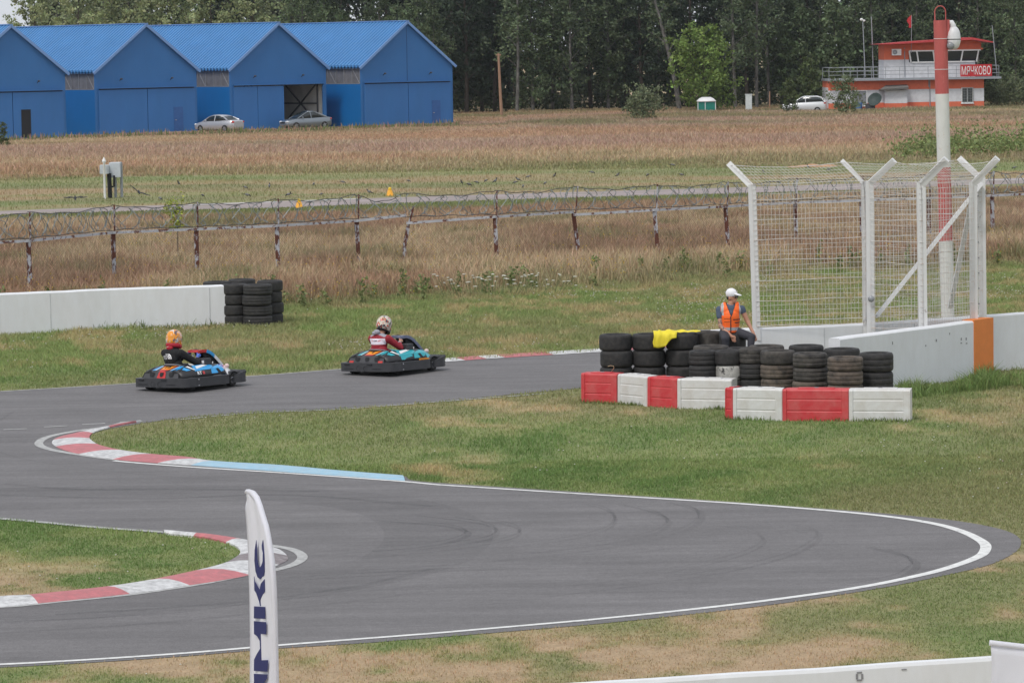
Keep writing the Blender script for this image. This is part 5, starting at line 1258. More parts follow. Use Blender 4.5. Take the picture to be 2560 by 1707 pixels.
# ---- plastic barrier blocks
M_BR = mat('red_plastic', (.56, .035, .045), .5, var=.08, scale=3, col2=(.56, .14, .13), cover=.22, sharp=.5)
M_BWH = mat('white_plastic', (.70, .70, .70), .5, var=.05, scale=3, col2=(.50, .46, .41), cover=.26, sharp=.6)
def block(a, b, hz, mt, label, depth=.38):
    a = Vector((a.x, a.y, 0)); b = Vector((b.x, b.y, 0)); d = (b - a); L_ = d.length; rz = math.atan2(d.y, d.x)
    t = thing('barrier_block', label, 'barrier', a, rz, 'red and white plastic barrier blocks')
    m = MB(); r = .03; g_ = .008
    # front profile with two pressed grooves, walls flaring slightly to the foot
    prof = [(0, 0), (-.0, hz * .28), (g_, hz * .30), (g_, hz * .325), (0, hz * .345), (0.004, hz * .64), (g_ + .004, hz * .66), (g_ + .004, hz * .685), (.006, hz * .705), (.012, hz - r), (.012 + r * .4, hz - r * .35), (.012 + r, hz), (depth - r - .01, hz), (depth - .012, hz - r), (depth, 0)]
    mar = min(.07, L_ * .12); flat = [(0, 0)] + [(0 + .012 * z / hz, z) for y, z in prof[1:9]] + prof[9:]
    S = [[(x, y * 1. + (.02 if e else 0), z) for y, z in (flat if e != 2 else prof)] for x, e in ((.0, 1), (.012, 0), (mar, 0), (mar + .012, 2), (L_ - mar * 1.8 - .012, 2), (L_ - mar * 1.8, 0), (L_ - .014, 0), (L_ - .002, 1))]
    m.loft(S, 0, True, True, False); m.build('body', mt, t)
    m = MB(); m.box((L_ / 2, depth * .5, hz + .006), (L_ * .55, depth * .5, .02)); m.build('top_recess', mt, t, bevel=.006)
    m = MB(); m.lathe([(.001, .0), (.035, .004), (.045, .0)], 14, 0, (L_ * .5, depth * .5, hz + .017)); m.build('filler_cap', M_GAP, t)
    return t
def bl(px, py, z=0): return G(px, py, z)
HB = .555
c0 = [bl(1452, 1006), bl(1543, 1008.5), bl(1617.5, 1016), bl(1692.5, 1021.5), bl(1830, 1024)]
lab = ['red barrier block at the left end of the row beneath the leftmost tyres', 'white barrier block between two red ones, left half of the row', 'short red barrier block in front of the yellow cloth tyres', 'long white barrier block running behind the red end of the front row']
for k in range(4): block(c0[k], c0[k + 1], HB, (M_BR, M_BWH)[k % 2], lab[k])
c1 = [bl(1811, 1047.6), bl(1831.5, 1049), bl(1956, 1052), bl(2122, 1053), bl(2277, 1053.5)]
lab = ['narrow red barrier block starting the front row', 'white barrier block below the leftmost muddy tyres in the front row', 'long red barrier block in the middle of the front row', 'white barrier block closing the front row at the right']
for k in range(4): block(c1[k], c1[k + 1], .565, (M_BR, M_BWH)[k % 2], lab[k])
# ---- yellow flag lying over the tyres
t = thing('yellow_flag', 'crumpled yellow signal flag draped over the big black tyres', 'flag', (P(1700, 833, 69).x, 69, 1.18))
q = lambda zx, zy, Y: P(*ZT1(zx, zy), Y)
nu, nv = 40, 20; vs = []
zt_ = .235 + 3 * .313 + .012 + .006
for j in range(nv + 1):
    v = j / nv
    for i in range(nu + 1):
        u = i / nu; zx = 1000 + 600 * u
        drop = np.interp(zx, [990, 1060, 1150, 1180, 1230, 1285, 1300, 1600], [.26, .275, .25, .17, .10, .085, .0, 0.0])
        base = q(zx - 10 * (1 - u), 300, 68.62); x = base.x
        yb = 69.0 + .15 * (1 - u) + .0; yf = 68.66 - .03
        Lh = (yb - yf) * (1 - .55 * u); s_ = v * (Lh + drop)
        fold = .014 * math.sin(u * 26 + v * 3) + .01 * math.sin(u * 11 + 2)
        if s_ < Lh or zx > 1292: vs.append((x + .0, yb - s_ * (1 if zx < 1292 else 1), zt_ + .014 + .012 * abs(math.sin(u * 19 + v * 5)) + .065 * math.sin(PI * min(1, v * 1.0)) * (1 - .7 * u) * (.8 + .3 * math.sin(u * 23)) * (1 if zx > 1060 else .5)))
        else: dz = s_ - Lh; vs.append((x - .04 * dz + .01 * math.sin(dz * 30 + u * 9), yf - .01 - abs(fold) - .02 * min(1, dz * 12), zt_ + .012 - dz))
m = MB(); m.add(vs, [(j * (nu + 1) + i, j * (nu + 1) + i + 1, (j + 1) * (nu + 1) + i + 1, (j + 1) * (nu + 1) + i) for j in range(nv) for i in range(nu)], 0, True)
o = m.build('cloth', mat('yellow_cloth', (.80, .66, .035), .7, var=.05, scale=8), t, True, norm=True); sd = o.modifiers.new('s', 'SOLIDIFY'); sd.thickness = .004
m = MB(); a = P(1752, 833, 69.0); b = P(1776, 834.5, 69.0); m.tube([(P(1690, 833, 69).x, 69.0, zt_ + .03), (b.x, 68.95, zt_ + .035)], .012, 8); m.build('stick', M_GAP, t, True)
# dry curled stalk on the barrier
m = MB(); m.tube([q(455, 750, 67.75), q(485, 715, 67.7), q(480, 690, 67.7), q(440, 682, 67.7), q(405, 695, 67.7)], .006, 4); o = m.build('straw', mat('straw', (.5, .38, .24), .8)); tag(o, 'dry curled straw on top of the left red barrier block', 'straw')

# ---- feather flags in the foreground
M_FL = mat('banner_fabric', (.88, .88, .93), .75, var=.02, scale=6)
_n = M_FL.node_tree; _t = _n.nodes.new('ShaderNodeBsdfTranslucent'); _t.inputs[0].default_value = (.9, .9, .95, 1); _m = _n.nodes.new('ShaderNodeMixShader'); _m.inputs[0].default_value = .4
_n.links.new(_n.nodes['Principled BSDF'].outputs[0], _m.inputs[1]); _n.links.new(_t.outputs[0], _m.inputs[2]); _n.links.new(_m.outputs[0], _n.nodes['Material Output'].inputs[0])
M_NAVY = mat('navy_print', (.012, .016, .13), .6, var=.05)
FY = 30.0; ang = math.radians(-72)
fo = P(615 + 20, 1600, FY); un = Vector((math.cos(ang), math.sin(ang), 0)); fn = Vector((-math.sin(ang), math.cos(ang), 0))
def fpl(px, py, off=0.):
    r0 = ray(px, py); tt = (fo - Vector((0, 0, CAMH))).dot(fn) / r0.dot(fn); return Vector((0, 0, CAMH)) + r0 * tt - fn * off * (1 if True else 1)
fz = lambda zx, zy, off=0.: fpl(*ZFG(zx, zy), off)
sgn = -1 if fn.dot(ray(640, 1400)) < 0 else 1
R_ = [(170, 93), (178, 84), (192, 84), (225, 102), (255, 140), (285, 205), (310, 290), (332, 360), (348, 440), (364, 540), (376, 620), (386, 740), (391, 830), (396, 980), (400, 1150), (404, 1350), (408, 1568), (412, 1800), (414, 2100), (415, 2500)]
L_l = [(200, 2500), (201, 2100), (202, 1800), (201, 1568), (203, 1350), (203, 1200), (200, 1000), (197, 860), (192, 700), (190, 600), (184, 480), (178, 380), (172, 300), (167, 230), (170, 190), (178, 150), (175, 120)]
bot_z = fz(300, 2500).z
t = thing('feather_flag', 'tall white feather flag with navy lettering standing in the left foreground', 'flag', (fz(410, 2500).x, fz(410, 2500).y, 0))
def strip_mesh(Rr, Ll, off, mt, name, par, th=.004, wav=.0):
    rr_ = crom([(a, b) for a, b in Rr], 4); ll = crom([(a, b) for a, b in Ll[::-1]], 4)
    zr = np.interp(np.linspace(0, 1, 90), np.linspace(0, 1, len(rr_)), rr_[:, 1]); m = MB(); vs = []; K = 10
    ys_ = np.concatenate([np.linspace(max(rr_[0, 1], 96), 400, 40), np.linspace(410, 2490, 80)])
    for y in ys_:
        xr = np.interp(y, rr_[3:, 1], rr_[3:, 0]); xl = np.interp(y, ll[:, 1], ll[:, 0])
        for k in range(K + 1): x = xl + (xr - xl) * k / K; p = fz(x, y); vs.append(p + fn * (wav * math.sin(k * 1.3 + y * .004) ) * math.sin(PI * k / K))
    n = len(ys_); m.add(vs, [(j * (K + 1) + i, j * (K + 1) + i + 1, (j + 1) * (K + 1) + i + 1, (j + 1) * (K + 1) + i) for j in range(n - 1) for i in range(K)], 0, True)
    return m.build(name, mt, par, True)
o = strip_mesh(R_, L_l, 0, M_FL, 'banner', t, wav=.012); sd = o.modifiers.new('s', 'SOLIDIFY'); sd.thickness = .003
m = MB(); pts = [fz(x - (6 if i > 4 else 0), y) for i, (x, y) in enumerate(R_)] + [Vector((fz(412, 2500).x, fz(412, 2500).y, 0))]
m.tube(pts, [.012, .016, .018] + [.026] * (len(pts) - 3), 10); m.build('pole_sleeve', M_FL, t, True)
m = MB(); b = pts[-1]; m.lathe([(.22, 0), (.22, .03), (.04, .05), (.03, .3)], 16, 0, (b.x, b.y, 0)); m.build('base', M_STEEL, t, True)
# letters, drawn as they run up the cloth
polys = [[(262, 462), (266, 520), (268, 600), (276, 655), (290, 676), (303, 655), (312, 625), (313, 560), (306, 530), (305, 500), (313, 462), (318, 520), (324, 600), (326, 700), (322, 735), (292, 764), (272, 748), (256, 700), (248, 620), (250, 540)],
         [(245, 742), (250, 780), (288, 848), (297, 800), (325, 764), (327, 860), (300, 905), (291, 925), (293, 950), (298, 972), (292, 972), (284, 935), (262, 870), (248, 850)],
         [(245, 973), (328, 978), (331, 1070), (244, 1066)],
         [(244, 1088), (336, 1095), (338, 1190), (297, 1186), (299, 1290), (300, 1390), (352, 1388), (347, 1480), (244, 1472), (245, 1386), (262, 1350), (292, 1300), (289, 1240), (270, 1205), (245, 1186)],
         [(244, 1494), (348, 1500), (345, 1530), (322, 1562), (330, 1640), (352, 1700), (246, 1690), (246, 1600)]]
m = MB()
for pg in polys:
    pts = [fz(x, y) - fn * (.015 * sgn) for x, y in pg]; m.prism(pts, fn * (.004 * sgn))
m.build('lettering', M_NAVY, t, True)
# second banner cut by the right edge
t = thing('banner_flag', 'white banner flag cut off by the bottom right corner', 'flag', (P(2480, 1700, 30).x, 30, 0))
a = P(2476, 1606, 30); b = P(2700, 1632, 30); m = MB(); vs = []
for j in range(13):
    for i in range(13):
        u = i / 12; p = a.lerp(b, u); z = p.z * (1 - j / 12) + .5 * j / 12; vs.append((p.x + .01 * math.sin(j * .8), p.y + .02 * math.sin(u * 9) * min(1, j / 3), z))
m.add(vs, [(j * 13 + i, j * 13 + i + 1, j * 13 + i + 14, j * 13 + i + 13) for j in range(12) for i in range(12)], 0, True); o = m.build('banner', M_FL, t, True); sd = o.modifiers.new('s', 'SOLIDIFY'); sd.thickness = .004
m = MB(); m.tube([a.lerp(b, -.01), b], .024, 10); m.tube([b, Vector((b.x, b.y, 0))], .024, 8); m.build('pole_sleeve', M_FL, t, True)

# ---- birds
def bird_mesh(kind):
    m = []; 
    if kind == 'peck': pr_ = [('ell', (0, 0, .17), (.06, .15, .065), 0, Matrix.Rotation(-.25, 3, 'X')), ('cap', (0, .13, .15), .035, (0, .19, .09), .03, 1), ('cap', (0, .19, .08), .014, (0, .23, .03), .005, 1), ('cap', (0, -.1, .19), .035, (0, -.27, .20), .014, 1)]
    else: pr_ = [('ell', (0, 0, .19), (.062, .14, .07), 0, Matrix.Rotation(.45, 3, 'X')), ('cap', (0, .10, .25), .038, (0, .13, .33), .036, 1), ('cap', (0, .15, .33), .014, (0, .22, .32), .005, 1), ('cap', (0, -.09, .16), .04, (0, -.27, .07), .016, 1)]
    pr_ += [('cap', (s * .03, 0, .12), .008, (s * .03, .01, .005), .006, 1) for s in (-1, 1)]
    o = blob(pr_, .011, 'bird', [mat('bird_grey', (.16, .16, .165), .7, var=.2, scale=20), mat('bird_black', (.016, .017, .02), .6)], smooth=1); me = o.data; bpy.data.objects.remove(o); return me
BM = [bird_mesh('peck'), bird_mesh('up')]
birds = [(1260 / 3.092, 404 / 3.092 + 360)]
bp = [ZFL(x, y) for x, y in ((1240, 432), (1568, 408), (1898, 342), (1912, 405), (2083, 338), (2235, 400), (1382, 316))] + [ZM(x, y) for x, y in ((253, 275), (447, 192), (505, 272), (672, 178), (875, 258), (1180, 168), (1590, 185), (1648, 200), (1706, 180), (1777, 168), (1850, 175), (2003, 180), (2025, 160), (2065, 212), (2105, 135), (2235, 188), (2308, 134))] + [ZN(x, y) for x, y in ((705, 130), (958, 162), (1252, 160), (1585, 155), (1497, 62))] + [ZF4(x, y) for x, y in ((388, 218), (507, 155), (725, 180), (880, 198), (2137, 182), (2280, 185))]
bp.sort()
for k, (px, py) in enumerate(bp):
    g = G(px, py + 3); o = bpy.data.objects.new('bird', BM[k % 2 if k % 3 else 0]); COL.objects.link(o); o.location = g; o.rotation_euler = (0, 0, random.random() * 6.28); s = .66 + .2 * random.random(); o.scale = (s, s, s)
    tag(o, f"dark bird standing on the mown airfield grass, {ORD[k]} from the left", 'bird', 'crows feeding on the airfield grass')
def flying(px, py, Y, w, tilt, label, rz):
    c = P(px, py, Y); t_ = []
    pr_ = [('ell', (0, 0, 0), (.055, .16, .055), 0), ('cap', (0, .12, .01), .036, (0, .18, .01), .03, 0), ('cap', (0, .2, .01), .012, (0, .25, 0), .005, 0), ('cap', (0, -.12, 0), .04, (0, -.28, .0), .022, 0)]
    for s in (-1, 1):
        M = Matrix.Rotation(-s * tilt, 3, 'Y')
        pr_ += [('ell', (s * .17, .01, .03 * (1 if tilt > 0 else -1)), (.16, .075, .016), 0, M), ('ell', (s * .37, -.03, .09 * tilt * 3), (.17, .055, .013), 0, M)]
    o = blob(pr_, .011, 'flying_bird', [mat('bird_black', (.016, .017, .02))], smooth=1); o.location = c; o.rotation_euler = (.3, w, rz); tag(o, label, 'bird', 'birds in flight over the airfield')
flying(347, 480, 150, .5, .25, 'black bird in flight with spread wings right of the grey cabinets', .4)
flying(188, 495, 152, .0, .12, 'black bird gliding low over the grass left of the grey cabinets', .1)
# ================================================================ karts, drivers, marshal
from mathutils.bvhtree import BVHTree
M_BUMP = mat('bumper_plastic', (.040, .041, .046), .45, var=.15, scale=6, col2=(.06, .06, .065), cover=.2, sharp=.6)
M_BLKP = mat('black_plastic', (.022, .022, .025), .42, var=.1)
M_KBLUE = mat('kart_blue', (.035, .34, .72), .35, var=.04); M_KTEAL = mat('kart_teal', (.015, .36, .42), .35, var=.05)
M_KRED = mat('kart_red', (.55, .03, .03), .35, var=.05); M_KORG = mat('kart_orange', (.85, .30, .02), .4, var=.04); M_KWH = mat('kart_white', (.78, .78, .79), .35, var=.04)
M_KGR = mat('kart_seat_edge', (.22, .22, .24), .5); M_CHR = mat('chrome', (.5, .5, .52), .25, .9)
M_SKIN = mat('skin', (.52, .27, .185), .55, var=.08, scale=9)
def sweep(path, prof, mb, mi=0, cap=True, zs=None):
    """profile (out, z) swept along a ground path, out = right-hand side of travel"""
    p = np.array(path, float); d = np.gradient(p, axis=0); d /= np.linalg.norm(d, axis=1)[:, None]
    zs = np.interp(np.linspace(0, 1, len(p)), *zs) if zs else np.ones(len(p))
    mb.loft([[(q[0] + e[1] * o, q[1] - e[0] * o, .065 + (z - .065) * k) for o, z in prof] for q, e, k in zip(p, d, zs)], mi, True, cap, False)
BP = [(-.05, .070), (.0, .064), (.03, .070), (.050, .085), (.050, .098), (.022, .108), (.022, .120), (.054, .135), (.054, .155), (.026, .167), (.026, .178), (.060, .192), (.060, .22), (.045, .243), (.01, .252), (-.05, .245)]
def wheel(t, x, y, r, w):
    M = Matrix.Rotation(PI / 2, 3, 'Y'); q = MB(); h = w / 2
    q.lathe([(r * .5, -h * .9), (r * .8, -h), (r * .96, -h * .8), (r, -h * .5), (r, h * .5), (r * .96, h * .8), (r * .8, h), (r * .5, h * .9)], 20, 0, (x, y, r), M, True); o = q.build('wheel', M_RUB, t)
    q = MB(); q.lathe([(.001, h * .3), (r * .2, h * .4), (r * .48, h * .86), (r * .52, h * .7)], 14, 0, (x, y, r), M if x > 0 else Matrix.Rotation(-PI / 2, 3, 'Y')); q.build('rim', M_CHR, o)
def decal(t, name, fn, quads, mt, mats=None):
    m = MB()
    for q in quads:
        if isinstance(q[-1], int): mi = q[-1]; q = q[:-1]
        else: mi = 0
        m.prism([fn(u, v, .004) for u, v in q], fn(0, 0, .004) - fn(0, 0, 0), mi)
    return m.build(name, mt, t)
def kart(loc, label, body, num, redtail, nose_txt):
    t = thing('race_kart', label, 'kart', loc, math.radians(-37), 'racing karts on the back straight')
    # bumper ring
    rb = crom([(.655, -.60), (.655, -.80), (.60, -.875), (.3, -.885), (0, -.885), (-.3, -.885), (-.60, -.875), (-.655, -.80), (-.655, -.60)], 6)
    m = MB(); sweep(rb[::-1][::-1], [(-o, z) for o, z in BP] if False else BP, m); o = m.build('rear_bumper', M_BUMP, t)
    m = MB()
    for x in (-.46, .14): m.box((x, -.944, .212), (.13, .02, .022))
    for x in (-.16, .02): m.lathe([(.001, 0), (.05, 0), (.055, .006)], 6, 0, (x, -.935, .13), Matrix.Rotation(PI / 2, 3, 'X'))
    m.box((-.42, -.936, .125), (.25, .012, .012)); m.box((.32, -.936, .125), (.25, .012, .012)); m.build('bumper_slots', M_SLOT, o)
    for s in (-1, 1):
        path = [(s * .60, .42), (s * .645, .34), (s * .66, .1), (s * .665, -.2), (s * .66, -.50), (s * .655, -.595)]
        if s < 0: path = path[::-1]
        m = MB(); sweep(crom(path, 5), BP, m); o = m.build('side_bumper', M_BUMP, t)
        m = MB()
        for a, b, z in ((-.42, .12, .118), (-.36, .1, .185), (-.42, .12, .07)): m.box((s * .703, (a + b) / 2, z), (.012, b - a, .010))
        m.box((s * .708, -.1, .15), (.012, .08, .022)); m.build('bumper_slots', M_SLOT, o)
        for z in (.09, .21):
            m = MB(); m.lathe([(.001, .008), (.016, .006), (.018, 0)], 8, 0, (s * .705, -.53, z), Matrix.Rotation(s * PI / 2, 3, 'Y')); m.build('bolt', M_CHR, o)
    fb = crom([(-.46, .66), (-.58, .66), (-.645, .76), (-.61, .90), (-.42, .985), (0, 1.02), (.42, .985), (.61, .90), (.645, .76), (.58, .66), (.46, .66)], 6); BF = [(o, z * (1.12 if z > .2 else 1)) for o, z in BP]
    m = MB(); sweep(fb, BF, m, zs=([0, .10, .22, .35, .65, .78, .90, 1], [.45, .70, 1.0, 1.12, 1.12, 1.0, .70, .45])); sweep(fb * .88 + np.array([0, .08]), [(a, z * .6 + .12) for a, z in BP], m); o = m.build('front_bumper', M_BUMP, t)
    for s in (-1, 1):
        m = MB(); sweep(crom([(s * .48, .66), (s * .60, .80), (s * .62, .93)][::s], 4), [(-.06, .24), (.05, .24), (.055, .28), (.03, .315), (-.06, .30)], m); m.build('bumper_horn', M_BUMP, t)
    m = MB()
    for z in (.10, .16): m.box((.59, .975, z), (.10, .03, .012), rz=-.6)
    m.build('bumper_slots', M_SLOT, o)
    # frame, floor, engine
    m = MB(); m.box((0, .1, .075), (.62, 1.6, .03)); m.build('floor_tray', M_BLKP, t)
    m = MB(); 
    m.tube([(-.34, -.78, .1), (-.34, .75, .1), (.34, .75, .1), (.34, -.78, .1), (-.34, -.78, .1)], .018, 6); m.tube([(-.55, -.55, .14), (.55, -.55, .14)], .02, 6); m.tube([(-.5, .58, .13), (.5, .58, .13)], .018, 6); m.tube([(0, .62, .12), (0, .2, .62)], .014, 6); m.build('chassis', M_CHR, t)
    m = MB(); m.box((.30, -.30, .2), (.2, .26, .2)); m.box((.3, .1, .2), (.16, .2, .12), 1); m.build('engine', [M_BLKP, M_KRED], t, bevel=.02)
    for x, y, r_, w in ((-.52, -.60, .138, .2), (.52, -.60, .138, .2), (-.54, .60, .128, .14), (.54, .60, .128, .14)): wheel(t, x, y, r_, w)
    # rear cover
    rear = [(-.885, .235), (-.8525, .31), (-.82, .385), (-.69, .4275), (-.56, .47)]; hwd = [.475, .455, .435, .41, .36]
    m = MB(); secs = [[(-w, y, z), (-w * .5, y, z), (0, y, z), (w * .5, y, z), (w, y, z), (w * .98, y + .08, max(z - .12, .2)), (-w * .98, y + .08, max(z - .12, .2))] for (y, z), w in zip(rear, hwd)]
    m.loft(secs, 0, True, True, False); rc = m.build('rear_cover', mat('cover_grey_plastic', (.055, .055, .060), .5, var=.1), t)
    def rs(x, v, off=0.):          # v 0..1 up the rear cover, two planes
        ys = np.interp(v, [0, .5, 1], [-.885, -.820, -.56]); zs = np.interp(v, [0, .5, 1], [.235, .385, .47]); n = Vector((0, -.92, .39)) if v < .5 else Vector((0, -.32, .95))
        return Vector((x, ys, zs)) + n * (off + .006)
    def quadstrip(x0, x1, v0, v1, xs0=None, xs1=None): return [(x0, v0), (x1, v0), (xs1 if xs1 is not None else x1, v1), (xs0 if xs0 is not None else x0, v1)]
    def rpoly(name, pl_, mt, off=.0, parent=rc):
        m = MB(); m.add([rs(x, v, off) for x, v in pl_], [tuple(range(len(pl_)))]); o = m.build(name, mt, parent, norm=False); return o
    if redtail: rpoly('tail_panel', quadstrip(-.10, .13, .02, .44, -.075, .105), M_KRED); rpoly('tail_panel', quadstrip(-.055, .085, .44, .50), M_KRED)
    rpoly('plate_border', quadstrip(-.085, .115, .50, .62, -.095, .15), M_KRED, .003); rpoly('plate_border', quadstrip(-.085 - .01, .15, .62, .98, -.13, .20), M_KRED, .003)
    rpoly('number_plate', quadstrip(-.075, .135, .60, .98, -.105, .17), M_KORG, .007)
    m = MB(); a = rs(.03, .79, .013); up = (rs(0, .95) - rs(0, .55)).normalized(); text_fit(m, num, a, (1, 0, 0), up, .14 if len(num) > 1 else .06, .085, bold=.02); m.build('number', M_SLOT, rc)
    for cx in (-.24, .015, .27):
        w = .050 if abs(cx) < .1 else .062; rpoly('vent', [(cx - w * .55, .12), (cx + w * .55, .12), (cx + w, .26), (cx + w * .9, .40), (cx - w * .9, .40), (cx - w, .26)], M_SLOT, .008)
    for a, b in ((-.28, -.19), (.21, .36)):
        rpoly('side_stripe', quadstrip(a, b, .52, .96, a + .06, b + .02), body, .004); rpoly('stripe_edge', quadstrip(b if a < 0 else a - .02, b + .02 if a < 0 else a, .52, .96, (b + .02 if a < 0 else a + .04), (b + .04 if a < 0 else a + .06)), M_KWH, .005)
    if not redtail:
        for a, b in ((-.44, -.33), (.32, .44)): rpoly('rear_light', quadstrip(a, b, .02, .16), M_LAMPR, .005)
    # side pods
    for s in (-1, 1):
        def sp(y, v, off=0.):
            x = np.interp(v, [0, .55, 1], [.645, .56, .38]); z = np.interp(v, [0, .55, 1], [.25, .375, .455]) + .02 * math.sin((y + .7) * 2.2)
            if y > .3: z -= (y - .3) * .12 * v; x -= (y - .3) * .10
            if y < -.5: x -= (-.5 - y) * .30 * (1 - .2 * v); z -= (-.5 - y) * .12 * v
            n = Vector((.82 if v < .55 else .45, 0, .57 if v < .55 else .89)); p = Vector((x, y, z)) + n * off; return Vector((s * p.x, p.y, p.z))
        ysl = [-.84, -.7, -.5, -.3, -.1, .1, .26, .36]
        m = MB(); secs = [[sp(y, 0), sp(y, .3), sp(y, .55), sp(y, .8), sp(y, 1), sp(y, 1) - Vector((s * .03, 0, .06)), sp(y, 0) - Vector((s * .08, 0, .03))] for y in ysl]; m.loft(secs, 0, True, True, True)
        pod = m.build('side_pod', M_BLKP, t)
        def spoly(name, pl_, mt, off=.006):
            m = MB(); P0 = np.array(pl_); a, b = P0.min(0), P0.max(0); nu, nv = 44, 22; gy = np.linspace(a[0], b[0], nu + 1); gv = np.linspace(a[1], b[1], nv + 1)
            cy, cv_ = np.meshgrid((gy[1:] + gy[:-1]) / 2, (gv[1:] + gv[:-1]) / 2, indexing='ij'); ins = inpoly(cy, cv_, pl_)
            for i in range(nu):
                for j in range(nv):
                    if ins[i, j]: m.add([sp(gy[i], gv[j], off), sp(gy[i + 1], gv[j], off), sp(gy[i + 1], gv[j + 1], off), sp(gy[i], gv[j + 1], off)], [(0, 1, 2, 3)])
            return m.build(name, mt, pod, norm=False)
        # upper livery
        spoly('livery', [(-.50, .46), (-.40, .97), (.10, .98), (.14, .78), (.02, .50), (-.20, .48)], body)
        spoly('livery', [(-.40, .62), (-.33, .88), (-.02, .97), (.02, .86)], M_KWH, .010)
        spoly('livery', [(-.06, .12), (.0, .60), (.34, .86), (.35, .30), (.16, .14)], body)
        spoly('livery', [(.14, .16), (.12, .50), (.20, .52), (.24, .16)], M_SLOT, .010)
        if not redtail: spoly('livery', [(-.48, .12), (-.46, .46), (-.1, .50), (-.06, .32), (-.30, .22), (-.38, .10)], body)
        spoly('livery', [(-.74, .98), (-.66, .60), (-.56, .60), (-.60, .98)], body, .010)
        spoly('livery', [(-.56, .98), (-.50, .56), (-.46, .56), (-.50, .98)], M_KWH, .010)
        if s < 0: spoly('livery', [(-.83, .35), (-.80, .95), (-.66, .98), (-.62, .4)], M_KWH)
        if redtail:
            m = MB(); c_ = sp(-.40, .27, .016) if s > 0 else sp(-.30, .27, .016); uy = Vector((0, s, 0)); uz = (sp(0, .5) - sp(0, 0)).normalized()
            text_fit(m, 'RT', c_, uy, uz, .15, .075, bold=.03, shear=.2); text_fit(m, '8', c_ + uy * .12, uy, uz, .07, .075, 1, bold=.04, shear=.2); m.build('lettering', [M_KWH, M_KRED], pod)
        # wheel arch and open frame beyond
        m = MB(); sweep([(s * .50, -.02), (s * .58, .05), (s * .60, .2), (s * .56, .36)][::s], [(-.02, .24), (.03, .24), (.03, .27), (-.02, .27)], m); m.build('side_step', M_KWH if redtail else M_BLKP, t)
        # front side fairing
        m = MB(); q = lambda x, y, z: Vector((s * x, y, z))
        m.loft([[q(.40, .10, .44), q(.50, .12, .37), q(.47, .12, .33), q(.36, .10, .40)], [q(.38, .34, .46), q(.48, .34, .37), q(.45, .34, .34), q(.34, .34, .42)], [q(.34, .60, .42), q(.46, .62, .31), q(.42, .62, .27), q(.30, .60, .37)], [q(.26, .86, .34), q(.36, .88, .25), q(.32, .88, .22), q(.22, .86, .29)]], 0, True, True, True)
        ff = m.build('front_fairing', M_KWH if redtail else body, t)
        m = MB(); m.prism([q(.505, .13, .365), q(.50, .22, .355), q(.60, .40, .255), q(.62, .30, .25)], q(.0, 0, .018)); m.build('fairing_strut', body, ff)
        m = MB(); m.prism([q(.47, .50, .345), q(.46, .60, .325), q(.56, .66, .22), q(.60, .44, .235)], q(0, 0, .018)); m.build('fairing_panel', M_KWH if redtail else body, ff)
        if redtail:
            m = MB(); c_ = q(.446, .40, .425); uy = Vector((0, s, -.12 * 1)).normalized(); uz = (q(.39, .34, .46) - q(.48, .34, .37)).normalized()
            text_fit(m, 'SI', c_ + Vector((s * .012, 0, .0)), uy, uz, .12, .08, 0, bold=.04); text_fit(m, 'C', c_ + uy * .12 + Vector((s * .005, 0, -.012)), uy, uz, .08, .08, 1, bold=.04); m.build('lettering', [mat('deep_blue', (.02, .10, .5), .4), M_KRED], ff)
        else:
            m = MB(); m.box(q(.66, .22, .27), (.03, .30, .03)); m.build('orange_strip', M_KORG, t)
        m = MB(); fa = [(q(.54 + .02, .60 + .165 * math.cos(a), .13 + .165 * math.sin(a))) for a in np.linspace(.35, 2.6, 9)]
        m.loft([[p + q(-.09, 0, 0), p + q(.07, 0, 0), p + q(.07, 0, .012), p + q(-.09, 0, .012)] for p in fa], 0, True, True, True); m.build('mudguard', M_BLKP, t)
        m = MB(); m.ell(q(.22, .86, .385), (.05, .05, .05)); m.build('nose_cap', mat('nose_pink', (.72, .55, .52), .5), t)
    # arched column fairing
    arch = [(.10, .735), (.22, .752), (.34, .745), (.46, .70), (.60, .60), (.74, .47), (.88, .34)]; m = MB(); secs = []
    for k, (y, z) in enumerate(arch):
        w = .13 + .05 * k / 6; secs.append([(-w, y, z - .015), (-w * .5, y, z), (w * .5, y, z), (w, y, z - .015), (w * .9, y - .01, z - .035), (-w * .9, y - .01, z - .035)])
    c1_, c2_ = (M_KRED, M_KBLUE) if redtail else (mat('kart_grey_blue', (.18, .20, .30), .35), mat('kart_grey_blue', (.18, .20, .30)))
    m.loft(secs, 0, True, True, True, mif=lambda i, j: (0 if i < 2 else 1 if i < 4 else 2) if j in (0, 1, 2) else 3); m.build('column_fairing', [c1_, c2_, M_KWH if redtail else c1_, M_SLOT], t)
    m = MB()
    for s in (-1, 1):
        m.prism([(s * .12, .26, .70), (s * .13, .46, .65), (s * .14, .70, .44), (s * .14, .76, .34), (s * .13, .62, .36), (s * .11, .34, .54)], (s * -.008, 0, 0))
        e = MB(); ap = crom(arch, 3)
        for k in range(len(ap) - 1):
            f = k / (len(ap) - 1); wa = .135 + .05 * f; wb = .135 + .05 * (k + 1) / (len(ap) - 1); mi = 0 if f < .32 else 1 if f < .6 else 2
            (y0, z0), (y1, z1) = ap[k], ap[k + 1]; e.add([(s * wa, y0, z0), (s * wb, y1, z1), (s * wb, y1 - .025, z1 - .062), (s * wa, y0 - .012, z0 - .062)], [(0, 1, 2, 3)], mi)
        ee = e.build('fairing_edge', [c1_, c2_, M_KWH if redtail else c1_], t, norm=False); so_ = ee.modifiers.new('s', 'SOLIDIFY'); so_.thickness = .012
    m.build('fairing_liner', M_SLOT, t)
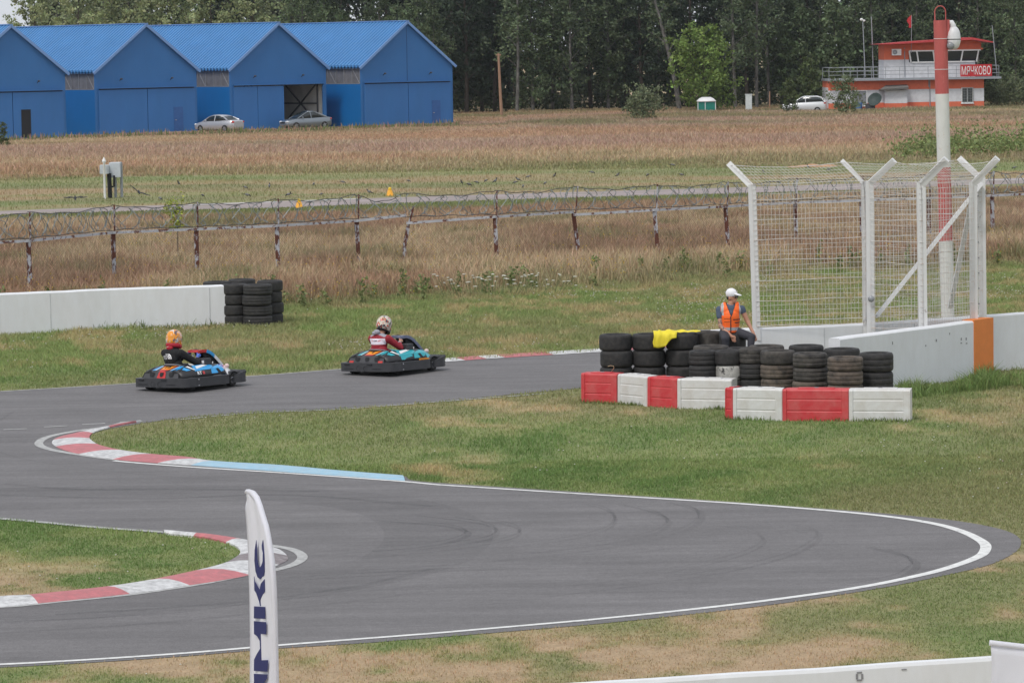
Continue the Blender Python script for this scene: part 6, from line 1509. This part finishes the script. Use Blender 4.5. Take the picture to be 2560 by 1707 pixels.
    m = MB(); m.tube([(.19, .45, .36), (.19, .47, .50)], .012, 6); m.build('brake_lever', M_KWH, t)
    # steering wheel
    M = Matrix.Rotation(math.radians(52), 3, 'X'); m = MB(); c = Vector((0, .12, .655))
    m.tube([c + M @ Vector((.145 * math.cos(a), .125 * math.sin(a), 0)) for a in np.linspace(0, 2 * PI, 25)], .013, 7); sw = m.build('steering_wheel', M_BLKP, t)
    m = MB(); m.bar(c + M @ Vector((-.14, 0, 0)), c + M @ Vector((.14, 0, 0)), .03, .008); m.bar(c, c + M @ Vector((0, -.12, 0)), .03, .008); m.build('spokes', M_CHR, sw)
    # fuel box
    m = MB(); m.box((.31, .06, .525), (.24, .20, .13)); m.box((.31, .06, .44), (.18, .16, .06)); fbx = m.build('fuel_box', M_BUMP, t, bevel=.012)
    if redtail:
        m = MB(); m.box((.26, -.046, .525), (.10, .006, .055)); m.box((.39, -.046, .525), (.055, .006, .055)); m.build('sticker', M_KWH, fbx)
    # seat
    m = MB(); rim = [(-.20, -.12, .34), (-.215, -.30, .40), (-.21, -.48, .475), (-.13, -.60, .50), (0, -.64, .505), (.13, -.60, .50), (.21, -.48, .475), (.215, -.30, .40), (.20, -.12, .34)]
    m.loft([[(x * k, y * k2 + dy, z) for x, y, z in [(a, b, c * kz) for a, b, c in rim]] for k, k2, dy, kz in ((1, 1, 0, 1), (.97, .98, 0, .8), (.86, .9, -.02, .45), (.6, .7, -.08, .26))], 0, False, False, True); seat = m.build('seat', M_BLKP, t); sd = seat.modifiers.new('s', 'SOLIDIFY'); sd.thickness = .012
    m = MB(); m.tube(crom(rim, 4), .013, 6); m.build('seat_edge', M_KGR, seat)
    return t
def surf_text(par, body, txt, cx, cz, w, h, mt, bold=.01, shear=0., extra=None, name='lettering'):
    """flat lettering wrapped on to the back of a figure"""
    bvh = BVHTree.FromPolygons([v.co.copy() for v in body.data.vertices], [tuple(p.vertices) for p in body.data.polygons])
    m = MB()
    if txt: text_fit(m, txt, (cx, 0, cz), (1, 0, 0), (0, 0, 1), w, h, bold=bold, shear=shear)
    if extra: extra(m)
    vs = []
    for v in m.v:
        hit = bvh.ray_cast(Vector((v[0], -3, v[2])), Vector((0, 1, 0)))[0]; vs.append((v[0], (hit.y if hit else -.6) - .005, v[2]))
    m.v = vs; return m.build(name, mt, par, norm=False)
def pattern_mat(name, base, c1, c2, c3, sc=14.):
    m = bpy.data.materials.new(name); m.use_nodes = True; nt = m.node_tree; N = nt.nodes; L = nt.links; b = N['Principled BSDF']; b.inputs['Roughness'].default_value = .25; b.inputs['Coat Weight'].default_value = .5
    tc = N.new('ShaderNodeTexCoord'); out = N.new('ShaderNodeRGB'); out.outputs[0].default_value = (*base, 1); o = out.outputs[0]
    for k, (c, s, th) in enumerate(((c1, sc, .56), (c2, sc * 1.5, .60), (c3, sc * 1.2, .61))):
        mp = N.new('ShaderNodeMapping'); mp.inputs['Location'].default_value = (k * 7.1, k * 3.3, 1.7 * k); L.new(tc.outputs['Object'], mp.inputs[0])
        n = N.new('ShaderNodeTexNoise'); n.inputs['Scale'].default_value = s; n.inputs['Detail'].default_value = 3; n.inputs['Distortion'].default_value = 1.2; L.new(mp.outputs[0], n.inputs['Vector'])
        r = N.new('ShaderNodeMapRange'); r.inputs['From Min'].default_value = th - .015; r.inputs['From Max'].default_value = th + .015; L.new(n.outputs['Fac'], r.inputs['Value'])
        x = N.new('ShaderNodeMix'); x.data_type = 'RGBA'; L.new(r.outputs[0], x.inputs['Factor']); L.new(o, x.inputs[6]); x.inputs[7].default_value = (*c, 1); o = x.outputs[2]
    L.new(o, b.inputs['Base Color']); return m
def hand(pr, wrist, palm, dirv, sidev, mi, grip=None, s=1.):
    """palm and five bent fingers; dirv = finger direction, sidev = thumb side, grip = bend direction"""
    wrist = Vector(wrist); palm = Vector(palm); d = Vector(dirv).normalized(); sd = Vector(sidev).normalized(); gv = Vector(grip).normalized() if grip else d
    pr.append(('cap', wrist, .030 * s, palm, .030 * s, mi))
    pr.append(('cap', palm - sd * .022 * s, .018 * s, palm + sd * .022 * s, .018 * s, mi))
    for k, (off, ln) in enumerate(((.032, .070), (.012, .080), (-.010, .075), (-.031, .058))):
        a = palm + sd * off * s + d * .025 * s; m1 = a + d * ln * .5 * s + gv * .008; e = m1 + (d * .35 + gv * .65).normalized() * ln * .5 * s
        pr.append(('cap', a, .0105 * s, m1, .0095 * s, mi)); pr.append(('cap', m1, .0095 * s, e, .008 * s, mi))
    a = palm + sd * .028 * s - d * .015 * s; b = a + (sd * .7 + d * .6).normalized() * .038 * s; c = b + (d * .8 + gv * .5).normalized() * .03 * s
    pr.append(('cap', a, .012 * s, b, .011 * s, mi)); pr.append(('cap', b, .011 * s, c, .009 * s, mi))
def driver(loc, label, kind):
    t = thing('person', label, 'person', loc, math.radians(-37), 'kart drivers')
    k1 = kind == 1
    hy = -.37 if k1 else -.24; hx = -.06 if k1 else .0; sy = -.46 if k1 else -.42
    sk_, top_, glove, tr_ = 0, 1, 2, 3
    mats = [M_SKIN, mat('black_jacket', (.008, .008, .009), .85, var=.25, scale=12, bump=.4, bscale=14) if k1 else mat('crimson_suit', (.30, .012, .025), .7, var=.18, scale=9, bump=.4, bscale=14),
            mat('blue_glove', (.03, .12, .55), .6, col2=(.5, .55, .65), cover=.3, scale=20) if k1 else M_SKIN, mat('dark_trousers', (.02, .02, .024), .8) if k1 else mat('crimson_suit', (.3, .012, .025)),
            mat('suit_grey', (.33, .33, .38), .75, var=.1, bump=.3, bscale=14), mat('suit_white', (.74, .68, .76), .7, var=.04)]
    pr = [('ell', (hx * .4, -.40, .27), (.175, .15, .12), tr_), ('ell', (hx * .5, -.44, .46), (.215, .155, .17), top_), ('cap', (hx * .5, -.44, .32), .150, (hx * .8, sy, .62), .168, top_), ('ell', (hx * .9, sy + .01, .70), (.245, .135, .135), top_), ('ell', (hx * .8, sy - .03, .62), (.185, .125, .15), top_),
          ('cap', (hx * .9, sy + .03, .78), .062, (hx, hy - .03, .90), .055, sk_), ('ell', (hx, hy, .985), (.08, .095, .12), sk_)]
    for s in (-1, 1):
        sh = Vector((hx * .8 + s * .215, sy + .02, .72)); el = Vector((s * .33, -.14, .50 if k1 else .52)); wr = Vector((s * .175, .02, .595 if k1 else .61))
        pr += [('cap', sh, .082, el, .064, top_), ('cap', el, .062, el.lerp(wr, .75), .048, top_), ('cap', el.lerp(wr, .7), .036, wr, .030, sk_ if k1 else top_)]
        hand(pr, wr, (s * .155, .085, .64), (0, .75, .35), (-s * .5, -.2, .9), glove, (-s * .6, .3, -.4), 1.05)
        pr += [('cap', (s * .10, -.34, .27), .088, (s * .19, .12, .40), .068, tr_), ('cap', (s * .19, .12, .40), .062, (s * .14, .52, .20), .045, tr_), ('cap', (s * .14, .52, .17), .04, (s * .14, .60, .27), .035, tr_)]
    def rec(C, I):
        if not k1:
            b = (I == 1)
            arm = (np.abs(C[:, 0]) > .205 + .25 * np.maximum(C[:, 1] + .38, 0)) | (C[:, 1] > -.30)
            yoke = b & ~arm & (C[:, 2] > .76 - 1.2 * (C[:, 0]) ** 2 * -1 * 0 + .0) & ((C[:, 2] > .755 + .05 * np.cos(C[:, 0] * 9)) | (C[:, 1] > -.42))
            I = np.where(yoke, 4, I); I = np.where(b & ~arm & (C[:, 1] < -.44) & (np.abs(C[:, 2] - .665) < .062) & ~yoke, 5, I)
        return I
    bo = blob(pr, .0095, 'body', mats, t, 2, recolor=rec)
    # helmet
    hc = Vector((hx, hy, 1.02)); tilt = Matrix.Rotation(math.radians(-14 if k1 else -22), 3, 'X')
    hp = [('ell', hc, (.152, .182, .172), 0, tilt), ('ell', hc + tilt @ Vector((0, .07, -.09)), (.118, .135, .115), 0, tilt), ('ell', hc + tilt @ Vector((0, -.035, -.06)), (.142, .142, .115), 0, tilt)]
    hm = pattern_mat('orange_helmet_shell', (.82, .30, .012), (.66, .62, .58), (.12, .09, .10), (.72, .46, .36), 7) if k1 else pattern_mat('white_helmet_shell', (.66, .60, .50), (.035, .045, .06), (.60, .06, .03), (.50, .33, .18), 9)
    def rech(C, I):
        L_ = (C - np.array(hc)) @ np.array(tilt); I = np.where((L_[:, 1] > .085) & (L_[:, 2] > -.045) & (L_[:, 2] < .05), 1, I); return np.where(L_[:, 2] < -.15, 2, I)
    ho = blob(hp, .011, 'helmet', [hm, mat('visor', (.015, .018, .025), .08, spec=.8), M_SLOT], t, 1, recolor=rech, cut=lambda C: ((C - np.array(hc)) @ np.array(tilt))[:, 2] < -.168)
    m = MB(); m.tube([hc + tilt @ Vector((.122 * math.cos(a), .02 + .155 * math.sin(a), -.155 - .012 * math.sin(a))) for a in np.linspace(0, 2 * PI, 25)], .013, 6); m.build('rim', M_SLOT, ho)
    if k1:
        m = MB(); c = Vector((hx, hy - .02, .865)); ra = []
        for a in np.linspace(0, 2 * PI, 21): ra.append(c + tilt @ Vector((.115 * math.cos(a), .125 * math.sin(a), 0)))
        m.tube(ra, .046, 10); m.ell(c + Vector((-.0, -.125, -.03)), (.085, .045, .055)); nb = m.build('neck_brace', mat('red_foam', (.42, .012, .03), .7, bump=.2), t)
        surf_text(nb, nb, 'ARAI', hx - .02, .855, .05, .014, M_WHITE, .01)
        def dome(m):
            for k, (r0, r1) in enumerate(((.068, .083), (.046, .061), (.024, .039))):
                a = np.linspace(0, PI / 2, 8); m.add([(hx * .8 - .015 + r0 * math.sin(x) + .035, 0, .612 + r0 * math.cos(x) * 1.25) for x in a] + [(hx * .8 - .015 + r1 * math.sin(x) + .035, 0, .612 + r1 * math.cos(x) * 1.25) for x in a], [(j, j + 1, j + 9, j + 8) for j in range(7)])
        for txt, dz, w in (('THE', .076, .075), ('NORTH', .037, .135), ('FACE', -.002, .105)):
            surf_text(bo, bo, txt, hx * .8 + .012 - w / 2, .625 + dz - .0, w, .034, M_WHITE, .006)
        surf_text(bo, bo, None, 0, 0, 1, 1, M_WHITE, extra=dome, name='emblem')
    else:
        m = MB(); m.ell((-.01, sy - .06, .86), (.075, .06, .055)); m.ell((-.05, sy - .10, .84), (.05, .04, .04)); m.build('collar', mats[4], t)
        surf_text(bo, bo, 'ADM', .0, .682, .10, .032, mat('dark_print', (.06, .02, .05), .6), .01, .2)
        surf_text(bo, bo, '#', .095, .682, .07, .034, M_KRED, .01, .3); surf_text(bo, bo, 'N', -.085, .682, .035, .032, M_KRED, .05)
        for k in range(2): surf_text(bo, bo, '-', .12 + .03 * k, .69, .015, .008, M_KRED, .01)
        for s in (-1, 1):
            m = MB(); M = Vector((s * .175, .02, .61)) - Vector((s * .33, -.14, .52)); M.normalize(); c = Vector((s * .20, -.01, .597)); m.tube([c - M * .02, c + M * .02], .045, 12); m.build('cuff', mats[4], t)
    return t
K1 = G(477, 970.7); K2 = G(983, 931.5)
def settle(t): t.rotation_euler = (-.015, -.030, math.radians(-37)); t.location.z += .014
kt1 = kart(K1, 'blue, white and red kart number 12, nearest kart on the track', M_KBLUE, '12', True, 'SIC')
kt2 = kart(K2, 'teal and white kart with orange plate number 4, farther kart', M_KTEAL, '4', False, '')
dr1 = driver(K1, 'person in a black jacket and orange helmet driving the blue kart', 1)
dr2 = driver(K2, 'person in a crimson suit and white patterned helmet driving the teal kart', 2)

for _k in (kt1, kt2, dr1, dr2): settle(_k)      # karts lean a little on their springy tyres in the bend
# ---- marshal
MY = 68.85; s_ = FPX / MY
zm = lambda x, y, dy=0.: P(1760 + x * .1276, 690 + y * .1276, MY + dy)
base = zm(520, 1090); mt_ = thing('person', 'marshal in orange vest, white cap and sunglasses sitting on black tyres', 'person', (base.x, MY, 1.18))
O = Vector((base.x, MY, 1.18)); z_ = lambda x, y, dy=0.: tuple(zm(x, y, dy) - O)
M_SHIRT = mat('slate_tshirt', (.075, .10, .15), .85, var=.1, bump=.3, bscale=20); M_TRS = mat('charcoal_trousers', (.040, .040, .050), .85, var=.2, scale=6, bump=.4, bscale=12)
M_TAT = mat('tattooed_skin', (.50, .27, .19), .55, var=.06, scale=14, col2=(.13, .11, .11), cover=.42, sharp=.08)
M_SK2 = mat('tanned_skin', (.50, .25, .165), .55, var=.06, scale=12)
hp_ = Vector(z_(520, 1060)); ch = Vector(z_(515, 760)); 
pr = [('ell', z_(520, 1070), (.17, .13, .12), 2), ('cap', z_(515, 1020), .145, z_(515, 780), .165, 1), ('ell', z_(515, 668), (.205, .115, .125), 1), ('cap', z_(400, 605), .052, z_(640, 592), .052, 1), ('cap', z_(515, 620), .064, z_(535, 520, -.01), .058, 0)]
hd = Vector(z_(545, 420)); yaw = Matrix.Rotation(math.radians(58), 3, 'Z')       # face turned to the right of the picture
H_ = lambda x, y, z: hd + yaw @ Vector((x, -y, z))                # y = towards the face
pr += [('ell', hd + Vector((0, 0, .02)), (.082, .102, .122), 0, yaw), ('ell', H_(0, .035, -.055), (.055, .062, .065), 0, yaw), ('cap', H_(0, .085, .01), .012, H_(0, .112, -.028), .014, 0), ('cap', H_(-.018, .088, -.062), .010, H_(.018, .088, -.062), .010, 0), ('ell', H_(0, .078, -.098), (.026, .022, .018), 0, yaw),
       ('ell', H_(-.078, -.005, -.01), (.012, .022, .034), 0, yaw), ('ell', H_(.078, -.005, -.01), (.012, .022, .034), 0, yaw)]
# picture-left arm (tattooed) resting on the thigh
shL = Vector(z_(300, 660)); elL = Vector(z_(325, 985, -.08)); wrL = Vector(z_(500, 1140, -.22))
pr += [('cap', shL, .072, shL.lerp(elL, .42), .066, 1), ('cap', shL.lerp(elL, .36), .053, elL, .044, 3), ('cap', elL, .045, wrL, .029, 3), ('cap', elL.lerp(wrL, .6), .036, wrL, .030, 0)]
hand(pr, wrL, z_(555, 1195, -.24), (.45, -.1, -.85), (.8, -.1, .3), 0, (.2, .1, -.9), 1.0)
shR = Vector(z_(742, 640)); elR = Vector(z_(850, 880, -.02)); wrR = Vector(z_(965, 1110, -.12))
pr += [('cap', shR, .068, shR.lerp(elR, .22), .062, 1), ('cap', shR.lerp(elR, .2), .052, elR, .043, 0), ('cap', elR, .044, wrR, .029, 0)]
hand(pr, wrR, z_(985, 1170, -.14), (.15, -.1, -.9), (-.8, -.3, -.2), 0, (.6, .3, -.6), 1.0)
# legs
hl = Vector(z_(400, 1110, -.02)); kl = Vector(z_(420, 1230, -.36)); al = Vector(z_(430, 1470, -.34)); hr = Vector(z_(640, 1100, -.02)); kr = Vector(z_(930, 1195, -.22)); ar = Vector(z_(905, 1500, -.30))
pr += [('cap', hl, .105, kl, .078, 2), ('cap', kl, .076, al, .060, 2), ('cap', hr, .105, kr, .080, 2), ('cap', kr, .078, ar, .058, 2), ('cap', al, .06, (al.x, al.y, -.80), .05, 2), ('cap', ar, .058, (ar.x, ar.y, -.80), .05, 2)]
for a in (al, ar): pr += [('cap', (a.x, a.y + .04, -1.10 + .27), .045, (a.x, a.y - .14, -1.13 + .27), .04, 4)]
mb_ = blob(pr, .0095, 'body', [M_SK2, M_SHIRT, M_TRS, M_TAT, M_SLOT], mt_, 2)
# vest: its own shell over the torso
M_VO = mat('orange_vest', (1.0, .155, .018), .6, var=.10, scale=7, bump=.35, bscale=12); M_VS = mat('grey_reflective', (.42, .43, .45), .4, var=.08); M_VB = mat('vest_piping', (.02, .02, .025), .7)
vp = [('cap', z_(515, 1045), .165, z_(515, 790), .188, 0), ('ell', z_(515, 672), (.222, .135, .14), 0), ('ell', z_(520, 1060), (.185, .15, .085), 0), ('cap', z_(395, 580), .062, z_(640, 568), .062, 0)]
q0 = Vector(z_(515, 820)); zpx = lambda y: z_(0, y)[2]; xpx = lambda x: z_(x, 0)[0]
def rv(C, I):
    x = C[:, 0]; z = C[:, 2]; y = C[:, 1]; f = y < 0
    I = np.zeros(len(C), int); band = (np.abs(z - zpx(1035)) < .028) | (np.abs(z - zpx(950)) < .02) & ~f
    I[band] = 1
    I[(x < xpx(375)) & (x > xpx(325)) & (z > zpx(770)) & f] = 1; I[(x > xpx(672)) & (x < xpx(730)) & (z > zpx(830)) & f] = 1
    vx = np.abs(x - xpx(515)) - np.clip((z - zpx(780)) * .36, 0, 1); I[f & (np.abs(vx) < .011) & (z > zpx(790))] = 2
    I[f & (np.abs(x - xpx(505)) < .009) & (z <= zpx(790))] = 2
    for a, b, zz_ in ((380, 490, 835), (380, 480, 897), (545, 710, 852), (580, 720, 912)): I[f & (x > xpx(a)) & (x < xpx(b)) & (np.abs(z - zpx(zz_)) < .0075)] = 2
    return I
def cv(C):
    x = C[:, 0]; z = C[:, 2]; y = C[:, 1]
    vn = (np.abs(x - xpx(515)) < (z - zpx(785)) * .36) & (y < .02) & (z > zpx(785)); neck = (z > zpx(570)) & (np.abs(x - xpx(520)) < .075)
    arm = ((x < xpx(318)) | (x > xpx(735))) & (z > zpx(860)); return vn | neck | arm | (z < zpx(1110))
vo = blob(vp, .010, 'vest', [M_VO, M_VS, M_VB], mt_, 1, recolor=rv, cut=cv); sd = vo.modifiers.new('s', 'SOLIDIFY'); sd.thickness = .006; sd.offset = 1
# cap, hair, glasses
cp_ = blob([('ell', hd + Vector((-.002, 0, .075)) - (yaw @ Vector((0, -.006, 0))), (.097, .118, .104), 0, yaw @ Matrix.Rotation(math.radians(6), 3, 'X')), ('ell', H_(0, .135, .058), (.075, .082, .011), 0, yaw @ Matrix.Rotation(math.radians(14), 3, 'X'))], .009, 'cap', [mat('white_cap', (.80, .80, .84), .75)], mt_, 1, cut=lambda C: (C[:, 2] < hd.z + .022))
m = MB(); c = H_(.0, .102, .105); 
for k in range(5): a = 2 * PI * k / 5; pass
m.ell(H_(.02, .092, .112), (.014, .006, .010), M=yaw); m.build('badge', M_KRED, cp_)
m = MB(); m.ell(hd + Vector((0, 0, .005)) - (yaw @ Vector((0, -.03, 0))), (.080, .075, .075), M=yaw); m.build('hair', mat('dark_hair', (.015, .010, .008), .7), mt_)
m = MB()
for s in (-1, 1): m.ell(H_(s * .033, .100, .012), (.031, .012, .025), M=yaw @ Matrix.Rotation(-s * .2, 3, 'Z')); m.tube([H_(s * .06, .085, .02), H_(s * .08, .0, .018)], .004, 5)
m.tube([H_(-.012, .104, .02), H_(.012, .104, .02)], .004, 5); m.build('sunglasses', mat('sunglass_lens', (.008, .008, .010), .1, spec=.8), mt_)
# white block under the marshal's hip and rear wall stub on the left are the wall itself
# ================================================================ weeds, flowers, tufts
def leafy(name, C, n, spread, size, col, seed, label, cat='plant', flat=1.4, kind=None):
    r = np.random.default_rng(seed); V, K = leaf_np(np.array(C), n, spread, size, col, r, flat, .3)
    o = np_mesh(name, V.reshape(-1, 3), np.full(len(V), 4), np.arange(len(V) * 4), M_LEAF, np.repeat(K, 4, 0))
    return tag(o, label if kind is None else None, cat if kind is None else None, None, kind)
# weeds along the foot of the left wall
r = np.random.default_rng(91); X = []; Y = []; H = []
for k in range(6000):
    t = r.random(); px = 565 * t;
    if r.random() > .25 + 1.1 * max(0, math.sin(px * .055) * math.sin(px * .021 + 1)) ** 1.0: continue
    g = G(px, 815 + 8 * (1 - t)); d = r.random() ** 2 * 1.4; X.append(g.x); Y.append(g.y - .1 - d + .3)
    H.append((.06 + .42 * r.random() ** 3) * (1 if (px < 380) else .65) * (1 - .4 * d))
X = np.array(X); Y = np.array(Y); H = np.array(H)
C = jitter(np.tile(np.array([(.105, .15, .05)]), (len(X), 1)), .35)
blades('wall_foot_weeds', X, Y, H, .014 + 0 * X, C, .9, head=.6)
Cw = []
for px, h in ((12, .32), (30, .42), (62, .36), (95, .25), (128, .5), (165, .62), (172, .3), (205, .35), (228, .55), (245, .5), (300, .45), (320, .34), (340, .32), (358, .30), (420, .22), (452, .25), (505, .30), (545, .34)):
    g = G(px, 818 - px * .01)
    for q in range(int(h * 16)): Cw.append((g.x + r.normal() * .05, g.y - .05 + r.normal() * .08, .05 + h * q / (h * 16)))
for q in range(40): g = G(300 + 65 * r.random(), 815); Cw.append((g.x, g.y - .1, .05 + .28 * r.random()))
leafy('wall_foot_plants', Cw, 9, .10, .07, (.085, .135, .05), 3, '', kind='stuff')
# lush grass at the foot of the right walls
n = 9000; t = RNG.random(n); a0 = np.array(W2[0]); a1 = np.array(W2[1]); w1a = np.array(W1[3]); w1b = np.array(W1[4])
X = []; Y = []
for k in range(n):
    if t[k] < .62: f = .35 + .70 * RNG.random(); p = a0 * (1 - f) + a1 * f; d = RNG.random() ** 1.5 * (1.3 + 1.2 * f)
    else: f = RNG.random(); p = a1 * (1 - f) + w1b * f; p = p + np.array([.2, -.1]); d = RNG.random() ** 1.4 * 3.6
    X.append(p[0]); Y.append(p[1] - d)
X = np.array(X); Y = np.array(Y); lump = fbm(X, Y, .8, 95)
H = (.04 + .36 * sstep(.42, .72, lump)) * (.35 + .9 * RNG.random(n))
blades('lush_tall_grass', X, Y, H, .016 + 0 * X, jitter(mixc(np.array((.165, .27, .075)), np.array((.25, .29, .12)), fbm(X, Y, .5, 96) * .9), .35), 1.2)
# tufts against barrier blocks
X = []; Y = []
for a, b in ((c0[0], c0[4]), (c1[0], c1[4])):
    for k in range(900): f = RNG.random(); p = a.lerp(b, f); X.append(p.x); Y.append(p.y - .02 - .12 * RNG.random())
X = np.array(X); Y = np.array(Y); blades('barrier_foot_grass', X, Y, .03 + .08 * RNG.random(len(X)) ** 2, .012 + 0 * X, jitter(np.tile(np.array([(.15, .20, .06)]), (len(X), 1)), .3), .7)
# weeds along the hangar fronts and the far field edge
X = []; Y = []; 
for k in range(5200):
    px = 1150 * RNG.random(); g = G(px, 352 - px * .034 + 3 * RNG.random()); X.append(g.x); Y.append(g.y - 4 * RNG.random())
X = np.array(X); Y = np.array(Y); C = np.where((RNG.random(len(X)) < .35)[:, None], np.array([[.42, .26, .20]]), np.array([[.17, .21, .085]]))
blades('hangar_foot_weeds', X, Y, .10 + .60 * RNG.random(len(X)) ** 4, .06 + 0 * X, jitter(C, .3), .3, head=.5)
# small white clover heads and taller umbels: tiny, uncountable
M_PET = attr_mat('petals', .8, 1., 0.)
def dots(name, X, Y, Z, S, col):
    n = len(X); V = np.empty((n, 6, 3)); 
    for k, d in enumerate(((1, 0, 0), (0, 1, 0), (-1, 0, 0), (0, -1, 0), (0, 0, 1), (0, 0, -1))): V[:, k] = np.stack([X + d[0] * S, Y + d[1] * S, Z + d[2] * S * .7], 1)
    F = []; f0 = [(0, 1, 4), (1, 2, 4), (2, 3, 4), (3, 0, 4), (1, 0, 5), (2, 1, 5), (3, 2, 5), (0, 3, 5)]
    L = (np.arange(n) * 6)[:, None, None] + np.array(f0)[None]; o = np_mesh(name, V.reshape(-1, 3), np.full(n * 8, 3), L.ravel(), M_PET, np.repeat(col, 6, 0)); return tag(o, kind='stuff')
X, Y = scatter(15000, 38, 100, 2.); f = fbm(X, Y * .6, 2.6, 201); k = (RNG.random(len(X)) < sstep(.50, .78, f) * np.where(Y > 76, 1., .22)) & keep_off(X, Y) & (Y < y_verge(X) + 1) & ((Y > 49) | (X < -3))
X, Y = X[k], Y[k]; c = np.where((RNG.random(len(X)) < .8)[:, None], np.array([[.62, .62, .56]]), np.array([[.55, .42, .42]]))
dots('clover_heads', X, Y, np.where(Y > 74, .10 + .14 * RNG.random(len(X)), .05 + .03 * RNG.random(len(X))), .009 + .00009 * Y, c)
X, Y = scatter(9000, 90, 125, 3.); k = (Y > y_verge(X) - 1) & (RNG.random(len(X)) < sstep(.5, .7, fbm(X, Y, 2.5, 211))); X, Y = X[k], Y[k]
dots('yellow_meadow_flowers', X, Y, .25 + .45 * RNG.random(len(X)), .020 + 0 * X, jitter(np.tile(np.array([(.62, .42, .05)]), (len(X), 1)), .3))
for j, (px, py, n, w, lab) in enumerate(((1215, 700, 46, 1.0, 'clump of white umbel flowers under the rusty fence, wider one'), (1330, 700, 14, .6, 'small clump of white umbel flowers right of the wider clump'))):
    g = G(px, 742); m = MB(); m2 = MB(); rr = random.Random(j)
    for k in range(n):
        x = rr.gauss(0, w); y = rr.gauss(0, .4); h = rr.uniform(.25, .62); m.tube([(x * .8, y, 0), (x, y, h)], .006, 3, 0, False); m2.ell((x, y, h), (rr.uniform(.03, .07), .05, .012), 0, 8, 4)
    t = thing('flower_clump', lab, 'flowers', g, 0, 'white umbel flowers'); m.build('stems', mat('stem_green', (.12, .16, .06), .8), t); m2.build('flower_heads', mat('umbel_white', (.62, .62, .54), .8), t)
# thistles and taller weeds between fence and verge
r = np.random.default_rng(17); Cw = []
for k in range(70):
    px = 2560 * r.random(); Yv = float(y_verge(np.array((px - 1280) / 9000 * 98))) ; p = XA(px, Yv - 1 + 5 * r.random()); h = .3 + .5 * r.random()
    for q in range(int(h * 14)): Cw.append((p.x + r.normal() * .04, p.y + r.normal() * .04, h * q / (h * 14)))
leafy('tall_meadow_weeds', Cw, 9, .11, .08, (.20, .235, .095), 5, '', kind='stuff')
# low green leafy growth along the field beyond the taxiway at the right
r = np.random.default_rng(23); Cw = []
for k in range(420): px = 2240 + 420 * r.random(); p = XA(px, 205 + 14 * r.random()); Cw.append((p.x, p.y, .1 + .75 * r.random() * min(1, (px - 2230) / 150)))
leafy('field_edge_shrubs', Cw, 22, .75, .16, (.21, .26, .10), 6, '', kind='stuff')
g = G(2030, 412 + 6); m = MB()
for k in range(5): m.ell((-.9 + .45 * k, 0, .0), (.5, .6, .08 + .05 * (k % 3)))
o = m.build('soil_heap', mat('orange_soil', (.46, .27, .16), .95, var=.2, bump=.5, bscale=8)); o.location = g; tag(o, 'low heap of orange soil on the mown airfield behind the mesh fence', 'soil heap')
# yellow leafy sapling seen through the razor wire, left
g = XA(445, 112); r = np.random.default_rng(2); Cw = [(g.x + r.normal() * .14, g.y + r.normal() * .1, 1.1 + 1.1 * r.random()) for k in range(26)]
V, K = leaf_np(np.array(Cw), 14, .16, .08, (.33, .38, .07), r, 1.3, .3)
t = thing('young_maple', 'yellow-green sapling poking through the razor wire at the left', 'sapling', g); o = np_mesh('crown', V.reshape(-1, 3) - np.array(g), np.full(len(V), 4), np.arange(len(V) * 4), M_LEAF, np.repeat(K, 4, 0), t)
m = MB(); m.tube([(0, 0, 0), (.02, 0, 1.2), (0, 0, 2.0)], [.02, .014, .006], 5); m.build('trunk', M_BARKD, t)
# ================================================================ sky, sun, render settings
w = bpy.data.worlds.new('World'); scene.world = w; w.use_nodes = True
nt = w.node_tree; N = nt.nodes; L = nt.links; bg = N['Background']
SUN_EL, SUN_AZ = math.radians(55), math.radians(215)      # azimuth clockwise from +Y
sk = N.new('ShaderNodeTexSky'); sk.sky_type = 'NISHITA'; sk.sun_disc = False; sk.sun_elevation = SUN_EL; sk.sun_rotation = SUN_AZ
sk.dust_density = 4.; sk.air_density = 1.; sk.ozone_density = 1.
mx = N.new('ShaderNodeMix'); mx.data_type = 'RGBA'; mx.inputs['Factor'].default_value = .80
L.new(sk.outputs[0], mx.inputs[6]); mx.inputs[7].default_value = (7.4, 7.75, 8.3, 1)   # cloud cover over the blue
L.new(mx.outputs[2], bg.inputs['Color']); bg.inputs['Strength'].default_value = .100
sd = bpy.data.lights.new('sun', 'SUN'); sun = bpy.data.objects.new('sun', sd); COL.objects.link(sun)
sd.energy = 1.4; sd.angle = math.radians(12); sd.color = (1., .965, .91)
dv = Vector((math.sin(SUN_AZ) * math.cos(SUN_EL), math.cos(SUN_AZ) * math.cos(SUN_EL), math.sin(SUN_EL)))
sun.rotation_euler = dv.to_track_quat('Z', 'Y').to_euler(); sun.location = (0, 0, 60)
# thin summer haze over the airfield
hm_ = bpy.data.materials.new('haze_air'); hm_.use_nodes = True; _n = hm_.node_tree; _n.nodes.remove(_n.nodes['Principled BSDF'])
_v = _n.nodes.new('ShaderNodeVolumePrincipled'); _v.inputs['Color'].default_value = (.86, .92, 1, 1); _v.inputs['Density'].default_value = .00008; _v.inputs['Anisotropy'].default_value = .2; _n.links.new(_v.outputs[0], _n.nodes['Material Output'].inputs['Volume'])
m = MB(); m.box((0, 230, 14.5), (400, 500, 33)); hz = m.build('haze', hm_); tag(hz, kind='stuff')
scene.view_settings.view_transform = 'Standard'; scene.view_settings.look = 'None'
scene.view_settings.exposure = .16; scene.view_settings.gamma = 1.
